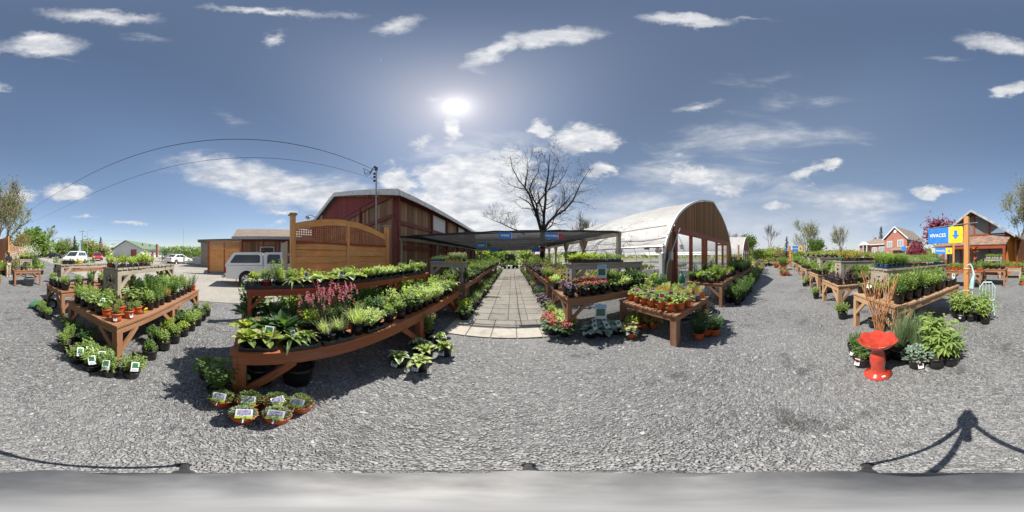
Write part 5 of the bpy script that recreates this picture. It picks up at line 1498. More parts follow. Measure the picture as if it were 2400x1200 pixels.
TG = {'s': tag_mesh(.05, .08, 'dark_photo'), 'm': tag_mesh(.085, .13, 'green_photo', curve=.025), 'r': tag_mesh(.075, .12, 'red_photo', curve=.018), 'rl': tag_mesh(.092, .125, 'red_photo', strip='lime_card'),
      'v': tag_mesh(.105, .10, 'violet_photo', strip='lime_card', stick=.05), 'g': tag_mesh(.08, .12, 'green_photo', strip='lime_card')}
TGN = {'m': tag_mesh(.085, .125, 'green_photo', curve=.02, stick=.004), 'r': tag_mesh(.07, .10, 'red_photo', stick=.004), 's': tag_mesh(.05, .08, 'dark_photo', stick=.004), 'v': tag_mesh(.105, .10, 'violet_photo', strip='lime_card', stick=.03), 'g': tag_mesh(.08, .12, 'green_photo', strip='lime_card', stick=.02), 'rl': tag_mesh(.10, .13, 'red_photo', strip='lime_card', stick=.05)}
CNT = {}
FS = dict(reed=1.0, peony=1.05, pinkspike=1.0, tiny=1.35, tinydark=1.35, tinygrey=1.3, tinylime=1.35, tinyamber=1.3, prim=1.45, primdark=1.45, lily=1.3, bigpale=1.15, biglime=1.15, hosta=1.15, hosta2=1.15, sedum=1.05, sedumd=1.05, straw=1.05, paleround=1.1)
ORD = ['first', 'second', 'third', 'fourth', 'fifth', 'sixth', 'seventh', 'eighth', 'ninth', 'tenth', 'eleventh', 'twelfth', 'thirteenth', 'fourteenth', 'fifteenth', 'sixteenth', 'seventeenth', 'eighteenth', 'nineteenth', 'twentieth', 'twenty first', 'twenty second', 'twenty third', 'twenty fourth', 'twenty fifth', 'twenty sixth', 'twenty seventh', 'twenty eighth', 'twenty ninth', 'thirtieth']
def plant(kind, x, y, z, where, pk='black', r=.1, h_=.18, s=1.0, tg=None, tdir=None, group=None, tilt=None, nolabel_ord=False, toff=.6, tz=None, label=None, rest='on', bowl=False):
    key = (kind, pk, where); CNT[key] = CNT.get(key, 0)+1
    if label is None: label = '%s in %s %s' % (DESC[kind], PWORD[pk], where)
    if USED.get(label) and not group:
        pass
    if len(label.split()) > 16: label = label.replace(' the ', ' ')
    if len(label.split()) > 16: label = label.replace(' in small black pot', '').replace(' in black pot', '')
    if len(label.split()) > 16: label = ' '.join(label.split()[len(label.split())-16:])
    nm = 'potted_'+KN.get(kind, 'plant')
    cat = 'seedling' if KN.get(kind) == 'seedling' else 'potted plant'
    o = thing(nm, label, cat, (x, y, z+.001), 0, group)
    v = random.choice(F[kind])
    inst('pot', pot_bowl(r, h_) if bowl else pot(pk, r, h_), o, rz=random.uniform(0, 6.28))
    rz = random.uniform(0, 6.28)
    s *= FS.get(kind, 1.36)
    fo = inst('foliage', v[0], o, (0, 0, h_*.86), rz, (s, s, s*random.uniform(.82, 1.15))); fo.rotation_euler = (random.gauss(0, .07), random.gauss(0, .07), rz)
    if v[1]: inst('flowers', v[1], o, (0, 0, h_*.86), rz, s)
    if tg:
        td = math.atan2(-y, -x) if tdir is None else tdir       # tag faces the aisle where the visitor stands
        a = td+random.uniform(-.5, .5)
        to = inst('plant_tag', TGN[tg] if toff >= 1 else TG[tg], o, (math.cos(a)*r*toff, math.sin(a)*r*toff, (h_+.02) if tz is None else tz), 0)
        to.rotation_euler = ((-.7 if tg == 'v' else random.uniform(-.5, -.1)), random.uniform(-.25, .25), a+math.pi/2)
    return o
def row(n, p0, p1, z, kinds, where, pk='black', r=.1, h_=.18, s=1.0, tg=None, tprob=.3, jit=.02, end='left', rowname='', group=None, pots=None, sj=.2, tdir=None):
    """n pots from p0 to p1; labels count from p0"""
    for i in range(n):
        t_ = i/(n-1) if n > 1 else 0
        x = p0[0]+(p1[0]-p0[0])*t_+random.gauss(0, jit); y = p0[1]+(p1[1]-p0[1])*t_+random.gauss(0, jit)
        k = kinds[int(i*len(kinds)/n)] if not isinstance(kinds, str) else kinds
        pkk = pots[i % len(pots)] if pots else pk
        near = math.hypot(x, y) < 6.5
        if k in ('bushy', 'green', 'varieg', 'dark', 'stem', 'lime') and random.random() < .2: k = random.choice(('bushy', 'green', 'stem', 'lime', 'dark', 'stemlight', 'round', 'varieg'))
        for lb_ in ('%s in %s, %s from %s %s' % (DESC[k], PWORD[pkk], ORD[i], end, where), '%s, %s from %s %s' % (DESC[k], ORD[i], end, where), '%s, %s from %s %s' % (DESC[k], ORD[i], end, where.replace('the ', '')), '%s, %s from %s %s' % (' '.join(DESC[k].split()[-2:]), ORD[i], end, where.replace('the ', ''))):
            if len(lb_.split()) <= 16: break
        plant(k, x, y, z, where, pkk, r*random.uniform(.95, 1.05) if r > .07 else r, h_, s*random.uniform(1-sj, 1+sj), ((tg or 's') if random.random() < (tprob if tg else (.28 if near and KN.get(k) != 'seedling' else 0)) else None), tdir, group, label=lb_)
# keep pot meshes few: quantise
_pot = pot
def pot(kind, r, h_): return _pot(kind, round(r/.01)*.01 if r > .05 else r, h_)

# carry trays with humps
def tray_mesh(L_, W2, humps):
    mb = MB(); h_ = .045
    mb.box(-L_/2, L_/2, -W2/2, W2/2, 0, .008)
    for sy in (-1, 1):
        mb.prism([(-L_/2, 0)]+[(-L_/2+L_*i/(humps*4), (h_+.035*max(0, math.cos(i*math.pi/2)) if True else 0)) for i in range(humps*4+1)]+[(L_/2, 0)], sy*W2/2-.004, sy*W2/2+.004)
    mb.box(-L_/2-.004, -L_/2+.004, -W2/2, W2/2, 0, h_); mb.box(L_/2-.004, L_/2+.004, -W2/2, W2/2, 0, h_)
    return mb.mesh('carry_tray', M['tray_black'])
TR = {}
def tray(x, y, z, L_, W2, rz, label, humps=2, group=None):
    k = (L_, W2, humps)
    if k not in TR: TR[k] = tray_mesh(*k)
    o = inst('carry_tray', TR[k], None, (x, y, z+.001), rz); return tag(o, label, 'tray', group)

# ================================================================ PLACEMENT
random.seed(500)
# ---- long red bench, front row (label order left to right)
G1 = None
LB = 'on the long red bench'
def T_(x, y, z, L_, W2, rz, label, humps=2, group=None): return tray(x, y, z, L_, W2, rz, label, humps, group)
H90 = R(90)
T_(-1.55, .02, .64, .34, .22, H90, 'black tray of yellow green primroses at the left end, long red bench')
plant('prim', -1.53, -.07, .65, '', r=.062, h_=.10, s=.85, label='yellow green primrose in black pot, leftmost on the long red bench')
plant('prim', -1.53, .11, .65, '', r=.062, h_=.10, s=.9, tg='m', label='yellow green primrose with photo tag, second from left, long red bench', tdir=0)
T_(-1.53, .42, .64, .34, .24, H90, 'black tray with strappy green plants, second tray on the long red bench')
plant('lily', -1.53, .34, .65, '', r=.062, h_=.09, s=1.0, tg='s', tdir=0, label='strappy green daylily with tag over the bench edge, long red bench')
plant('lily', -1.56, .50, .65, '', r=.062, h_=.09, s=.9, label='strappy green daylily behind the tagged one, long red bench')
T_(-1.53, .80, .64, .34, .24, H90, 'black tray with striped grass, third tray on the long red bench')
plant('grass', -1.53, .70, .65, '', r=.062, h_=.10, s=.8, tg='s', tdir=0, label='short striped grass in third tray, long red bench')
plant('grass', -1.55, .88, .65, '', r=.062, h_=.10, s=.85, tg='s', tdir=0, label='short striped grass beside black pot, long red bench')
plant('grass', -1.52, 1.08, .64, '', r=.085, h_=.17, s=1.0, label='taller striped grass in large black pot, long red bench')
T_(-1.55, 1.32, .64, .30, .24, H90, 'black tray with white edged mat plant, centre of the long red bench')
plant('varieg', -1.52, 1.26, .65, '', r=.062, h_=.08, s=.85, label='white edged spreading plant hanging over its tray, long red bench')
plant('varieg', -1.56, 1.42, .65, '', r=.062, h_=.08, s=.8, label='white edged spreading plant, second in its tray, long red bench')
plant('bushy', -1.55, 1.64, .64, '', r=.075, h_=.12, s=.6, tg='s', tdir=0, label='short light green plant with blue tag, centre of long red bench')
plant('bushy', -1.52, 1.86, .64, '', r=.08, h_=.17, s=.55, label='short light green plant in tall black pot, long red bench centre')
row(7, (-1.54, 2.08), (-1.52, 3.1), .64, ['varieg'], 'along the front of the long red bench', r=.07, h_=.13, s=.95, rowname='f')
row(6, (-1.55, 3.28), (-1.55, 4.08), .64, ['round', 'bushy', 'stemlight', 'bushy', 'round', 'stemlight'], 'at the far right front of the long red bench', r=.07, h_=.12, s=1.15)
# second and third rows
row(5, (-1.80, -.08), (-1.82, .62), .64, ['prim', 'primdark', 'primdark', 'lily', 'lime'], 'in the second row of the long red bench', r=.07, h_=.12, s=1.1)
plant('pinkspike', -1.80, .84, .64, '', r=.08, h_=.14, s=1.0, label='tall pink catchfly in full flower, centre of the long red bench')
plant('pinkspike', -1.86, 1.06, .64, '', r=.08, h_=.14, s=.92, label='second pink catchfly with airy stems, right of the tall one')
plant('pinkspike', -1.82, .66, .64, '', r=.08, h_=.14, s=.82, label='third pink catchfly, left of the tall one on the red bench')
row(9, (-1.80, 1.35), (-1.80, 3.1), .64, ['green', 'dark', 'bushy', 'varieg', 'round', 'varieg', 'green', 'varieg', 'bushy'], 'in the second row right of the pink flowers', r=.075, h_=.13, s=.95)
row(5, (-1.82, 3.3), (-1.82, 4.1), .64, ['stemlight', 'bushy', 'varieg', 'bushy', 'stemlight'], 'in the second row at the far right', r=.07, h_=.13, s=1.1)
row(16, (-2.12, -.08), (-2.12, 4.05), .64, ['primdark', 'primdark', 'green', 'bushy', 'lime', 'dark', 'green', 'bushy', 'varieg', 'dark', 'bushy', 'green', 'varieg', 'bushy', 'lime', 'green'], 'under the red shelf front', r=.08, h_=.13, s=1.1)
row(15, (-2.47, -.05), (-2.47, 4.0), .64, ['dark', 'bushy', 'lime', 'green', 'bushy', 'varieg', 'stem', 'green', 'stem', 'green', 'bushy', 'lime', 'bushy', 'green', 'bushy'], 'along the back of the long red bench', r=.08, h_=.14, s=1.25)
# ---- red shelf: trays of hostas and seedlings
sk = [('hosta', 'grey', .7), ('bushy', 'red', .55), ('stemlight', 'black', .8), ('lily', 'black', .85), ('hosta2', 'black', .85), ('bigpale', 'black', .9), ('biglime', 'black', .95), ('hosta', 'black', .8), ('bigpale', 'black', 1.0), ('biglime', 'black', .95),
      ('lime', 'black', .7), ('stemlight', 'black', .55), ('varieg', 'black', .6), ('varieg', 'black', .6), ('round', 'black', .7), ('stemlight', 'black', .7), ('bushy', 'black', .7), ('stemlight', 'black', .85), ('lily', 'black', .7), ('bushy', 'black', .8)]
for i, (k, pk, s_) in enumerate(sk):
    y = -.05+i*.178
    plant(k, -2.09+random.gauss(0, .01), y, 1.19, '', pk, .055, .09, s_*random.uniform(.9, 1.05), tg='s' if i in (1, 4, 7, 9, 12, 15) else None, tdir=-.1, label='%s in %s, %s from left on the red shelf' % (DESC[k], 'small '+PWORD[pk], ORD[i]))
    k2 = ['lime', 'round', 'varieg', 'bushy', 'tinylime'][i % 5]
    plant(k2, -2.25, y+.03, 1.19, '', 'black', .05, .08, .6 if k2 != 'tinylime' else 1.1, label='%s, %s from left in the rear row of the red shelf' % (DESC[k2], ORD[i]))
for i in range(10):
    T_(-2.13, .04+i*.356, 1.18, .345, .26, H90, 'black humped carry tray, %s from left on the red shelf' % ORD[i])
# ---- on the gravel by the red bench
og = [(-1.22, -.26, 'sedumd'), (-1.20, -.05, 'sedumd'), (-1.02, -.08, 'sedum'), (-1.00, .13, 'sedum'), (-1.18, .14, 'sedumd'), (-1.12, .31, 'sedumd'), (-1.10, .03, 'sedum')]
names = ['leftmost', 'rear left', 'front left', 'front right', 'rear centre', 'rightmost', 'middle']
for (x, y, k), nm_ in zip(og, names):
    if nm_ == 'middle': continue
    plant(k, x, y, 0, '', 'orange', .09, .13, 1.0, tg='v', tdir=math.atan2(-y*.8, -x), toff=.95, tz=.15, label='grey green cushion in shallow orange pot at the red post foot, %s' % nm_)
plant('stem', -1.38, -.34, 0, '', r=.09, h_=.14, s=1.05, label='dark green leafy plant on gravel left of the red post')
plant('round', -1.62, -.30, 0, '', r=.09, h_=.14, s=1.2, label='round leafed plant in shade just behind the red bench post')
plant('sedumd', -1.66, -.52, 0, '', r=.09, h_=.14, s=1.5, label='bushy dark cushion plant behind the leafy plant left of red post')
for k, (x, y, r_) in enumerate(((-1.62, .42, .17), (-1.66, .04, .15))):
    o = thing('nursery_tub', ['large black tub of soil under the red bench', 'empty black tub just behind the red bench post'][k], 'tub', (x, y, .001))
    mb = MB(); mb.smooth = True; h_ = .30
    mb.lathe([(.001, .001), (r_*.82, 0), (r_*.98, h_*.86), (r_*1.05, h_*.87), (r_*1.05, h_), (r_*.98, h_), (r_*.94, h_*.75)], 24); mb.build('tub_wall', M['black_pot'], o)
    mb = MB(); mb.lathe([(r_*.94, h_*(.86 if k == 0 else .3)), (.001, h_*(.88 if k == 0 else .3))], 20); mb.build('soil', M['soil'], o)
hp = [(-1.30, 1.55, 'hosta', 'cream edged hosta in black pot under the red bench, left of three in front'), (-1.03, 1.62, 'hosta2', 'yellow hosta with green rims in front black pot by the red bench'), (-.93, 2.12, 'hosta2', 'small yellow hosta in black pot nearest the path start'),
      (-1.12, 1.92, 'hosta2', 'yellow hosta behind the front pair by the red bench'), (-1.32, 2.05, 'hosta', 'cream edged hosta behind the middle red post'), (-1.12, 2.38, 'hosta', 'half hidden hosta at the rear of the hosta group'), (-1.42, 2.5, 'stem', 'dark stemmed plant behind the hosta group')]
for x, y, k, lb_ in hp: plant(k, x, y, 0, '', 'black', .11, .19, 1.2, label=lb_, tg='m' if k != 'stem' and y < 1.8 or 'nearest' in lb_ else None, tdir=math.atan2(-y, -x), toff=1.1, tz=.05)
plant('round', -1.12, 3.72, .0, '', r=.12, h_=.2, s=1.1, label='lime green leafy plant in black pot at the red bench right end')
plant('lime', -1.16, 3.98, .0, '', r=.12, h_=.2, s=1.5, label='lime green mound in black pot at the path edge')

# ---- corner bench toward the parking lot
CB = 'on the corner bench'
for i, (x, y, lb_) in enumerate(((-1.50, -1.73, 'orange pot with sprouting plant and white tag, at the corner of the bench'), (-1.72, -1.70, 'orange pot with white tag, second from the bench corner'), (-1.52, -1.98, 'orange pot behind the corner pot'), (-1.95, -1.74, 'orange pot with yellow reel hanging, third from the bench corner'), (-1.78, -1.96, 'orange pot in the second row near the bench corner'))):
    plant('stem' if i < 2 else 'bushy', x, y, .64, '', 'orange', .078, .13, .45, tg='s' if i < 2 else None, tdir=.9, toff=1.1, tz=.03, label=lb_)
o = thing('ribbon_reel', 'small yellow ribbon reel lying against the orange pot', 'reel', (-2.03, -1.64, .70))
mb = MB(); mb.tube([(.035*math.cos(a*.524), .02*math.sin(a*.5), .035*math.sin(a*.524)) for a in range(13)], .014, 8); mb.build('ring', M['yellow_pot'], o)
row(10, (-2.22, -1.72), (-4.15, -1.72), .64, ['bushy', 'green', 'stemlight', 'straw', 'stem', 'stemlight', 'stem', 'stemlight', 'stemlight', 'stem'][:10], 'along the front of the corner bench', pots=['black']*9+['orange'], r=.085, h_=.15, s=.8)
row(9, (-2.3, -1.98), (-4.1, -1.98), .64, ['round', 'fan', 'dark', 'stemlight', 'bushy', 'varieg', 'bushy', 'stemlight', 'bushy'], 'in the second row of the corner bench', r=.09, h_=.15, s=1.05)
row(8, (-2.35, -2.25), (-4.1, -2.25), .64, ['round', 'dark', 'dark', 'bushy', 'bushy', 'stemlight', 'bushy', 'bushy'], 'just before the grey shelf, corner bench', r=.09, h_=.15, s=1.1)
for i, y in enumerate((-2.12, -2.36, -2.62, -2.88)):
    plant(['round', 'bushy', 'bushy', 'bushy'][i], -1.50, y, .64, '', 'black', .085, .16, .9, tg='m', tdir=.9, toff=1.2, tz=.17, label='leafy plant with large photo tag, %s from front on the bench end' % ORD[i])
row(4, (-1.78, -2.2), (-1.78, -2.9), .64, ['bushy', 'round', 'bushy', 'green'], 'in the second file at the corner bench end', r=.085, h_=.15, s=.85)
row(7, (-2.2, -3.0), (-4.1, -3.0), .64, ['green', 'round', 'dark', 'bushy', 'green', 'bushy', 'bushy'], 'behind the grey shelf, corner bench', r=.09, h_=.15, s=.9)
o = thing('empty_pot', 'empty grey pot lying on its side on the corner bench', 'pot', (-1.82, -2.45, .72), R(160))
inst('pot', pot('grey', .09, .17), o).rotation_euler = (R(90), 0, R(20))
# grey shelf seedlings
for i in range(7):
    x = -2.18-(i//2)*.20-.0; y = -2.48 if i % 2 == 0 else -2.72
    plant(['tinylime', 'lime', 'tinylime', 'tinyamber', 'lime', 'bushy', 'varieg'][i], x, y, 1.365, '', ['white', 'red'][i % 2], .052, .08, [1.3, .85, 1.3, 1.2, .85, .7, .7][i], label='%s in %s, %s on the corner bench shelf' % (DESC[['tinylime', 'lime', 'tinylime', 'tinyamber', 'lime', 'bushy', 'varieg'][i]], PWORD[['white', 'red'][i % 2]], ORD[i]))
row(5, (-2.86, -2.46), (-3.3, -2.46), 1.365, ['lime', 'tiny', 'varieg', 'tinylime', 'lime'], 'at the lot side of the corner shelf', pots=['red', 'white'], r=.052, h_=.08, s=.9)
T_(-2.4, -2.6, 1.36, .5, .36, 0, 'black tray with lime seedlings on the corner bench shelf', 3)
T_(-2.95, -2.6, 1.36, .5, .36, 0, 'black tray with red and white cups, second on the corner shelf', 3)
# ground pots around the corner bench
row(8, (-1.78, -1.34), (-3.95, -1.22), 0, ['green', 'bushy', 'bushy', 'green', 'bushy', 'bushy', 'green', 'bushy'], 'on gravel before the corner bench', r=.11, h_=.19, s=.8)
row(5, (-2.2, -1.55), (-3.9, -1.5), 0, ['green', 'green', 'bushy', 'green', 'bushy'], 'on gravel under the corner bench front', r=.11, h_=.18, s=.85)
gp = [(-1.27, -1.22, 'rightmost'), (-1.12, -1.40, 'front centre'), (-1.02, -1.62, 'front left'), (-1.20, -1.62, 'rear centre'), (-.96, -1.88, 'left'), (-1.12, -1.86, 'rear left'), (-.94, -2.25, 'furthest left'), (-1.1, -2.45, 'rear furthest left')]
for i, (x, y, nm_) in enumerate(gp):
    plant('bushy' if i < 6 else 'stemlight', x, y, 0, '', 'black', .105, .12 if i < 6 else .19, .85, tg='m' if i < 6 else None, tdir=math.atan2(-y, -x), toff=1.25, tz=.20, label='light green perennial at the brown corner post foot, %s' % nm_)
row(4, (-1.3, -2.2), (-1.3, -3.1), 0, ['dark', 'dark', 'green', 'green'], 'under the corner bench end', r=.11, h_=.16, s=.9)
# ---- second bench behind
row(7, (-1.52, -3.66), (-3.9, -3.66), .76, ['bushy', 'bushy', 'green', 'round', 'bushy', 'green', 'bushy'], 'on the second bench front', r=.10, h_=.17, s=.65)
row(4, (-1.52, -3.95), (-1.52, -4.6), .76, ['bushy', 'green', 'bushy', 'bushy'], 'along the end of the second bench', r=.10, h_=.17, s=.65)
row(6, (-1.8, -4.1), (-3.6, -4.1), .76, ['green', 'round', 'green', 'bushy', 'green', 'bushy'], 'in the middle of the second bench', r=.10, h_=.17, s=.7)
row(3, (-1.12, -3.72), (-1.12, -4.2), 0, ['bushy', 'green', 'bushy'], 'on gravel by the second bench post', r=.10, h_=.17, s=.7)
for i, (x, y, pk) in enumerate(((-2.15, -5.1, 'black'), (-2.42, -5.1, 'black'), (-2.7, -5.1, 'yellow'), (-2.3, -4.97, 'black'))):
    o = thing('empty_pot', 'empty %s on the slatted shelf, %s from left' % (['black pot', 'black pot', 'yellow tub', 'black pot in front'][i], ORD[i]), 'pot', (x, y, 1.325)); inst('pot', pot(pk, .1, .12), o)
row(5, (-3.05, -7.6), (-3.9, -7.5), .95, 'farlight', 'on the dark bench behind the slatted shelf', r=.12, h_=.2, s=1.0)
row(6, (-3.0, -8.3), (-5.3, -8.3), .95, 'farbush', 'at the back of the dark bench', r=.12, h_=.2, s=1.1)
# small bench near the woman
row(3, (-.86, -8.35), (-1.4, -8.35), .86, 'tinydark', 'on the small pale bench', pots=['grey', 'black', 'grey'], r=.09, h_=.2, s=1.0)
row(5, (-1.45, -8.3), (-2.05, -8.3), .86, 'lime', 'at the right of the small pale bench', pk='white', r=.06, h_=.1, s=.9)
row(5, (-1.1, -8.9), (-1.7, -8.9), 1.42, 'lime', 'on the small grey shelf near the woman', r=.06, h_=.1, s=.9)
row(3, (-1.9, -9.0), (-2.0, -9.3), .86, 'stem', 'behind the little grey shelf', r=.12, h_=.2, s=1.5)
o = thing('nursery_tub', 'big grey tub standing under the small pale bench', 'tub', (-1.5, -8.25, gz(-1.5, -8.25)))
mb = MB(); mb.smooth = True; mb.lathe([(.001, 0), (.2, 0), (.26, .36), (.29, .37), (.29, .42), (.26, .42), (.22, .2)], 24); mb.build('tub_wall', M['grey_pot'], o)
for i in range(7):
    x, y = pol(6+i*15, 12.5+(i % 3)*.9)
    plant('farlight', x, y, gz(x, y), '', 'black', .2, .3, 2.6+random.random(), label='large shrub in black tub before the reed fence, %s from left' % ORD[i])
def flower_cloud(px, d, zc, rad, label, m_='fl_white'):
    x, y = pol(px, d); mb = MB(); st = MB(); z0 = gz(x, y)
    for k in range(420):
        a, r_ = random.uniform(0, 6.28), rad*math.sqrt(random.random()); z = zc+random.gauss(0, .22)
        mb.quad((r_*math.cos(a), r_*math.sin(a), z-z0), rv(1).normalized()*.035, rv(1).normalized()*.035)
    for k in range(14):
        a, r_ = random.uniform(0, 6.28), rad*random.random(); st.tube([(0, 0, 0), (r_*math.cos(a), r_*math.sin(a), zc-z0)], .012, 3)
    o = thing('flowering_shrub', label, 'shrub', (x, y, z0)); mb.build('blossom', M[m_], o); st.build('stems', M['bark'], o)
flower_cloud(60, 11.3, 1.95, .6, 'white blossoming shrub behind the small pale bench')
flower_cloud(78, 12.0, 1.95, .6, 'white blossoming shrub left of the grey sedan')
flower_cloud(30, 12.5, 1.6, .6, 'pale blossoming shrub behind the woman')

# ---- right bench with red leafed plants
for i, x in enumerate((1.13, 1.40, 1.62, 1.85, 2.20, 2.5, 2.8)):
    k = ['heuch', 'redbeg', 'redbeg', 'redbeg', 'round', 'varieg', 'round'][i]
    plant(k, x, 2.98, .78, '', 'black', .085, .15, .85, tg='r' if i in (0, 1, 2, 3) else None, tdir=-1.9, toff=.98, tz=.19, label='%s in black pot, %s from left at the front, right bench' % (DESC[k], ORD[i]))
row(6, (1.12, 3.2), (2.7, 3.2), .78, ['heuch', 'redbeg', 'redbeg', 'round', 'dark', 'round'], 'in the second row of the right bench', r=.085, h_=.14, s=.95, tg='r', tprob=.4, tdir=-1.9)
row(9, (1.6, 3.44), (3.3, 3.5), .78, ['heuchred']*5+['stem', 'round', 'dark', 'round'], 'under the grey shelf of the right bench', r=.08, h_=.14, s=.95)
row(8, (1.12, 3.95), (3.3, 3.95), .78, ['varieg', 'amber', 'heuchred', 'heuchred', 'heuchred', 'dark', 'bushy', 'bushy'], 'at the back of the right bench', r=.08, h_=.14, s=1.0)
row(6, (2.7, 3.05), (3.45, 3.3), .78, ['round', 'dark', 'round', 'bushy', 'round', 'round'], 'at the right end of the right bench', r=.085, h_=.14, s=1.2)
# shelf cups
cups = [('lime', 'red', .7), ('lime', 'red', .75), ('biglime', 'tan', .5), ('tinylime', 'green', 1.2), ('tinylime', 'white', 1.2), ('tinylime', 'green', 1.3), ('tinylime', 'red', 1.2), ('tinygrey', 'green', 1.2), ('tinylime', 'white', 1.3), ('tiny', 'blue', .9), ('tiny', 'blue', .9), ('tiny', 'blue', .9), ('tiny', 'blue', .9)]
for i, (k, pk, s_) in enumerate(cups):
    plant(k, 1.38+i*.112, 3.5, 1.45, '', pk, .048, .07, s_, label='%s in %s, %s from left on the right grey shelf' % (DESC[k], PWORD[pk], ORD[i]))
    plant('tinylime' if i < 9 else 'tiny', 1.40+i*.112, 3.63, 1.45, '', pk, .048, .07, 1.1, label='%s, %s from left in the rear file of the right grey shelf' % (DESC['tinylime' if i < 9 else 'tiny'], ORD[i]))
for i in range(4): T_(1.5+i*.37, 3.56, 1.44, .36, .26, 0, 'black cup tray on the grey shelf right of the path, %s from left' % ORD[i], 3)
# low slatted bench: orange primroses
pos = [(2.28, 1.55), (2.28, 1.76), (2.30, 1.98), (2.32, 2.2), (2.34, 2.42), (2.34, 2.62), (2.52, 1.52), (2.54, 1.72), (2.55, 1.95), (2.58, 2.2), (2.6, 2.45), (2.62, 2.66)]
for i, (x, y) in enumerate(pos):
    plant('round' if i % 5 else 'biglime', x, y, .625, '', 'orange', .072, .155, .88 if i % 5 else .7, tg='rl' if i in (1, 2, 3, 4, 7, 9) else None, tdir=math.atan2(-y, -x), toff=1.02, tz=.19, label='primrose in orange pot on the low slatted bench, %s file, %s from front' % ('left' if i < 6 else 'second', ORD[i % 6]))
plant('round', 2.42, 1.44, .625, '', 'orange', .07, .15, .75, label='primrose in the frontmost orange pot, low slatted bench corner')
plant('round', 2.66, 1.43, .625, '', 'orange', .07, .15, .75, label='primrose in orange pot right of the frontmost, low slatted bench', tg='rl', tdir=-2.4)
row(5, (2.80, 1.7), (2.80, 2.6), .625, 'straw', 'in the middle of the low slatted bench', r=.07, h_=.13, s=.95)
row(4, (2.98, 1.6), (3.0, 2.4), .625, ['straw', 'grass', 'straw', 'straw'], 'right of centre, low slatted bench', pk='grey', r=.07, h_=.13, s=.85)
row(4, (3.18, 1.48), (3.2, 2.3), .625, ['straw', 'grass', 'grass', 'varieg'], 'near the right end, low slatted bench', pk='grey', r=.07, h_=.13, s=.8)
row(3, (3.42, 1.48), (3.42, 2.1), .625, ['whitespike', 'bushy', 'bushy'], 'at the right edge, low slatted bench', pk='orange', r=.065, h_=.14, s=.8)
row(6, (2.9, 2.72), (3.5, 2.55), .625, ['round', 'varieg', 'round', 'bushy', 'round', 'dark'], 'at the back of the low slatted bench', r=.08, h_=.14, s=1.0)
# under and beside
for i, (x, y, k) in enumerate(((1.38, 2.62, 'paleround'), (1.62, 2.55, 'paleround'), (1.88, 2.5, 'paleround'), (1.52, 2.85, 'paleround'), (1.76, 2.8, 'paleround'))):
    plant(k, x, y, 0, '', 'black', .12, .12, 1.1, tg='m', tdir=-1.9, toff=1.1, tz=.21, label='silver leafed plant with photo tag under the right bench, %s' % ['left front', 'centre front', 'right front', 'left rear', 'right rear'][i])
plant('amber', 2.02, 2.30, 0, '', 'orange', .10, .13, .9, tg='g', tdir=-2.2, label='amber leafed plant in front orange pot between the two right benches')
plant('paleround', 1.96, 2.18, 0, '', 'orange', .10, .13, .7, label='pale leafed plant in orange pot between the two right benches')
plant('lime', 2.16, 2.42, 0, '', 'orange', .085, .13, 1.1, tg='g', tdir=-2.2, label='lime leafed plant in orange pot under the low bench edge')
for i, (x, y) in enumerate(((2.45, 2.35), (2.6, 2.2), (2.35, 2.6), (2.75, 2.45), (2.55, 2.6))): plant('amber', x, y, 0, '', 'orange', .09, .13, 1.0, label='bronze yellow heuchera in shade under the low bench, %s' % ORD[i])
for i, (x, y, k) in enumerate(((2.62, 1.18, 'dark'), (2.83, 1.12, 'bronze'), (2.88, .98, 'dark'), (3.08, 1.05, 'dark'), (3.25, 1.2, 'bronze'), (3.05, 1.3, 'stem'))):
    plant(k, x, y, 0, '', 'orange', .10, .15, .9, tg='g' if i in (1, 3) else None, tdir=math.atan2(-y, -x), toff=.9, tz=.22, label='plant in orange pot right of the thick post, %s' % ['leftmost', 'second', 'front', 'right front with tag', 'rightmost', 'rear'][i])
o = thing('garden_hose', 'coiled black garden hose under the benches near the greenhouse', 'hose', (4.05, 1.75, 0))
mb = MB()
for c_, (cx, cy, R_) in enumerate(((0, 0, .42), (.12, .05, .34), (-.55, .25, .38))):
    pts = [(cx+R_*(1+.06*math.sin(a*.9+c_))*math.cos(a*.3), cy+R_*.8*(1+.06*math.cos(a*.7))*math.sin(a*.3), .03+.035*(a/21)+.01*math.sin(a)) for a in range(0, 105)]
    mb.tube(pts, .013, 5)
mb.build('coil', M['hose'], o)
# begonias left of the right bench, on the path edge
for i, (x, y, k) in enumerate(((.76, 2.95, 'redbeg'), (.95, 2.82, 'redbeg'), (.74, 3.2, 'redbeg'), (.93, 3.08, 'varieg'), (1.02, 3.3, 'varieg'), (.82, 3.42, 'redbeg'), (1.15, 3.05, 'varieg'))):
    plant(k, x, y, .02, '', 'black', .105, .13, 1.05, tg='r' if i == 0 else None, tdir=-2, label='%s at the right path corner, %s' % (DESC[k], ['left front', 'front', 'left rear', 'centre', 'rear centre', 'rearmost', 'against the bench post'][i]))
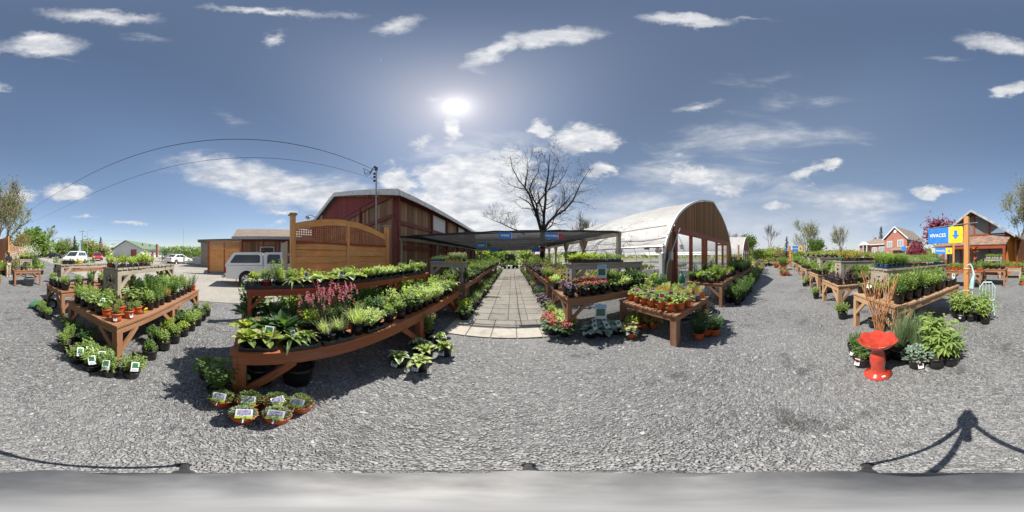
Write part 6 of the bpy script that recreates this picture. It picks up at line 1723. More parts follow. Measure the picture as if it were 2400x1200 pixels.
# ---- greenhouse bench
row(7, (4.82, 1.55), (7.1, 1.5), .76, ['tiny', 'stemlight', 'stemlight', 'straw', 'stemlight', 'bushy', 'stem'], 'on the front of the greenhouse bench', r=.09, h_=.15, s=1.0)
row(7, (4.85, 1.85), (7.1, 1.85), .76, ['lime', 'stemlight', 'stemlight', 'stemlight', 'stemlight', 'bushy', 'stem'], 'in the second row, greenhouse bench', r=.09, h_=.15, s=1.15)
row(7, (4.85, 2.2), (7.1, 2.2), .76, ['lime', 'lime', 'bushy', 'stem', 'green', 'bushy', 'stem'], 'in the third row, greenhouse bench', r=.09, h_=.15, s=1.1)
row(7, (4.85, 2.45), (7.1, 2.45), .76, ['green', 'stem', 'green', 'stem', 'green', 'stem', 'green'], 'at the back of the greenhouse bench', r=.09, h_=.15, s=1.2)
for i in range(5): plant('tiny', 4.76+.02*i, 1.52+i*.13, .77, '', 'red', .05, .06, .7, label='seedling in red cup at the greenhouse bench edge, %s from right' % ORD[i])
T_(4.8, 1.78, .76, .62, .2, H90+.1, 'black tray of red cups on the greenhouse bench edge', 4)
row(11, (5.1, 1.0), (7.4, .85), 0, ['stem', 'dark', 'green', 'stem', 'bushy', 'green', 'dark', 'green', 'stem', 'green', 'bushy'], 'on gravel before the greenhouse bench', r=.13, h_=.22, s=1.35)
row(9, (5.3, 1.3), (7.4, 1.2), 0, ['dark', 'green', 'stem', 'green', 'dark', 'green', 'stem', 'green', 'dark'], 'under the greenhouse bench front', r=.13, h_=.22, s=1.5)
# dark rows along the lane, further away
row(12, (7.7, .95), (12.2, .75), 0, 'farbush', 'along the lane below the dark bench', r=.15, h_=.24, s=1.5)
row(11, (8.3, 1.4), (11.8, 1.4), .76, ['farbush', 'farlight', 'farbush', 'farlight', 'farbush', 'farbush', 'farlight', 'farbush', 'farbush', 'farlight', 'farbush'], 'on the dark bench by the lane', r=.13, h_=.2, s=1.2)
row(10, (8.3, 1.9), (11.8, 1.9), .76, 'farbush', 'in the second row of the dark bench by the lane', r=.13, h_=.2, s=1.4)
row(9, (12.8, .9), (20, .7), 0, ['farbush', 'bronze', 'farbush', 'heuch', 'farlight', 'bronze', 'farbush', 'heuch', 'farbush'], 'in the far row beside the lane', r=.22, h_=.3, s=2.4)
row(9, (13.2, 1.9), (22, 2.2), 0, ['farbush', 'heuch', 'farbush', 'bronze', 'heuch', 'farlight', 'heuch', 'farbush', 'farbush'], 'behind the far row beside the lane', r=.25, h_=.35, s=3.6)
row(10, (24, 1.5), (34, -3.5), 0, ['heuch', 'bronze', 'farbush', 'bronze', 'farbush', 'heuch', 'bronze', 'farbush', 'bronze', 'farbush'], 'closing the end of the lane', r=.3, h_=.4, s=4.5)

# ---- left of the paved path (under the net)
row(6, (-1.46, 4.75), (-1.46, 6.75), .76, ['dark', 'green', 'round', 'dark', 'green', 'round'], 'on the first path bench edge', r=.085, h_=.12, s=.95)
row(6, (-1.85, 4.9), (-1.85, 6.75), .76, ['round', 'dark', 'round', 'green', 'round', 'green'], 'in the second row of the first path bench', r=.085, h_=.12, s=1.2)
row(5, (-2.25, 5.3), (-2.25, 6.75), .76, ['green', 'round', 'dark', 'round', 'green'], 'at the back of the first path bench', r=.085, h_=.12, s=1.3)
for i in range(9):
    x = -2.48+i*.12; k = 'whitespike' if i > 4 else 'tinygrey'
    plant(k, x, 4.72, 1.425, '', 'blue' if i < 4 else 'yellow', .05, .07, .9, label='%s in %s, %s from left on the grey end shelf' % (DESC[k], 'blue cup' if i < 4 else 'yellow cup', ORD[i]))
    plant('tinydark' if i < 5 else 'whitespike', x+.03, 4.92, 1.425, '', 'black', .05, .07, 1.1 if i < 5 else .9, label='%s, %s from left at the rear of the grey end shelf' % (DESC['tinydark' if i < 5 else 'whitespike'], ORD[i]))
row(11, (-1.14, 4.35), (-1.12, 8.0), 0, ['dark', 'heuch', 'varieg', 'green', 'hosta', 'round', 'hosta', 'varieg', 'green', 'hosta', 'round'], 'on the left edge of the paved path', r=.11, h_=.18, s=1.0, tg='m', tprob=.3)
row(9, (-1.32, 4.9), (-1.3, 8.2), 0, ['green', 'dark', 'green', 'hosta', 'green', 'dark', 'varieg', 'green', 'green'], 'in the inner row left of the path', r=.11, h_=.18, s=1.0)
row(14, (-1.13, 8.5), (-1.13, 17.5), 0, ['farbush', 'farlight', 'farbush', 'farlight', 'farbush', 'farbush', 'farlight', 'farbush', 'farlight', 'farbush', 'farbush', 'farlight', 'farbush', 'farbush'], 'along the far left of the path', r=.12, h_=.18, s=.95)
row(22, (-1.5, 7.4), (-1.5, 18), .76, ['farbush', 'farlight']*11, 'on the left benches under the net', r=.10, h_=.15, s=1.2)
row(20, (-1.9, 7.5), (-1.9, 18), .76, ['farlight', 'farbush']*10, 'in the second row, left benches under the net', r=.11, h_=.15, s=1.4)
row(16, (-2.35, 7.5), (-2.35, 18), .76, ['farbush', 'dark']*8, 'at the back of the left benches under the net', r=.11, h_=.15, s=1.7)
plant('tiny', -1.5, 8.05, .76, '', 'orange', .10, .16, .6, label='small plant in orange pot among the left path benches')
# right of path under the net
row(9, (1.24, 5.3), (1.24, 8.4), .76, ['bushy', 'bushy', 'heuch', 'heuch', 'heuch', 'heuch', 'heuch', 'heuch', 'heuch'], 'on the first bench edge right of the path', pots=['orange', 'orange', 'black', 'black', 'black', 'black', 'black', 'black', 'black'], r=.085, h_=.15, s=.95)
row(10, (1.5, 5.3), (1.5, 8.5), .76, ['amber', 'amber', 'amber', 'heuch', 'amber', 'heuch', 'heuch', 'heuch', 'heuch', 'heuch'], 'in the second row right of the path', r=.085, h_=.14, s=1.1)
row(10, (1.8, 5.3), (1.8, 8.5), .76, ['amber', 'amber', 'heuch', 'amber', 'heuch', 'heuch', 'amber', 'heuch', 'amber', 'heuch'], 'in the third row right of the path', r=.09, h_=.14, s=1.2)
row(9, (2.15, 5.3), (2.15, 8.5), .76, ['amber', 'bushy', 'amber', 'green', 'bronze', 'green', 'bushy', 'bronze', 'green'], 'at the back of the first right path bench', r=.09, h_=.14, s=1.5)
row(18, (1.25, 9.1), (1.25, 16.8), .76, ['heuch', 'farbush', 'heuch']*6, 'on the right benches further under the net', r=.10, h_=.15, s=1.3)
row(17, (1.65, 9.1), (1.65, 16.8), .76, ['heuch', 'heuch', 'farbush', 'amber']*4+['farbush'], 'in the second row, right benches under the net', r=.11, h_=.15, s=1.5)
row(14, (2.1, 9.1), (2.1, 16.8), .76, ['farbush', 'farlight']*7, 'at the back of the right benches under the net', r=.11, h_=.15, s=1.8)
row(10, (.98, 3.75), (.98, 7.6), .02, ['varieg', 'round', 'heuch', 'heuch', 'heuch', 'dark', 'hosta', 'heuch', 'heuch', 'dark'], 'on the right edge of the paved path', r=.105, h_=.16, s=1.05, tg='m', tprob=.15)
row(13, (1.0, 8.0), (1.0, 17), .02, ['heuch', 'farbush', 'heuch', 'farbush', 'heuch', 'farlight', 'heuch', 'farbush', 'farlight', 'farbush', 'heuch', 'farbush', 'farlight'], 'along the far right of the path', r=.12, h_=.18, s=1.0)
row(5, (-.9, 20.5), (1.2, 21.5), 0, ['farlight', 'farbush', 'farbush', 'farlight', 'farlight'], 'at the far end of the paved path', r=.2, h_=.3, s=2.6)
row(8, (-4, 23.5), (6, 26), 0, ['farlight', 'farbush', 'farlight', 'farbush', 'farlight', 'farbush', 'farlight', 'farbush'], 'in the yard beyond the pergola', r=.3, h_=.4, s=4.2)
row(7, (2.9, 6.0), (3.2, 17), 0, 'farlight', 'in the strip beside the pergola posts', r=.2, h_=.3, s=2.8)
row(6, (-3.4, 8), (-3.4, 17.5), 0, 'farbush', 'along the shaded barn wall', r=.2, h_=.3, s=2.8)

# ---- bench behind the birdbath
plant('tiny', 2.96, -1.9, .79, '', 'black', .085, .17, .8, label='small green plant in black pot, left end of the birdbath bench')
plant('stem', 2.62, -1.88, .79, '', 'black', .085, .16, .5, tg='m', tdir=2.5, label='plant with white card tag, left of the cane trellis')
plant('bushy', 2.38, -1.9, .79, '', 'black', .085, .16, .7, label='light green plant behind the cane trellis')
row(3, (2.85, -2.2), (2.2, -2.2), .79, ['bushy', 'green', 'bushy'], 'in the second row behind the trellis', r=.09, h_=.16, s=.9)
row(9, (1.9, -1.95), (1.9, -4.05), .79, ['green', 'bushy', 'fan', 'bushy', 'bushy', 'stemlight', 'bushy', 'tiny', 'tinygrey'], 'along the aisle edge of the birdbath bench', r=.105, h_=.18, s=1.05, tg='m', tprob=.3, tdir=2.4)
row(8, (2.15, -2.05), (2.15, -4.05), .79, ['bushy', 'fan', 'bushy', 'fan', 'bushy', 'bushy', 'stemlight', 'tiny'], 'in the second file of the birdbath bench', r=.10, h_=.18, s=1.15)
row(7, (2.5, -2.4), (2.5, -4.05), .79, ['green', 'fan', 'bushy', 'fan', 'bushy', 'bushy', 'stemlight'], 'under the birdbath bench shelf', r=.10, h_=.17, s=1.1)
row(7, (2.88, -2.4), (2.88, -4.05), .79, ['green', 'bushy', 'bushy', 'green', 'bushy', 'bushy', 'green'], 'at the far side of the birdbath bench', r=.10, h_=.17, s=1.1)
seq = ['blue']*6+['red']*6+['white']*3+['blue']*3+['white']*2
for i, pk in enumerate(seq):
    y = -2.05-i*.112
    k = 'stemlight' if i < 6 else ('tinygrey' if i < 12 else ('tiny' if i < 17 else 'tinydark'))
    s1 = .72 if i < 6 else .9
    plant(k, 2.30, y, 1.37, '', pk, .048, .07, s1, label='%s in %s, %s from left on the birdbath bench shelf' % (DESC[k], PWORD[pk], ORD[i]))
    plant(k, 2.44, y-.03, 1.37, '', pk, .048, .07, s1, label='%s in %s, %s in the middle file, birdbath shelf' % (DESC[k], PWORD[pk], ORD[i]))
    plant('stemlight' if i < 8 else 'tiny', 2.60, y, 1.37, '', ['blue', 'white', 'red'][i % 3], .048, .07, .7 if i < 8 else 1.1, label='%s, %s from left at the far edge of the birdbath shelf' % (DESC['stemlight' if i < 8 else 'tiny'], ORD[i]))
for i in range(6): T_(2.44, -2.2-i*.372, 1.36, .36, .40, H90, 'black cup tray on the birdbath bench shelf, %s from left' % ORD[i], 3)
# group in front
plant('green', 1.96, -1.20, 0, '', 'black', .14, .22, 1.1, tg='m', tdir=2.5, toff=1.05, tz=.08, label='bushy plant in black pot left of the red birdbath, rear')
plant('green', 1.70, -1.12, 0, '', 'black', .13, .17, 1.05, tg='r', tdir=2.5, toff=1.1, tz=.08, label='bushy plant in black pot directly left of the red birdbath')
plant('bluesedum', 1.22, -1.58, 0, '', 'black', .125, .19, 1.05, tg='r', tdir=2.3, toff=1.05, tz=.05, label='blue grey sedum in black pot right of the red birdbath')
plant('peony', 1.02, -1.72, 0, '', 'black', .12, .20, 1.0, label='tall peony in black pot right of the blue grey sedum')
plant('peony', 1.12, -1.90, 0, '', 'black', .12, .20, 1.05, label='tallest peony behind the blue grey sedum')
plant('reed', 1.34, -1.72, 0, '', 'black', .12, .2, .9, label='third clump of rushes beside the tall peonies')
plant('stemlight', 1.30, -2.05, 0, '', 'black', .12, .20, 2.0, label='light green stemmed plant between the rushes and the tallest peony')
plant('peony', .90, -1.85, 0, '', 'black', .12, .18, .75, label='lower peony with yellowing leaf, right edge of the birdbath group')
plant('reed', 1.55, -1.62, 0, '', 'black', .14, .2, 1.0, label='tall green rushes behind the red birdbath')
plant('reed', 1.45, -1.82, 0, '', 'black', .14, .2, .95, label='second clump of tall rushes behind the sedum')
plant('reed', 1.68, -1.45, 0, '', 'black', .12, .16, .6, label='short rushes between birdbath and trellis')
for i, (x, y) in enumerate(((2.75, -2.1), (2.5, -2.05))):
    o = thing('empty_pot', 'empty black pot under the birdbath bench, %s' % ['left', 'right'][i], 'pot', (x, y, .001)); inst('pot', pot('black', .14, .2), o)
for i, (x, y, s_) in enumerate(((1.42, -3.55, 1.1), (1.22, -3.62, 1.15), (1.48, -3.95, 1.05), (1.0, -3.75, 1.1), (.86, -3.55, 1.0), (1.05, -4.05, 1.0), (1.62, -3.7, .9))):
    plant('peony', x, y, 0, '', 'black', .115, .17, s_*.92, tg='s' if i == 0 else None, tdir=2, toff=1.1, tz=.1, label='jagged leafed peony round the sign post foot, %s' % ['front left', 'front centre', 'rear left', 'centre right', 'rightmost', 'rear right', 'furthest left'][i])

# ---- lane benches: short ends on the lane, long sides running back
row(6, (4.2, -1.98), (5.28, -1.98), .77, ['redseed', 'redseed', 'redseed', 'redseed', 'redseed', 'redseed'], 'across the lane end of the second bench', r=.095, h_=.17, s=.85, end='right')
row(4, (4.2, -2.22), (4.2, -2.9), .77, ['redseed', 'redseed', 'tiny', 'bushy'], 'on the near side of the second lane bench', r=.095, h_=.17, s=.85)
row(6, (4.2, -3.1), (4.2, -4.35), .77, ['bushy', 'fan', 'bushy', 'bushy', 'green', 'bushy'], 'further along the second lane bench side', r=.10, h_=.17, s=1.1)
row(7, (4.42, -2.3), (4.42, -4.3), .77, ['redseed', 'green', 'bushy', 'green', 'lime', 'bushy', 'green'], 'before the second lane shelf', r=.10, h_=.17, s=1.1)
row(8, (5.2, -2.2), (5.2, -4.35), .77, ['varieg', 'lime', 'green', 'farlight', 'farbush', 'farlight', 'farbush', 'farlight'], 'beyond the second lane shelf', r=.10, h_=.17, s=1.2)
def lane(x0, x1, yf, yb, z, zs, xs, where, n, r, s, ke=None):
    row(4, (x0+.15, yf-.13), (x1-.15, yf-.13), z, ke or ['farlight', 'farbush', 'farlight', 'farbush'], 'across the lane end of the '+where, r=r, h_=.17, s=s, end='right')
    row(n, (x0+.15, yf-.4), (x0+.15, yb+.2), z, ['farlight', 'farbush']*(n//2), 'on the near side of the '+where, r=r, h_=.17, s=s)
    row(n, (x1-.2, yf-.4), (x1-.2, yb+.2), z, ['farbush', 'farlight']*(n//2), 'on the far side of the '+where, r=r, h_=.17, s=s*1.1)
    if zs:
        row(n, (xs, yf-.3), (xs, yb+.2), zs+.01, ['farlight', 'amber', 'farbush', 'farlight'], 'on the shelf of the '+where, r=.08, h_=.1, s=.85)
lane(6.5, 7.9, -2.05, -4.7, .80, 1.52, 7.2, 'third lane bench', 8, .11, 1.1, ['lime', 'farbush', 'farlight', 'farbush'])
lane(9.2, 10.6, -2.2, -4.9, .83, 1.56, 9.9, 'fourth lane bench', 8, .12, 1.25)
lane(12.4, 13.9, -2.55, -5.3, .86, 1.62, 13.15, 'fifth lane bench', 6, .14, 1.5)
lane(16, 17.6, -2.8, -5.6, .9, 0, 0, 'furthest lane bench', 6, .16, 1.9)
sc2 = ['green', 'tan', 'tan', 'white', 'tan', 'black', 'red', 'red', 'red', 'red', 'red', 'blue', 'black', 'blue']
for i, pk in enumerate(sc2):
    k = 'tinyamber' if pk in ('green', 'tan', 'white') else 'tiny'
    y = -2.25-i*.155
    plant(k, 4.62, y, 1.45, '', pk, .06, .09, 1.5, label='%s in %s, %s from left on the second lane shelf' % (DESC[k], PWORD[pk], ORD[i]))
    plant(k, 4.84, y-.05, 1.45, '', pk, .06, .09, 1.8, label='%s in %s, %s from left at the rear, second lane shelf' % (DESC[k], PWORD[pk], ORD[i]))
T_(4.74, -3.3, 1.44, 2.2, .42, H90, 'long black tray on the shelf above the dark red seedlings', 8)
gl_ = [(3.55, -1.75, 'bushy', 'lime plant in black pot below the dark red seedlings'), (4.9, -2.3, 'green', 'green plant in black pot under the second lane bench'), (5.75, -1.75, 'bushy', 'white flecked plant in black pot left of the garden cart'), (8.3, -1.9, 'farlight', 'light green plant on gravel past the garden cart'), (8.7, -2.2, 'farbush', 'second light green plant past the garden cart')]
for x, y, k, lb_ in gl_: plant(k, x, y, 0, '', 'black', .12, .2, 1.1, label=lb_)
for i in range(10):
    x, y = 13.0+(i % 5)*.32, -1.15-(i//5)*.4
    plant('heuchred' if i % 3 else 'farbush', x, y, 0, '', 'orange', .14, .2, 1.4, label='plant in orange pot of the block on the lane, %s row, %s' % (['front', 'rear'][i//5], ORD[i % 5]))
for i in range(8):
    x, y = 18.6+(i % 4)*.5, -1.5-(i//4)*.5
    plant('stem', x, y, .3, '', 'orange', .16, .22, 2.1, label='tall green plant in orange pot of the raised lane block, %s row, %s' % (['front', 'rear'][i//4], ORD[i % 4]))
bench('pot_stand', 'low timber stand under the block of tall green plants', 18.4, 20.4, -2.2, -1.3, .3, 'pale_wood', 'x', .1, brace=0, apron=.05)
row(9, (22, -1.0), (32, -4.0), 0, ['bronze', 'heuchred', 'farlight', 'bronze', 'farbush', 'heuchred', 'bronze', 'farlight', 'bronze'], 'by the far end of the lane, left rank', pk='orange', r=.22, h_=.3, s=2.8)
row(8, (20.5, -3.6), (28, -6.5), .4, ['farbush', 'amber', 'farlight', 'bronze', 'farbush', 'heuch', 'farlight', 'bronze'], 'in the far field past the lane benches', r=.25, h_=.4, s=3.0)
# ---- back benches
for (x0, x1, y0, y1, z, lb_), nm_ in zip(BK, ['the white cup bench', 'the bench by the crimson tree', 'the orange pot bench', 'the shop window bench', 'the long back bench']):
    op = 'orange' in nm_
    n = 7 if x1-x0 > 2 else 5
    row(n, (x0+.15, y1-.15), (x1-.15, y1-.15), z, ['farlight', 'farbush'] if not op else 'farlight', 'on the front of '+nm_, pk='orange' if op else 'black', r=.10, h_=.15, s=.95, end='right')
    row(n, (x0+.15, y1-.6), (x1-.15, y1-.6), z, ['farbush', 'farlight'], 'in the middle of '+nm_, pk='orange' if op else 'black', r=.10, h_=.15, s=1.05, end='right')
for (x0, x1, yy, z, n, pk, lb_) in ((3.7, 5.7, -6.0, 1.43, 12, 'white', 'the white cup shelf'), (1.3, 2.1, -9.0, 1.46, 6, 'white', 'the shop window shelf'), (5.1, 7.9, -9.0, 1.43, 12, 'blue', 'the small sign shelf')):
    row(n, (x0, yy+.08), (x1, yy+.08), z, 'farlight', 'on '+lb_, pk=pk, r=.06, h_=.08, s=.6, end='right')
    row(n, (x0, yy-.1), (x1, yy-.1), z, 'farbush', 'at the rear of '+lb_, pk=pk, r=.06, h_=.08, s=.6, end='right')
x, y = pol(2368, 11.2)
row(6, (x+.6, y+.2), (x-.6, y+.2), .78, 'farlight', 'on the low white display table', pk='orange', r=.09, h_=.13, s=1.0)
row(6, (x+.6, y-.15), (x-.6, y-.15), .78, 'farbush', 'at the rear of the low white display table', pk='orange', r=.09, h_=.13, s=1.1)
for i in range(5):
    x, y = pol(2395+i*1.5, 8.6+i*.5)
    if i < 3: plant('farlight', x, y, gz(x, y), '', 'orange', .12, .18, 1.0, label='orange pot plant at the very right edge, %s' % ['front', 'middle', 'rear'][i])

# ---- hanging baskets along the greenhouse
for i, (x, y, m_) in enumerate(((4.9, 3.9, 'fl_mag'), (5.0, 4.6, 'fl_pink'), (4.95, 5.5, 'fl_mag'), (5.0, 6.6, 'fl_pink'), (7.4, 5.2, 'fl_pink'), (8.3, 6.4, 'lf_red'), (9.6, 5.6, 'fl_mag'), (6.6, 8.0, 'fl_pink'))):
    lb_ = 'hanging basket inside the greenhouse, %s' % ['nearest its left front corner', 'second along the left side', 'third along the left side', 'fourth along the left side', 'behind the first pane', 'behind the second pane', 'beside the door', 'deep behind the panes'][i]
    z = 1.72+.15*(i % 3)+(.35 if i > 3 else 0)
    o = thing('hanging_basket', lb_, 'hanging basket', (x, y, z))
    inst('basket', pot('tan' if i % 2 else 'white', .14, .13), o); inst('foliage', F['farbush'][i % 3][0], o, (0, 0, .1), i, 1.1)
    mb = MB()
    for k in range(60):
        a, r_ = random.uniform(0, 6.28), .22*math.sqrt(random.random()); mb.quad((r_*math.cos(a), r_*math.sin(a), .16+random.uniform(0, .14)*(1-r_*2)), rv(1).normalized()*.025, rv(1).normalized()*.025)
    mb.build('blossom', M[m_], o)
    mb = MB()
    for k in range(3): mb.tube([(.13*math.cos(k*2.1), .13*math.sin(k*2.1), .13), (0, 0, .5), (0, 0, 2.75-z if i < 4 else 1.2)], .003, 3)
    mb.build('hanger', M['dark_metal'], o)
for k, (x, y, n, m_) in enumerate(((7.2, 7.5, 9, 'lime'), (10.3, 6.6, 9, 'whitespike'), (12.6, 9, 8, 'lime'), (7.4, 12, 8, 'green'))):
    row(n, (x-1.1, y-.3), (x+1.1, y-.3), .72, m_, 'on %s white bench inside the greenhouse' % ['the left', 'the door side', 'the right rear', 'the deep'][k], pots=['white', 'orange'], r=.08, h_=.12, s=1.2)
row(9, (4.75, 3.9), (5.05, 9.5), .0, ['lime', 'amber', 'whitespike', 'bronze', 'lime', 'pinkspike', 'amber', 'lime', 'bronze'], 'inside the open greenhouse side', r=.14, h_=.5, s=2.0)

# ================================================================ OTHER THINGS
random.seed(900)
# birdbath
bb = thing('birdbath', 'glossy red ceramic birdbath with wavy rim on the gravel', 'birdbath', (1.41, -1.125, 0.001))
mb = MB(); mb.smooth = True
mb.lathe([(.001, 0), (.150, 0), (.156, .018), (.150, .04), (.118, .058), (.088, .085), (.076, .12), (.082, .18), (.092, .25), (.094, .31), (.086, .37), (.072, .42), (.070, .455), (.088, .48), (.10, .492), (.001, .493)], 40); mb.build('pedestal', M['ceramic_red'], bb)
mb = MB(); mb.smooth = True
wav = lambda a, r, z: 1+(.035*math.sin(a*7) if r > .19 else 0)
b0 = mb.lathe([(.085, .49), (.15, .515), (.198, .545), (.216, .582), (.222, .597), (.213, .601), (.185, .570), (.13, .540), (.001, .530)], 64, mod=wav)
for i, v in enumerate(mb.v):
    r_ = math.hypot(v[0], v[1]); a = math.atan2(v[1], v[0])
    if r_ > .17: mb.v[i] = (v[0], v[1], v[2]+.010*math.sin(a*7))
mb.build('bowl', M['ceramic_red'], bb)
mb = MB(); mb.poly([(.118, -.02, .05), (.135, -.02, .042), (.135, .02, .042), (.118, .02, .05)]); s_ = mb.build('price_sticker', M['white_card'], bb); s_.rotation_euler = (0, 0, R(170)); s_.location = (0, 0, .012)

# cane trellis: crossed flaring canes
tl_ = thing('cane_trellis', 'flared bundle of crossed brown willow canes behind the birdbath', 'trellis', (1.86, -1.52, 0))
mb = MB(); n = 28
for i in range(n):
    a = 2*math.pi*(i//2)/(n/2)+.1*(i % 2); s_ = 1 if i % 2 else -1; pts = []
    for k in range(13):
        t_ = k/12; rr = .125-.055*math.sin(math.pi*min(1, t_/.62))+max(0, t_-.55)**1.3*.42
        ang_ = a+s_*t_*2.1*(1 if t_ < .62 else 1)*(1-.35*max(0, t_-.6)); z = t_*(1.28+.10*math.sin(i*1.7))
        pts.append((rr*math.cos(ang_), rr*math.sin(ang_), z))
    mb.tube(pts, .0052, 5)
mb.build('canes', M['bamboo_rod'], tl_)
mb = MB(); mb.lathe([(.074, -.01), (.082, 0), (.074, .01)], 20, (0, 0, .40)); mb.build('binding', M['dark_metal'], tl_)
mb = MB(); mb.poly([(-.03, -.10, .74), (.03, -.10, .74), (.03, -.10, .90), (-.03, -.10, .90)]); o = mb.build('price_tag', M['white_card'], tl_); o.rotation_euler = (0, 0, R(125))

# text helper
def text_mesh(body, size, m_, parent, loc, rot, name='lettering', bold=.0, ext=.003, align='CENTER'):
    cu = bpy.data.curves.new('t', 'FONT'); cu.body = body; cu.size = size; cu.extrude = ext; cu.offset = bold; cu.align_x = align; cu.align_y = 'CENTER'; cu.resolution_u = 3
    o = bpy.data.objects.new('t', cu); C.objects.link(o); bpy.context.view_layer.update()
    me = bpy.data.meshes.new_from_object(o.evaluated_get(bpy.context.evaluated_depsgraph_get())); bpy.data.objects.remove(o); bpy.data.curves.remove(cu)
    me.materials.clear(); me.materials.append(M[m_])
    t_ = bpy.data.objects.new(name, me); link(t_, parent); t_.location = loc; t_.rotation_euler = rot; return t_
def rrect(x0, x1, z0, z1, r, left=True, right=True, n=5):
    P = []
    for (cx, cz, a0, on) in ((x1-r, z1-r, 0, right), (x0+r, z1-r, 90, left), (x0+r, z0+r, 180, left), (x1-r, z0+r, 270, right)):
        if on:
            for k in range(n+1): a = R(a0+90*k/n); P.append((cx+r*math.cos(a), cz+r*math.sin(a)))
        else: P.append((x1 if a0 in (0, 270) else x0, z1 if a0 in (0, 90) else z0))
    return P
# main sign post
sp = thing('sign_post', 'orange timber sign post rising from the green peonies', 'post', (1.60, -4.36, 0))
mb = MB(); mb.box(-.065, .065, -.065, .065, 0, 2.74); mb.build('post', M['post_wood'], sp)
mb = MB(); mb.tube([(0, .07, 2.52), (-.35, .07, 2.53)], .012, 5); mb.tube([(.0, .07, 2.52), (1.35, .07, 2.47)], .014, 5); mb.build('arm', M['steel'], sp)
mb = MB()
for z in (.62, 1.25): mb = MB(); mb.lathe([(.1, -.008), (.104, 0), (.1, .008)], 12, (0, 0, z)); mb.build('tie', M['white_metal'], sp)
def dirsign(name, label, x, y, z, rz, w_, h_, word, tz, arrow=True, sub=None):
    """hanging direction sign: blue field with word, yellow field with arrow; local -y faces the reader, +x to the reader's right"""
    s_ = thing(name, label, 'sign', (x, y, z), rz)
    k = .62*w_
    mb = MB(); mb.prism(rrect(0, k-.004, 0, h_, h_*.10, True, False), -.012, .012); mb.build('blue_panel', M['sign_blue'], s_)
    mb = MB(); mb.prism(rrect(k+.004, w_, 0, h_, h_*.10, False, True), -.012, .012); mb.build('yellow_panel' if arrow else 'picture_panel', M['sign_yellow'] if arrow is not False else M[sub], s_)
    mb = MB(); mb.box(k-.004, k+.004, -.012, .012, 0, h_); mb.build('divider', M['sign_white'], s_)
    if word: text_mesh(word, tz, 'sign_white', s_, (k*.48, -.0135, h_*.5), (R(90), 0, 0), bold=tz*.012)
    if arrow:
        c = (k+w_)/2; a = h_*.26
        P = [(c-a*.42, h_*.5+a), (c+a*.42, h_*.5+a), (c+a*.42, h_*.5-a*.05), (c+a*.95, h_*.5-a*.05), (c, h_*.5-a*1.05), (c-a*.95, h_*.5-a*.05), (c-a*.42, h_*.5-a*.05)]
        mb = MB(); mb.prism(P, -.016, -.0125); mb.build('arrow', M['sign_blue'], s_)
    return s_
# sign: reader looks along -Y, so the reader's right is -X
ds = dirsign('direction_sign', 'blue and yellow VIVACES sign with down arrow on the orange post', 2.86, -4.30, 1.98, R(180), 1.17, .48, 'VIVACES', .150)
mb = MB()
for x in (.2, 1.0): mb = MB(); mb.tube([(x, 0, .48), (x, 0, .51)], .004, 4); mb.build('hook', M['steel'], ds)
def sign_at(px, d, ztop, w_, h_, label, word='', arrow=True, post=True, side=0):
    x, y = pol(px, d); a = math.atan2(y, x)
    # local +x must be to the reader's right; reader at origin looking out: right = clockwise
    rz = a-R(90)
    s_ = dirsign('direction_sign', label, x, y, ztop-h_, rz, w_, h_, word, h_*.38, arrow)
    if post:
        mb = MB(); mb.box(w_+.02, w_+.14, -.06, .06, -(ztop-h_)+gz(x, y), h_+.35); mb.build('post', M['post_wood'], s_)
    return s_
sign_at(2192, 10.5, 2.13, 1.1, .40, 'smaller blue and yellow sign hanging below the VIVACES sign', 'VIVACES')
sign_at(2113, 19.0, 2.72, .9, .55, 'small blue and yellow sign before the brick house')
sign_at(1857, 22, 2.95, 1.35, .75, 'blue and yellow VIVACES sign far along the gravel lane', 'VIVACES')
sign_at(1840, 26, 2.9, .6, .5, 'small blue sign left of the far lane sign')
# timber display behind the far lane sign
x, y = pol(1853, 24); o = thing('timber_swing', 'orange timber display frame below the far lane sign', 'display', (x, y, 0))
mb = MB()
for sx in (-.6, .6): mb.box(sx-.08, sx+.08, -.08, .08, 0, 3.1 if sx > 0 else 2.3)
mb.bar((-.8, 0, 2.1), (.8, 0, 2.1), .14); mb.bar((-.6, 0, 1.2), (.6, 0, 2.0), .12); mb.box(-.6, .6, -.3, .3, .9, 1.0); mb.build('frame', M['post_wood'], o)
# pergola signs
def pgsign(cx, z, y, w_, h_, word, pic, label):
    s_ = thing('hanging_sign', label, 'sign', (cx-w_/2, y, z)); k = w_*.70
    mb = MB(); mb.box(0, k, -.008, .008, 0, h_); mb.build('blue_panel', M['sign_blue'], s_)
    mb = MB(); mb.box(k+.01, w_, -.008, .008, .02, h_-.02); mb.build('picture_panel', M[pic], s_)
    mb = MB(); mb.box(k, k+.01, -.009, .009, 0, h_); mb.build('divider', M['sign_white'], s_)
    if word: text_mesh(word, h_*.36 if len(word) > 6 else h_*.42, 'sign_white', s_, (k*.5, -.0095, h_*.5), (R(90), 0, 0), bold=.0035)
    for x in (.05, w_-.05): mb = MB(); mb.tube([(x, 0, h_), (x, 0, h_+.12)], .003, 4); mb.build('hook', M['steel'], s_)
pgsign(-.13, 2.13, 5.0, .56, .20, 'OMBRE', 'grey_trim', 'blue hanging OMBRE sign at the pergola front')
pgsign(1.33, 2.14, 5.0, .60, .20, 'HEUCHÈRES', 'red_photo', 'blue hanging HEUCHÈRES sign with red leaf picture at the pergola front')
pgsign(-1.35, 1.98, 7.6, .72, .24, 'OMBRE', 'green_photo', 'blue hanging sign further back, left under the net')
pgsign(-1.2, 1.92, 12.4, .9, .26, '', 'green_photo', 'small blue hanging sign deep under the net, left of centre')
pgsign(2.0, 1.92, 12.4, 1.0, .26, '', 'red_photo', 'small blue hanging sign with red end deep under the net')
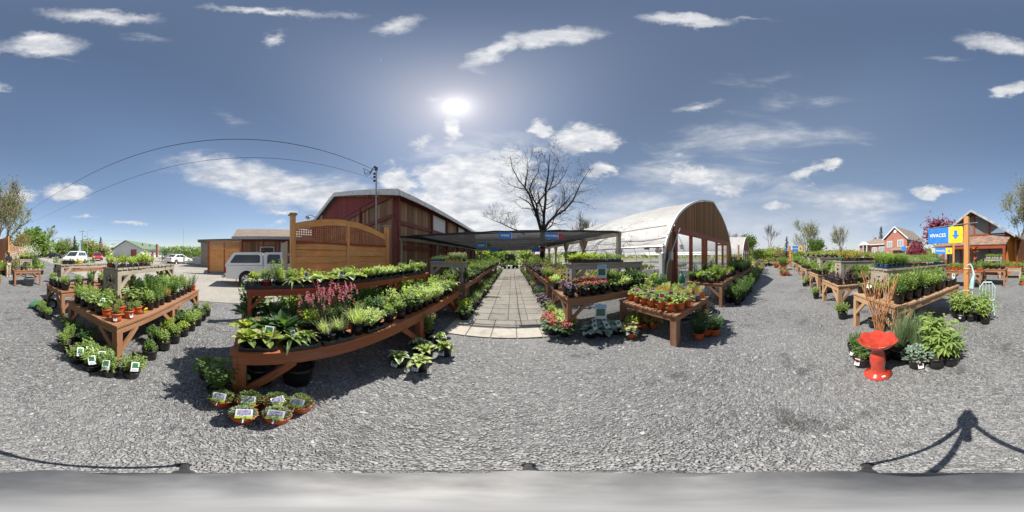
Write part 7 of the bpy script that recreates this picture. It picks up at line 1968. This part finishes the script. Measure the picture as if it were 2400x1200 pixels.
# posters
def poster(x, y, z, rz, label):
    o = thing('plant_poster', label, 'poster', (x, y, z), rz)
    mb = MB(); mb.box(-.115, .115, -.004, .004, 0, .32); mb.build('card', M['white_card'], o)
    mb = MB(); mb.box(-.085, .085, -.006, -.0045, .07, .225); mb.build('photo', M['green_photo'], o)
    mb = MB(); mb.box(-.112, .112, -.0058, -.0045, .235, .317); mb.build('heading', M['blue_card'], o)
poster(2.03, 3.30, 1.07, R(-32), 'white and blue plant poster hanging before the grey shelf')
poster(1.66, 2.74, .30, R(-30), 'white and blue plant poster below the right bench')

# tripod that carries the camera: its shadow lies on the gravel
tp_ = thing('tripod', 'light grey tripod on the gravel at the centre', 'tripod', (0, 0, 0))
mb = MB(); mb.smooth = True; mb.lathe([(.0, 1.478), (.0295, 1.478), (.031, 1.470), (.031, 1.44), (.024, 1.43), (.028, 1.41), (.048, 1.40), (.050, 1.36), (.066, 1.33), (.066, 1.26), (.001, 1.25)], 64, mod=lambda a, r, z: 1+(.07*math.cos(4*a+.9)+.03*math.sin(9*a) if z > 1.435 and r > .01 else 0)); mb.build('head', M['grey_plastic'], tp_)
mb = MB(); mb.tube([(0, 0, 1.28), (0, 0, .98)], .022, 8); mb.build('centre_column', M['grey_plastic'], tp_)
for px in (432, 1238, 2032):
    fx, fy = pol(px, .47); mb = MB(); d = Vector((fx, fy, 0))
    mb.tube([tuple(d*.06+Vector((0, 0, 1.26))), tuple(d*.5+Vector((0, 0, .66)))], .016, 8)
    mb.tube([tuple(d*.48+Vector((0, 0, .68))), tuple(d+Vector((0, 0, .02)))], .011, 8); lg = mb.build('leg', M['dark_metal'], tp_)
    mb = MB(); mb.lathe([(.001, .002), (.022, .002), (.022, .018), (.012, .03)], 10, (fx, fy, 0)); mb.build('foot', M['rubber'], lg)

# garden cart under the third lane bench and hand truck by the second left bench
def wheel(par, c, r, w_, name='wheel', axis=(1, 0, 0), rimm='rim'):
    A_ = Vector(axis).normalized(); u = A_.orthogonal().normalized(); v = A_.cross(u); c = Vector(c)
    def ringp(rr, off, n=22): return [c+A_*off+(u*math.cos(2*math.pi*k/n)+v*math.sin(2*math.pi*k/n))*rr for k in range(n)]
    def loft(mb, L, n=22):
        b = len(mb.v)
        for rr, off in L:
            for p in ringp(rr, off): mb.v.append(tuple(p))
        for i in range(len(L)-1):
            for k in range(n): k2 = (k+1) % n; mb.face([b+i*n+k, b+i*n+k2, b+(i+1)*n+k2, b+(i+1)*n+k])
    h2 = w_/2; mb = MB(); mb.smooth = True
    loft(mb, [(r*.62, -h2*.9), (r*.9, -h2), (r, -h2*.7), (r, h2*.7), (r*.9, h2), (r*.62, h2*.9)]); t_ = mb.build(name, M['rubber'], par)
    mb = MB(); mb.smooth = False
    for s_ in (-1, 1):
        loft(mb, [(r*.62, s_*h2*.92), (r*.55, s_*h2*.75), (r*.16, s_*h2*.55), (.001, s_*h2*.8)])
    mb.cm = 1
    for s_ in (-1, 1):
        for k in range(5):
            a = k*1.2566; d_ = u*math.cos(a)+v*math.sin(a); e_ = A_.cross(d_)
            q = c+A_*s_*h2*.80; mb.poly([q+d_*r*.28-e_*r*.07, q+d_*r*.5-e_*r*.09, q+d_*r*.5+e_*r*.09, q+d_*r*.28+e_*r*.07])
    mb.build('rim', [M[rimm], M['rubber']], t_)
    return t_
gc = thing('garden_cart', 'low garden cart with wicker basket parked under a pale bench', 'cart', (6.9, -2.5, 0), R(20))
mb = MB(); mb.box(-.5, .5, -.3, .3, .26, .30); mb.bar((.5, 0, .28), (1.0, 0, .7), .03); mb.build('bed', M['dark_metal'], gc)
mb = MB(); mb.box(-.45, -.02, -.24, .24, .30, .52); mb.build('basket', M['wicker'], gc)
for sx in (-.34, .34):
    for sy in (-.32, .32): wheel(gc, (sx, sy, .14), .14, .08, axis=(0, 1, 0))
ht = thing('hand_truck', 'green hand cart with black wheels left of the second bench', 'cart', (-1.12, -4.75, 0), R(60))
mb = MB(); mb.box(-.25, .25, -.2, .2, .10, .16); mb.build('bed', M['green_photo'], ht)
for sx in (-.3, .3): wheel(ht, (sx, .12, .11), .11, .06, axis=(1, 0, 0))
o = thing('cart_wheel', 'dark cart wheel leaning under the left end of the second bench', 'wheel', (-1.5, -4.55, .16)); wheel(o, (0, 0, 0), .16, .08, name='tyre', axis=(.3, 1, 0))
# orange rusty ornaments by the shop door
x, y = pol(2283, 9.0); o = thing('garden_ornament', 'rust coloured metal flower ornament beside the shop window', 'ornament', (x, y, gz(x, y)))
mb = MB()
for k in range(14):
    a = k*.45; z = 1.0+.95*abs(math.sin(k*1.3)); mb.leaf((.05*math.cos(a), .05*math.sin(a), z), pd(a, .6), .42, .2, .2)
mb.tube([(0, 0, 0), (0, 0, 1.9)], .03, 6); mb.build('flower', M['rust'], o)
# pale blue metal garden chair
x, y = pol(2312, 4.35); ch = thing('garden_chair', 'pale blue metal garden chair behind the peonies', 'chair', (x, y, 0), R(200))
mb = MB(); mb.smooth = True; mb.lathe([(.001, .40), (.19, .405), (.22, .40), (.22, .43), (.19, .425), (.001, .42)], 22); mb.build('seat', M['white_metal'], ch)
mb = MB(); mb.tube([(-.2, -.1, .42), (-.2, -.2, .78), (-.1, -.22, .93), (.1, -.22, .93), (.2, -.2, .78), (.2, -.1, .42)], .016, 6)
for k in range(4): mb.tube([(-.15+.1*k, -.17, .43), (-.11+.075*k, -.22, .9)], .009, 5)
mb.build('backrest', M['pale_blue'], ch)
for sx in (-.17, .17):
    for sy in (-.15, .15): mb = MB(); mb.tube([(sx*.8, sy*.8, .41), (sx, sy, .2), (sx*1.1, sy*1.1, 0)], .014, 6); mb.build('leg', M['pale_blue'], ch)
o = thing('garden_ornament', 'slim pale blue metal heron figure beside the sign post', 'ornament', (1.38, -4.25, 0))
mb = MB(); mb.tube([(0, 0, 0), (0, .02, .5), (.03, .03, .75)], .012, 5); mb.tube([(.03, .03, .72), (0, .05, .9), (-.05, .06, 1.1), (.0, .07, 1.3), (.05, .1, 1.38)], [.07, .06, .03, .022, .028], 7); mb.tube([(.05, .1, 1.38), (.16, .14, 1.33)], [.02, .003], 5); mb.leaf((.0, .0, .95), (-.4, -.6, -.5), .42, .16, 0); mb.build('body', M['pale_blue'], o)
# chair frame by barn
o = thing('wooden_chair', 'slatted wooden chair back against the dark barn wall', 'chair', (-3.3, 5.6, 0), R(30))
mb = MB(); mb.box(-.3, .3, -.3, .3, .4, .44); mb.build('seat', M['brown_wood'], o)
mb = MB()
for k in range(6): mb.bar((-.27+.108*k, .28, .44), (-.25+.1*k, .42, 1.45), .05, .02)
mb.bar((-.32, .42, 1.45), (.32, .42, 1.45), .05); mb.build('backrest', M['brown_wood'], o)
for sx in (-.27, .27):
    for sy in (-.27, .27): mb = MB(); mb.box(sx-.025, sx+.025, sy-.025, sy+.025, 0, .4); mb.build('leg', M['brown_wood'], o)
# green bottle-like sprayer at the greenhouse corner
o = thing('watering_can', 'dark green watering can at the greenhouse front corner', 'watering can', (4.35, 2.55, .76))
mb = MB(); mb.smooth = True; mb.lathe([(.001, 0), (.1, 0), (.11, .04), (.10, .2), (.05, .27), (.03, .3), (.03, .36)], 16); mb.build('body', M['green_photo'], o)
mb = MB(); mb.tube([(.1, 0, .08), (.2, 0, .2), (.26, 0, .32)], .012, 6); mb.build('spout', M['green_photo'], o); mb = MB(); mb.tube([(-.08, 0, .22), (-.16, 0, .2), (-.14, 0, .08), (-.1, 0, .05)], .008, 5); mb.build('handle', M['green_photo'], o)
o = thing('potting_stand', 'round black stand with potted seedlings before the greenhouse door', 'stand', (9.4, 2.0, .76))
mb = MB(); mb.lathe([(.001, .0), (.26, 0), (.28, .5), (.30, .5), (.30, .56), (.001, .56)], 18); mb.build('drum', M['black_pot'], o)
for k in range(5): plant('tinydark', 9.4+.16*math.cos(k*1.25), 2.0+.16*math.sin(k*1.25), 1.33, '', 'black', .06, .08, 1.4, label='seedling on the round black stand, %s' % ORD[k])
# stacked machinery / pots at the end of the path
o = thing('potting_machine', 'dark bulky machine standing beyond the end of the path', 'machine', (-.35, 24.0, 0))
mb = MB(); mb.box(-1.4, 1.2, -.5, .5, .35, .9); mb.box(-.8, .9, -.4, .4, .9, 1.35); mb.box(-.2, .6, -.35, .35, 1.35, 1.85); mb.box(-1.3, -.9, -.3, .3, .9, 1.2); mb.build('body', M['dark_metal'], o)
mb = MB(); mb.tube([(-1.6, 0, 1.3), (-.6, 0, 1.75), (.8, 0, 1.6), (1.5, 0, 1.2)], .06, 6); mb.build('pipe', M['dark_metal'], o)
for sx in (-1.1, .9): wheel(o, (sx, -.52, .35), .35, .2, axis=(0, 1, 0))
# boxes of wrapped stone on pallets by the hedge
for i, (px, d, w_, h_) in enumerate(((400, 26, 1.1, 1.5), (424, 25, 1.2, .95), (441, 24.5, 1.0, .5), (452, 24, .9, .55), (466, 22.5, 1.2, 1.15), (481, 21.5, 1.25, 1.35), (411, 27, 1.0, .4))):
    x, y = pol(px, d); z = gz(x, y)
    o = thing('stone_pallet', 'wrapped pallet of paving stone by the hedge, %s' % ['tallest beside the white car', 'square white block left of centre', 'low pile left of centre', 'low pile right of centre', 'large block second from the fence', 'largest block next to the orange fence', 'very low pile behind'][i], 'pallet', (x, y, z), math.atan2(y, x))
    mb = MB(); mb.box(-w_/2, w_/2, -w_/2, w_/2, .14, h_)
    k = 0; z_ = .25
    while z_ < h_-.05: mb.box(-w_/2-.012, w_/2+.012, -w_/2-.012, w_/2+.012, z_, z_+.10); z_ += .14
    mb.build('stone_stack', M['wrap_white' if i not in (0, 6) else 'stone_pack'], o)
    mb = MB()
    for s_ in (-.4, 0, .4): mb.box(s_*w_-.05, s_*w_+.05, -w_/2, w_/2, 0, .12)
    mb.build('pallet_base', M['weathered'], o)

# ---------------------------------------------------------------- vehicles
def section_body(mb, prof_low, halfw, tuck=.06, n=2):
    """extrude side outline (y,z) across the width with rounded shoulders"""
    L = [(-halfw+tuck*.0, .94), (-halfw, 1.0)]
    xs = [(-halfw, .965), (-halfw+tuck, 1.0), (halfw-tuck, 1.0), (halfw, .965)]
    cy = sum(p[0] for p in prof_low)/len(prof_low); cz = sum(p[1] for p in prof_low)/len(prof_low)
    b = len(mb.v); m_ = len(prof_low)
    for x, k in xs:
        for (y, z) in prof_low: mb.v.append((x, cy+(y-cy)*k, cz+(z-cz)*k))
    for i in range(len(xs)-1):
        for j in range(m_):
            j2 = (j+1) % m_; mb.face([b+i*m_+j, b+(i+1)*m_+j, b+(i+1)*m_+j2, b+i*m_+j2])
    mb.face([b+j for j in range(m_)]); mb.face([b+(len(xs)-1)*m_+j for j in range(m_)][::-1])
def cabin(mb, outline, w0, w1, zb_, zt):
    b = len(mb.v); m_ = len(outline)
    for s_ in (-1, 1):
        for (y, z) in outline:
            t_ = (z-zb_)/(zt-zb_); mb.v.append((s_*(w0+(w1-w0)*t_), y, z))
    mb.face([b+j for j in range(m_)]); mb.face([b+m_+j for j in range(m_)][::-1])
    for j in range(m_): j2 = (j+1) % m_; mb.face([b+j, b+m_+j, b+m_+j2, b+j2])
def side_glass(par, name, outline, w0, w1, zb_, zt, off=.006):
    for s_ in (-1, 1):
        P = [(s_*(w0+(w1-w0)*(z-zb_)/(zt-zb_)+off), y, z) for (y, z) in outline]
        mb = MB(); mb.poly(P if s_ > 0 else P[::-1]); mb.build(name, M['car_glass'], par)
def arc(cy, r, a0, a1, z0=.33, n=8): return [(cy+r*math.cos(R(a0+(a1-a0)*i/n)), z0+r*math.sin(R(a0+(a1-a0)*i/n))) for i in range(n+1)]

# pickup: local +y is its front
tk = thing('pickup_truck', 'silver white pickup with matching cap parked behind the cedar fence', 'pickup truck', (-9.27, -1.63, 0))
WH = .39; yr, yf = 1.12, 4.05; hw = .90
mb = MB(); mb.smooth = False
low = [(.02, .48), (.06, .42)]+[(yr-.62, .40)]+arc(yr, .46, 180, 0, .40)[0:]+[(yf-.62, .36)]+arc(yf, .46, 180, 0, .40)+[(5.25, .42), (5.3, .62), (5.22, .95), (4.1, 1.06), (2.95, 1.10), (.03, 1.12), (-.03, .9)]
section_body(mb, low, hw, .05); bd = mb.build('body', M['truck_paint'], tk)
for s_ in (-1, 1):     # flared arches
    for cy in (yr, yf):
        mb = MB()
        P = arc(cy, .55, 178, 2, .40, 10); Q = arc(cy, .46, 178, 2, .40, 10)
        for i in range(10):
            x_ = s_*(hw+.05); x0 = s_*(hw-.02)
            mb.poly([(x_, *P[i]), (x_, *P[i+1]), (x_, *Q[i+1]), (x_, *Q[i])]); mb.poly([(x_, *P[i]), (x_, *P[i+1]), (x0, P[i+1][0], P[i+1][1]+.05), (x0, P[i][0], P[i][1]+.05)])
            mb.poly([(x_, *Q[i]), (x_, *Q[i+1]), (x0, *Q[i+1]), (x0, *Q[i])])
        mb.build('wheel_arch', M['truck_paint'], tk)
        mb = MB(); Q = arc(cy, .459, 180, 0, .40, 12); mb.poly([(s_*(hw-.06), *q) for q in Q]); mb.build('wheel_well', M['rubber'], tk)
mb = MB(); cabin(mb, [(.0, 1.12), (.42, 1.74), (.55, 1.79), (1.75, 1.80), (1.97, 1.78), (1.97, 1.12)], hw-.02, hw-.14, 1.12, 1.8); mb.build('cap', M['truck_paint'], tk)
mb = MB(); cabin(mb, [(2.02, 1.10), (2.02, 1.74), (2.15, 1.79), (3.1, 1.80), (3.35, 1.74), (4.15, 1.10)], hw-.03, hw-.16, 1.1, 1.8); mb.build('cab', M['truck_paint'], tk)
def rquad(y0, y1, y2, y3, z0, z1): return [(y0, z0), (y1, z0), (y2, z1), (y3, z1)]
side_glass(tk, 'cap_window', [(.32, 1.24), (1.78, 1.24), (1.84, 1.30), (1.84, 1.60), (1.76, 1.66), (.60, 1.66), (.53, 1.63), (.30, 1.30)], hw-.02, hw-.14, 1.12, 1.8)
side_glass(tk, 'side_window', [(2.2, 1.20), (2.93, 1.20), (2.88, 1.68), (2.30, 1.68), (2.22, 1.60)], hw-.03, hw-.16, 1.1, 1.8); side_glass(tk, 'side_window', [(3.08, 1.20), (3.95, 1.20), (3.38, 1.66), (3.05, 1.68)], hw-.03, hw-.16, 1.1, 1.8)
mb = MB()
for x_ in (hw+.0006,):
    for y in (2.0, 3.0): mb = MB(); mb.box(hw-.02, hw+.004, y-.006, y+.006, .5, 1.12); mb.build('door_seam', M['rubber'], tk)
for y in (2.72, 3.72): mb = MB(); mb.box(hw, hw+.03, y, y+.18, .98, 1.03); mb.build('handle', M['dark_metal'], tk)
mb = MB(); mb.box(hw-.10, hw+.012, -.04, .07, .72, 1.02); mb.build('tail_light', M['tail_red'], tk)
mb = MB(); mb.box(-hw+.02, hw-.02, -.16, -.02, .45, .60); mb.build('bumper', M['steel'], tk)
mb = MB(); mb.tube([(hw+.01, yr-.5, .42), (hw+.02, yr-.52, .2)], .02, 4); mb.build('mud_flap', M['rubber'], tk)
for cy in (yr, yf):
    for s_ in (-1, 1): wheel(tk, (s_*(hw-.10), cy, WH-.005), WH, .24)
mb = MB(); mb.box(hw-.02, hw+.18, 3.85, 3.95, 1.12, 1.30); mb.build('side_mirror', M['dark_metal'], tk)

def car(name, label, cat, px, d, rz, paint, kind='sedan', tail=True):
    x, y = pol(px, d); o = thing(name, label, cat, (x, y, gz(x, y)), rz); hw = .86
    if kind == 'van':
        Lc, r_ = 4.7, .33; lo = [(0, .5), (.05, .35), (.45, .3)]+arc(.95, .38, 180, 0, .33)+[(3.3, .28)]+arc(3.75, .38, 180, 0, .33)+[(4.65, .35), (4.7, .6), (4.6, .85), (3.9, 1.0), (.02, 1.05), (-.02, .8)]
        cb = [(.04, 1.0), (.25, 1.62), (.5, 1.72), (2.4, 1.72), (2.9, 1.62), (3.95, 1.0)]; gl = [[(.35, 1.08), (1.25, 1.08), (1.25, 1.55), (.5, 1.55)], [(1.33, 1.08), (2.25, 1.08), (2.25, 1.55), (1.33, 1.55)], [(2.33, 1.08), (3.5, 1.08), (2.8, 1.55), (2.33, 1.55)]]; zt = 1.72; wy = (.95, 3.75); rg = [(.06, 1.1), (.24, 1.56)]
    else:
        lo = [(0, .5), (.05, .35), (.5, .28)]+arc(.95, .37, 180, 0, .32)+[(3.1, .26)]+arc(3.6, .37, 180, 0, .32)+[(4.4, .32), (4.5, .5), (4.4, .75), (3.3, .92), (2.6, .95), (.9, .98), (.05, .95), (-.02, .75)]
        cb = [(.55, .95), (1.15, 1.38), (1.5, 1.43), (2.2, 1.43), (2.5, 1.38), (3.35, .92)]; gl = [[(.95, 1.0), (1.75, 1.0), (1.75, 1.34), (1.28, 1.32)], [(1.83, 1.0), (3.0, .98), (2.4, 1.33), (1.83, 1.34)]]; zt = 1.43; wy = (.95, 3.6); rg = [(.7, 1.06), (1.1, 1.34)]
    mb = MB(); section_body(mb, lo, hw, .06); mb.build('body', M[paint], o)
    mb = MB(); cabin(mb, cb, hw-.04, hw-.2, 1.0 if kind == 'van' else .93, zt); mb.build('cabin', M[paint], o)
    for g_ in gl: side_glass(o, 'side_window', g_, hw-.04, hw-.2, 1.0 if kind == 'van' else .93, zt, .012)
    mb = MB(); (y0, z0), (y1, z1) = rg; w_ = hw-.18; off = -.02
    mb.poly([(-w_, y0+off, z0), (w_, y0+off, z0), (w_*.88, y1+off, z1), (-w_*.88, y1+off, z1)]); mb.build('rear_window', M['car_glass'], o)
    (ya, za), (yb, zb_) = cb[-1], cb[-2]; mb = MB(); mb.poly([(w_, ya-.02, za+.07), (-w_, ya-.02, za+.07), (-w_*.88, yb+.06, zb_-.03), (w_*.88, yb+.06, zb_-.03)]); mb.build('windscreen', M['car_glass'], o)
    for s_ in (-1, 1):
        mb = MB(); mb.box(s_*(hw-.1)-.1, s_*(hw-.1)+.08, -.05, .08, .68, .9 if kind != 'van' else 1.0); mb.build('tail_light', M['tail_red'], o)
        mb = MB(); mb.box(s_*(hw-.14)-.13, s_*(hw-.14)+.12, 4.34 if kind != 'van' else 4.55, 4.47 if kind != 'van' else 4.69, .56, .7); mb.build('headlight', M['white_card'], o)
        for cy in wy: wheel(o, (s_*(hw-.07), cy, .315), .315, .2)
    for s_ in (-1, 1): mb = MB(); mb.box(s_*hw-.0-(0 if s_ > 0 else .16), s_*hw+(.16 if s_ > 0 else 0), cb[-1][0]-.5, cb[-1][0]-.4, .98, 1.1); mb.build('side_mirror', M[paint], o)
    return o
# heading: local +y front.  rz turns +y by rz counter-clockwise
car('minivan', 'silver white minivan parked in the lot behind the benches', 'minivan', 192, 25.0, R(-50)+R(0), 'car_white', 'van')
car('sedan_car', 'dark grey sedan parked facing the shrubs, nearest of the pair', 'car', 144, 36, R(62), 'car_grey')
car('sedan_car', 'dark blue car behind the grey sedan', 'car', 108, 41, R(50), 'car_dark')
car('sedan_car', 'white car parked before the stone pallets', 'car', 392, 23.5, R(70), 'car_white')
car('sedan_car', 'red car partly hidden behind the minivan', 'car', 226, 33, R(-30), 'car_red')
car('sedan_car', 'dark car just left of the minivan', 'car', 186, 31, R(-50), 'car_dark')
car('sedan_car', 'white car far off between sedan and minivan', 'car', 158, 48, R(60), 'car_white')
# poles in the lot
def pole(px, d, h_, label, arms=0, lamp=False, r=.12):
    x, y = pol(px, d); o = thing('street_lamp' if lamp else 'utility_pole', label, 'lamp' if lamp else 'pole', (x, y, gz(x, y)), math.atan2(y, x)+R(90))
    mb = MB(); mb.tube([(0, 0, 0), (0, 0, h_)], [r, r*.7], 8); mb.build('pole', M['steel'] if lamp else M['grey_bark'], o)
    for k in range(arms): mb = MB(); mb.box(-1, 1, -.05, .05, h_-.5-k*.8, h_-.38-k*.8); mb.build('crossarm', M['grey_bark'], o)
    if lamp:
        mb = MB(); mb.tube([(0, 0, h_-.05), (-.3, 0, h_+.35), (-1.3, 0, h_+.5)], .05, 5); mb.build('arm', M['steel'], o); mb = MB(); mb.box(-1.8, -1.2, -.13, .13, h_+.44, h_+.56); mb.build('lamp_head', M['grey_trim'], o)
pole(193, 55, 9.2, 'tall utility pole with crossarm among the parked cars', 1); pole(205, 50, 8.0, 'curved street lamp beside the tall utility pole', 0, True, .09); pole(159, 58, 6.2, 'shorter utility pole left of the street lamp', 1, r=.1)
pole(430, 60, 11.0, 'very thin mast above the hedge', 0, r=.04); pole(265, 60, 5.2, 'short pole near the white hall gable', 1, r=.08)
o = None
x, y = pol(187, 40); o = thing('banner_flag', 'light blue feather banner left of the utility pole', 'banner', (x, y, gz(x, y)), math.atan2(y, x)+R(90))
mb = MB(); mb.prism([(-.3, 1.1), (.25, 1.1), (.3, 2.6), (.05, 3.6), (-.25, 3.9)], -.02, .02); mb.build('cloth', M['blue_card'], o); mb = MB(); mb.tube([(-.3, 0, 0), (-.3, 0, 3.9)], .025, 5); mb.build('pole', M['steel'], o)
for k, (z0, z1, s_) in enumerate(((8.6, 7.2, .8), (8.1, 6.6, .9), (7.6, 5.9, 1.0))):
    a, b = pol(60, 62), pol(300, 70)
    wire('street_wire', 'thin street wire behind the parked cars, %s' % ['top', 'middle', 'bottom'][k], (a[0], a[1], z0+1.2), (b[0], b[1], z1+1.0), s_, .022, 24)

# ---------------------------------------------------------------- people (one skinned body each, clothes as shells)
def skin_mesh(name, joints, edges, radii, m_, root=0, sub=2):
    me = bpy.data.meshes.new(name); me.from_pydata(joints, edges, []); o = bpy.data.objects.new(name, me); C.objects.link(o)
    md = o.modifiers.new('s', 'SKIN'); md.use_smooth_shade = True
    for i, r_ in enumerate(radii): me.skin_vertices[0].data[i].radius = (r_, r_) if not hasattr(r_, '__len__') else r_
    for i in range(len(joints)): me.skin_vertices[0].data[i].use_root = (i == root)
    o.modifiers.new('u', 'SUBSURF').levels = sub
    bpy.context.view_layer.update()
    m2 = bpy.data.meshes.new_from_object(o.evaluated_get(bpy.context.evaluated_depsgraph_get())); bpy.data.objects.remove(o)
    m2.materials.clear(); m2.materials.append(M[m_]); 
    for p in m2.polygons: p.use_smooth = True
    return m2
def person(label, x, y, z, rz, top, trousers, hair, H=1.65, lean=0.0, armf=.25, longhair=True):
    o = thing('person', label, 'person', (x, y, z), rz); k = H/1.70
    # local +y = facing; lean bends the trunk forward
    def up(px, py, pz):       # rotate upper body about the hips
        dz = pz-.93; return (px, py+dz*math.sin(lean), .93+dz*math.cos(lean)) if pz > .93 else (px, py, pz)
    J = [(0, 0, .95), up(0, 0, 1.12), up(0, .0, 1.34), up(0, 0, 1.45), up(0, .01, 1.53), up(0, .03, 1.63),
         up(-.17, 0, 1.40), up(-.22, .02, 1.14), up(-.17, armf*.55, .99+armf*.3), up(-.12, armf*.8, 1.0+armf*.42), up(.17, 0, 1.40), up(.22, .02, 1.14), up(.17, armf*.55, .99+armf*.3), up(.12, armf*.8, 1.0+armf*.42),
         (-.09, 0, .88), (-.10, .03, .50), (-.11, -.02, .09), (-.12, .12, .03), (.09, 0, .88), (.11, .05, .50), (.13, .03, .09), (.14, .17, .03)]
    E_ = [(0, 1), (1, 2), (2, 3), (3, 4), (4, 5), (2, 6), (6, 7), (7, 8), (8, 9), (2, 10), (10, 11), (11, 12), (12, 13), (0, 14), (14, 15), (15, 16), (16, 17), (0, 18), (18, 19), (19, 20), (20, 21)]
    rad = [(.125, .10), (.11, .085), (.14, .09), .055, .05, .085, .055, .04, .032, .028, .055, .04, .032, .028, .085, .055, .036, .03, .085, .055, .036, .03]
    J = [(a*k, b*k, c*k) for a, b, c in J]
    rad = [tuple(v*k for v in r_) if hasattr(r_, '__len__') else r_*k for r_ in rad]
    link_ = bpy.data.objects.new('body', skin_mesh('body', J, E_, rad, 'skin')); link(link_, o)
    def sub(ids, E2, grow, m_, nm_, ext=None):
        J2 = [J[i] for i in ids]; idx = {i: n for n, i in enumerate(ids)}
        r2 = [tuple(v+grow for v in rad[i]) if hasattr(rad[i], '__len__') else rad[i]+grow for i in ids]
        q = bpy.data.objects.new(nm_, skin_mesh(nm_, J2, [(idx[a], idx[b]) for a, b in E2], r2, m_)); link(q, o)
    sub([0, 1, 2, 3, 6, 7, 8, 10, 11, 12], [(0, 1), (1, 2), (2, 3), (2, 6), (6, 7), (7, 8), (2, 10), (10, 11), (11, 12)], .022, top, 'jacket')
    sub([0, 14, 15, 16, 18, 19, 20], [(0, 14), (14, 15), (15, 16), (0, 18), (18, 19), (19, 20)], .018, trousers, 'trousers')
    for ids in ((16, 17), (20, 21)):
        a, b = Vector(J[ids[0]]), Vector(J[ids[1]]); mb = MB(); mb.smooth = True; mb.tube([a+Vector((0, -.03, -.04)), a+Vector((0, .03, -.045)), b+Vector((0, .03, -.005))], [.045, .05, .035], 8, True); mb.build('shoe', M['shoe_white'], o)
    hc = Vector(J[5]); mb = MB(); mb.smooth = True
    mb.lathe([(.001, .125), (.06, .115), (.10, .07), (.113, .0), (.105, -.05)]+([(.10, -.14), (.08, -.22), (.03, -.26)] if longhair else [(.08, -.08)]), 14, (0, 0, 0))
    h_ = mb.build('hair', M[hair], o, loc=tuple(hc+Vector((0, -.022, .01)))); h_.scale = (.92*k, .98*k, k)
    mb = MB(); mb.leaf((0, .10, .015), (0, .5, -.6), .035, .03, 0); mb.build('nose', M['skin'], o, loc=tuple(hc))
    return o
x, y = pol(20, 11.6)
person('woman in black jacket and beige trousers standing before the reed fence', x, y, gz(x, y), R(20), 'jacket', 'beige_cloth', 'hair_dark', 1.68, .06, .3)
x, y = pol(1734, 14.5)
person('person in dark clothes bending forward outside the greenhouse', x, y, 0, R(110), 'jacket', 'car_dark', 'hair_dark', 1.7, .9, .35, False)
x, y = pol(357, 22.5)
person('person in pink top standing by the white car', x, y, gz(x, y), R(-60), 'pink_cloth', 'beige_cloth', 'hair_dark', 1.65, .0, .2)
x, y = pol(1731, 15.5); o = thing('lane_post', 'plain orange timber post before the far greenhouse', 'post', (x, y, 0)); mb = MB(); mb.box(-.07, .07, -.07, .07, 0, 2.65); mb.build('post', M['post_wood'], o)
mb = MB(); mb.box(.07, .3, -.03, .03, 2.2, 2.45); mb.build('lantern', M['dark_metal'], o)

# ================================================================ the smallest, furthest repeats of a kind become one mass
import numpy as np
def merge_rest(prefix, keep):
    L = [o for o in C.objects if o.parent is None and o.type == 'EMPTY' and o.name.split('.')[0] == prefix]
    if len(L) <= keep: return
    kids = {}
    for o in C.objects:
        if o.parent is not None: kids.setdefault(o.parent.name, []).append(o)
    def size(o):
        d = (o.location-camo.location).length
        s_ = max([max(c.scale)*max(c.dimensions) if c.type == 'MESH' else 0 for c in kids.get(o.name, [])]+[.01])
        return s_/d
    L.sort(key=size, reverse=True); rest = L[keep:]
    V, FL, LS, MI, UV_, mats = [], [], [], [], [], []; nv = 0
    for o in rest:
        for c in kids.get(o.name, []):
            me = c.data; n = len(me.vertices); co = np.empty(n*3, np.float32); me.vertices.foreach_get('co', co)
            mw = np.array(Matrix.LocRotScale(o.location, o.rotation_euler, o.scale) @ Matrix.LocRotScale(c.location, c.rotation_euler, c.scale))
            V.append(co.reshape(-1, 3) @ mw[:3, :3].T+mw[:3, 3])
            li = np.empty(len(me.loops), np.int32); me.loops.foreach_get('vertex_index', li); FL.append(li+nv)
            lt = np.empty(len(me.polygons), np.int32); me.polygons.foreach_get('loop_total', lt); LS.append(lt)
            mi = np.empty(len(me.polygons), np.int32); me.polygons.foreach_get('material_index', mi)
            mp_ = []
            for m_ in me.materials:
                if m_ not in mats: mats.append(m_)
                mp_.append(mats.index(m_))
            MI.append(np.array(mp_, np.int32)[mi])
            u = np.empty(len(me.loops)*2, np.float32); me.uv_layers[0].data.foreach_get('uv', u); UV_.append(u); nv += n
    V = np.concatenate(V); FL = np.concatenate(FL); LT = np.concatenate(LS); MI = np.concatenate(MI); UV_ = np.concatenate(UV_)
    me = bpy.data.meshes.new('plants'); me.vertices.add(len(V)); me.vertices.foreach_set('co', V.astype(np.float32).ravel())
    me.loops.add(len(FL)); me.loops.foreach_set('vertex_index', FL); me.polygons.add(len(LT))
    me.polygons.foreach_set('loop_start', np.concatenate(([0], np.cumsum(LT)[:-1])).astype(np.int32)); me.polygons.foreach_set('material_index', MI)
    me.uv_layers.new(name='UVMap').data.foreach_set('uv', UV_)
    for m_ in mats: me.materials.append(m_)
    me.update(calc_edges=True)
    o = bpy.data.objects.new(prefix+'s_far_off', me); o.name = 'distant_'+prefix+'s'; C.objects.link(o)
    tag(o, 'mass of small distant %ss filling the far benches' % prefix.replace('_', ' '), 'plants', kind='stuff')
    for q in rest:
        for c in kids.get(q.name, []): bpy.data.objects.remove(c)
        bpy.data.objects.remove(q)
merge_rest('potted_plant', 298)
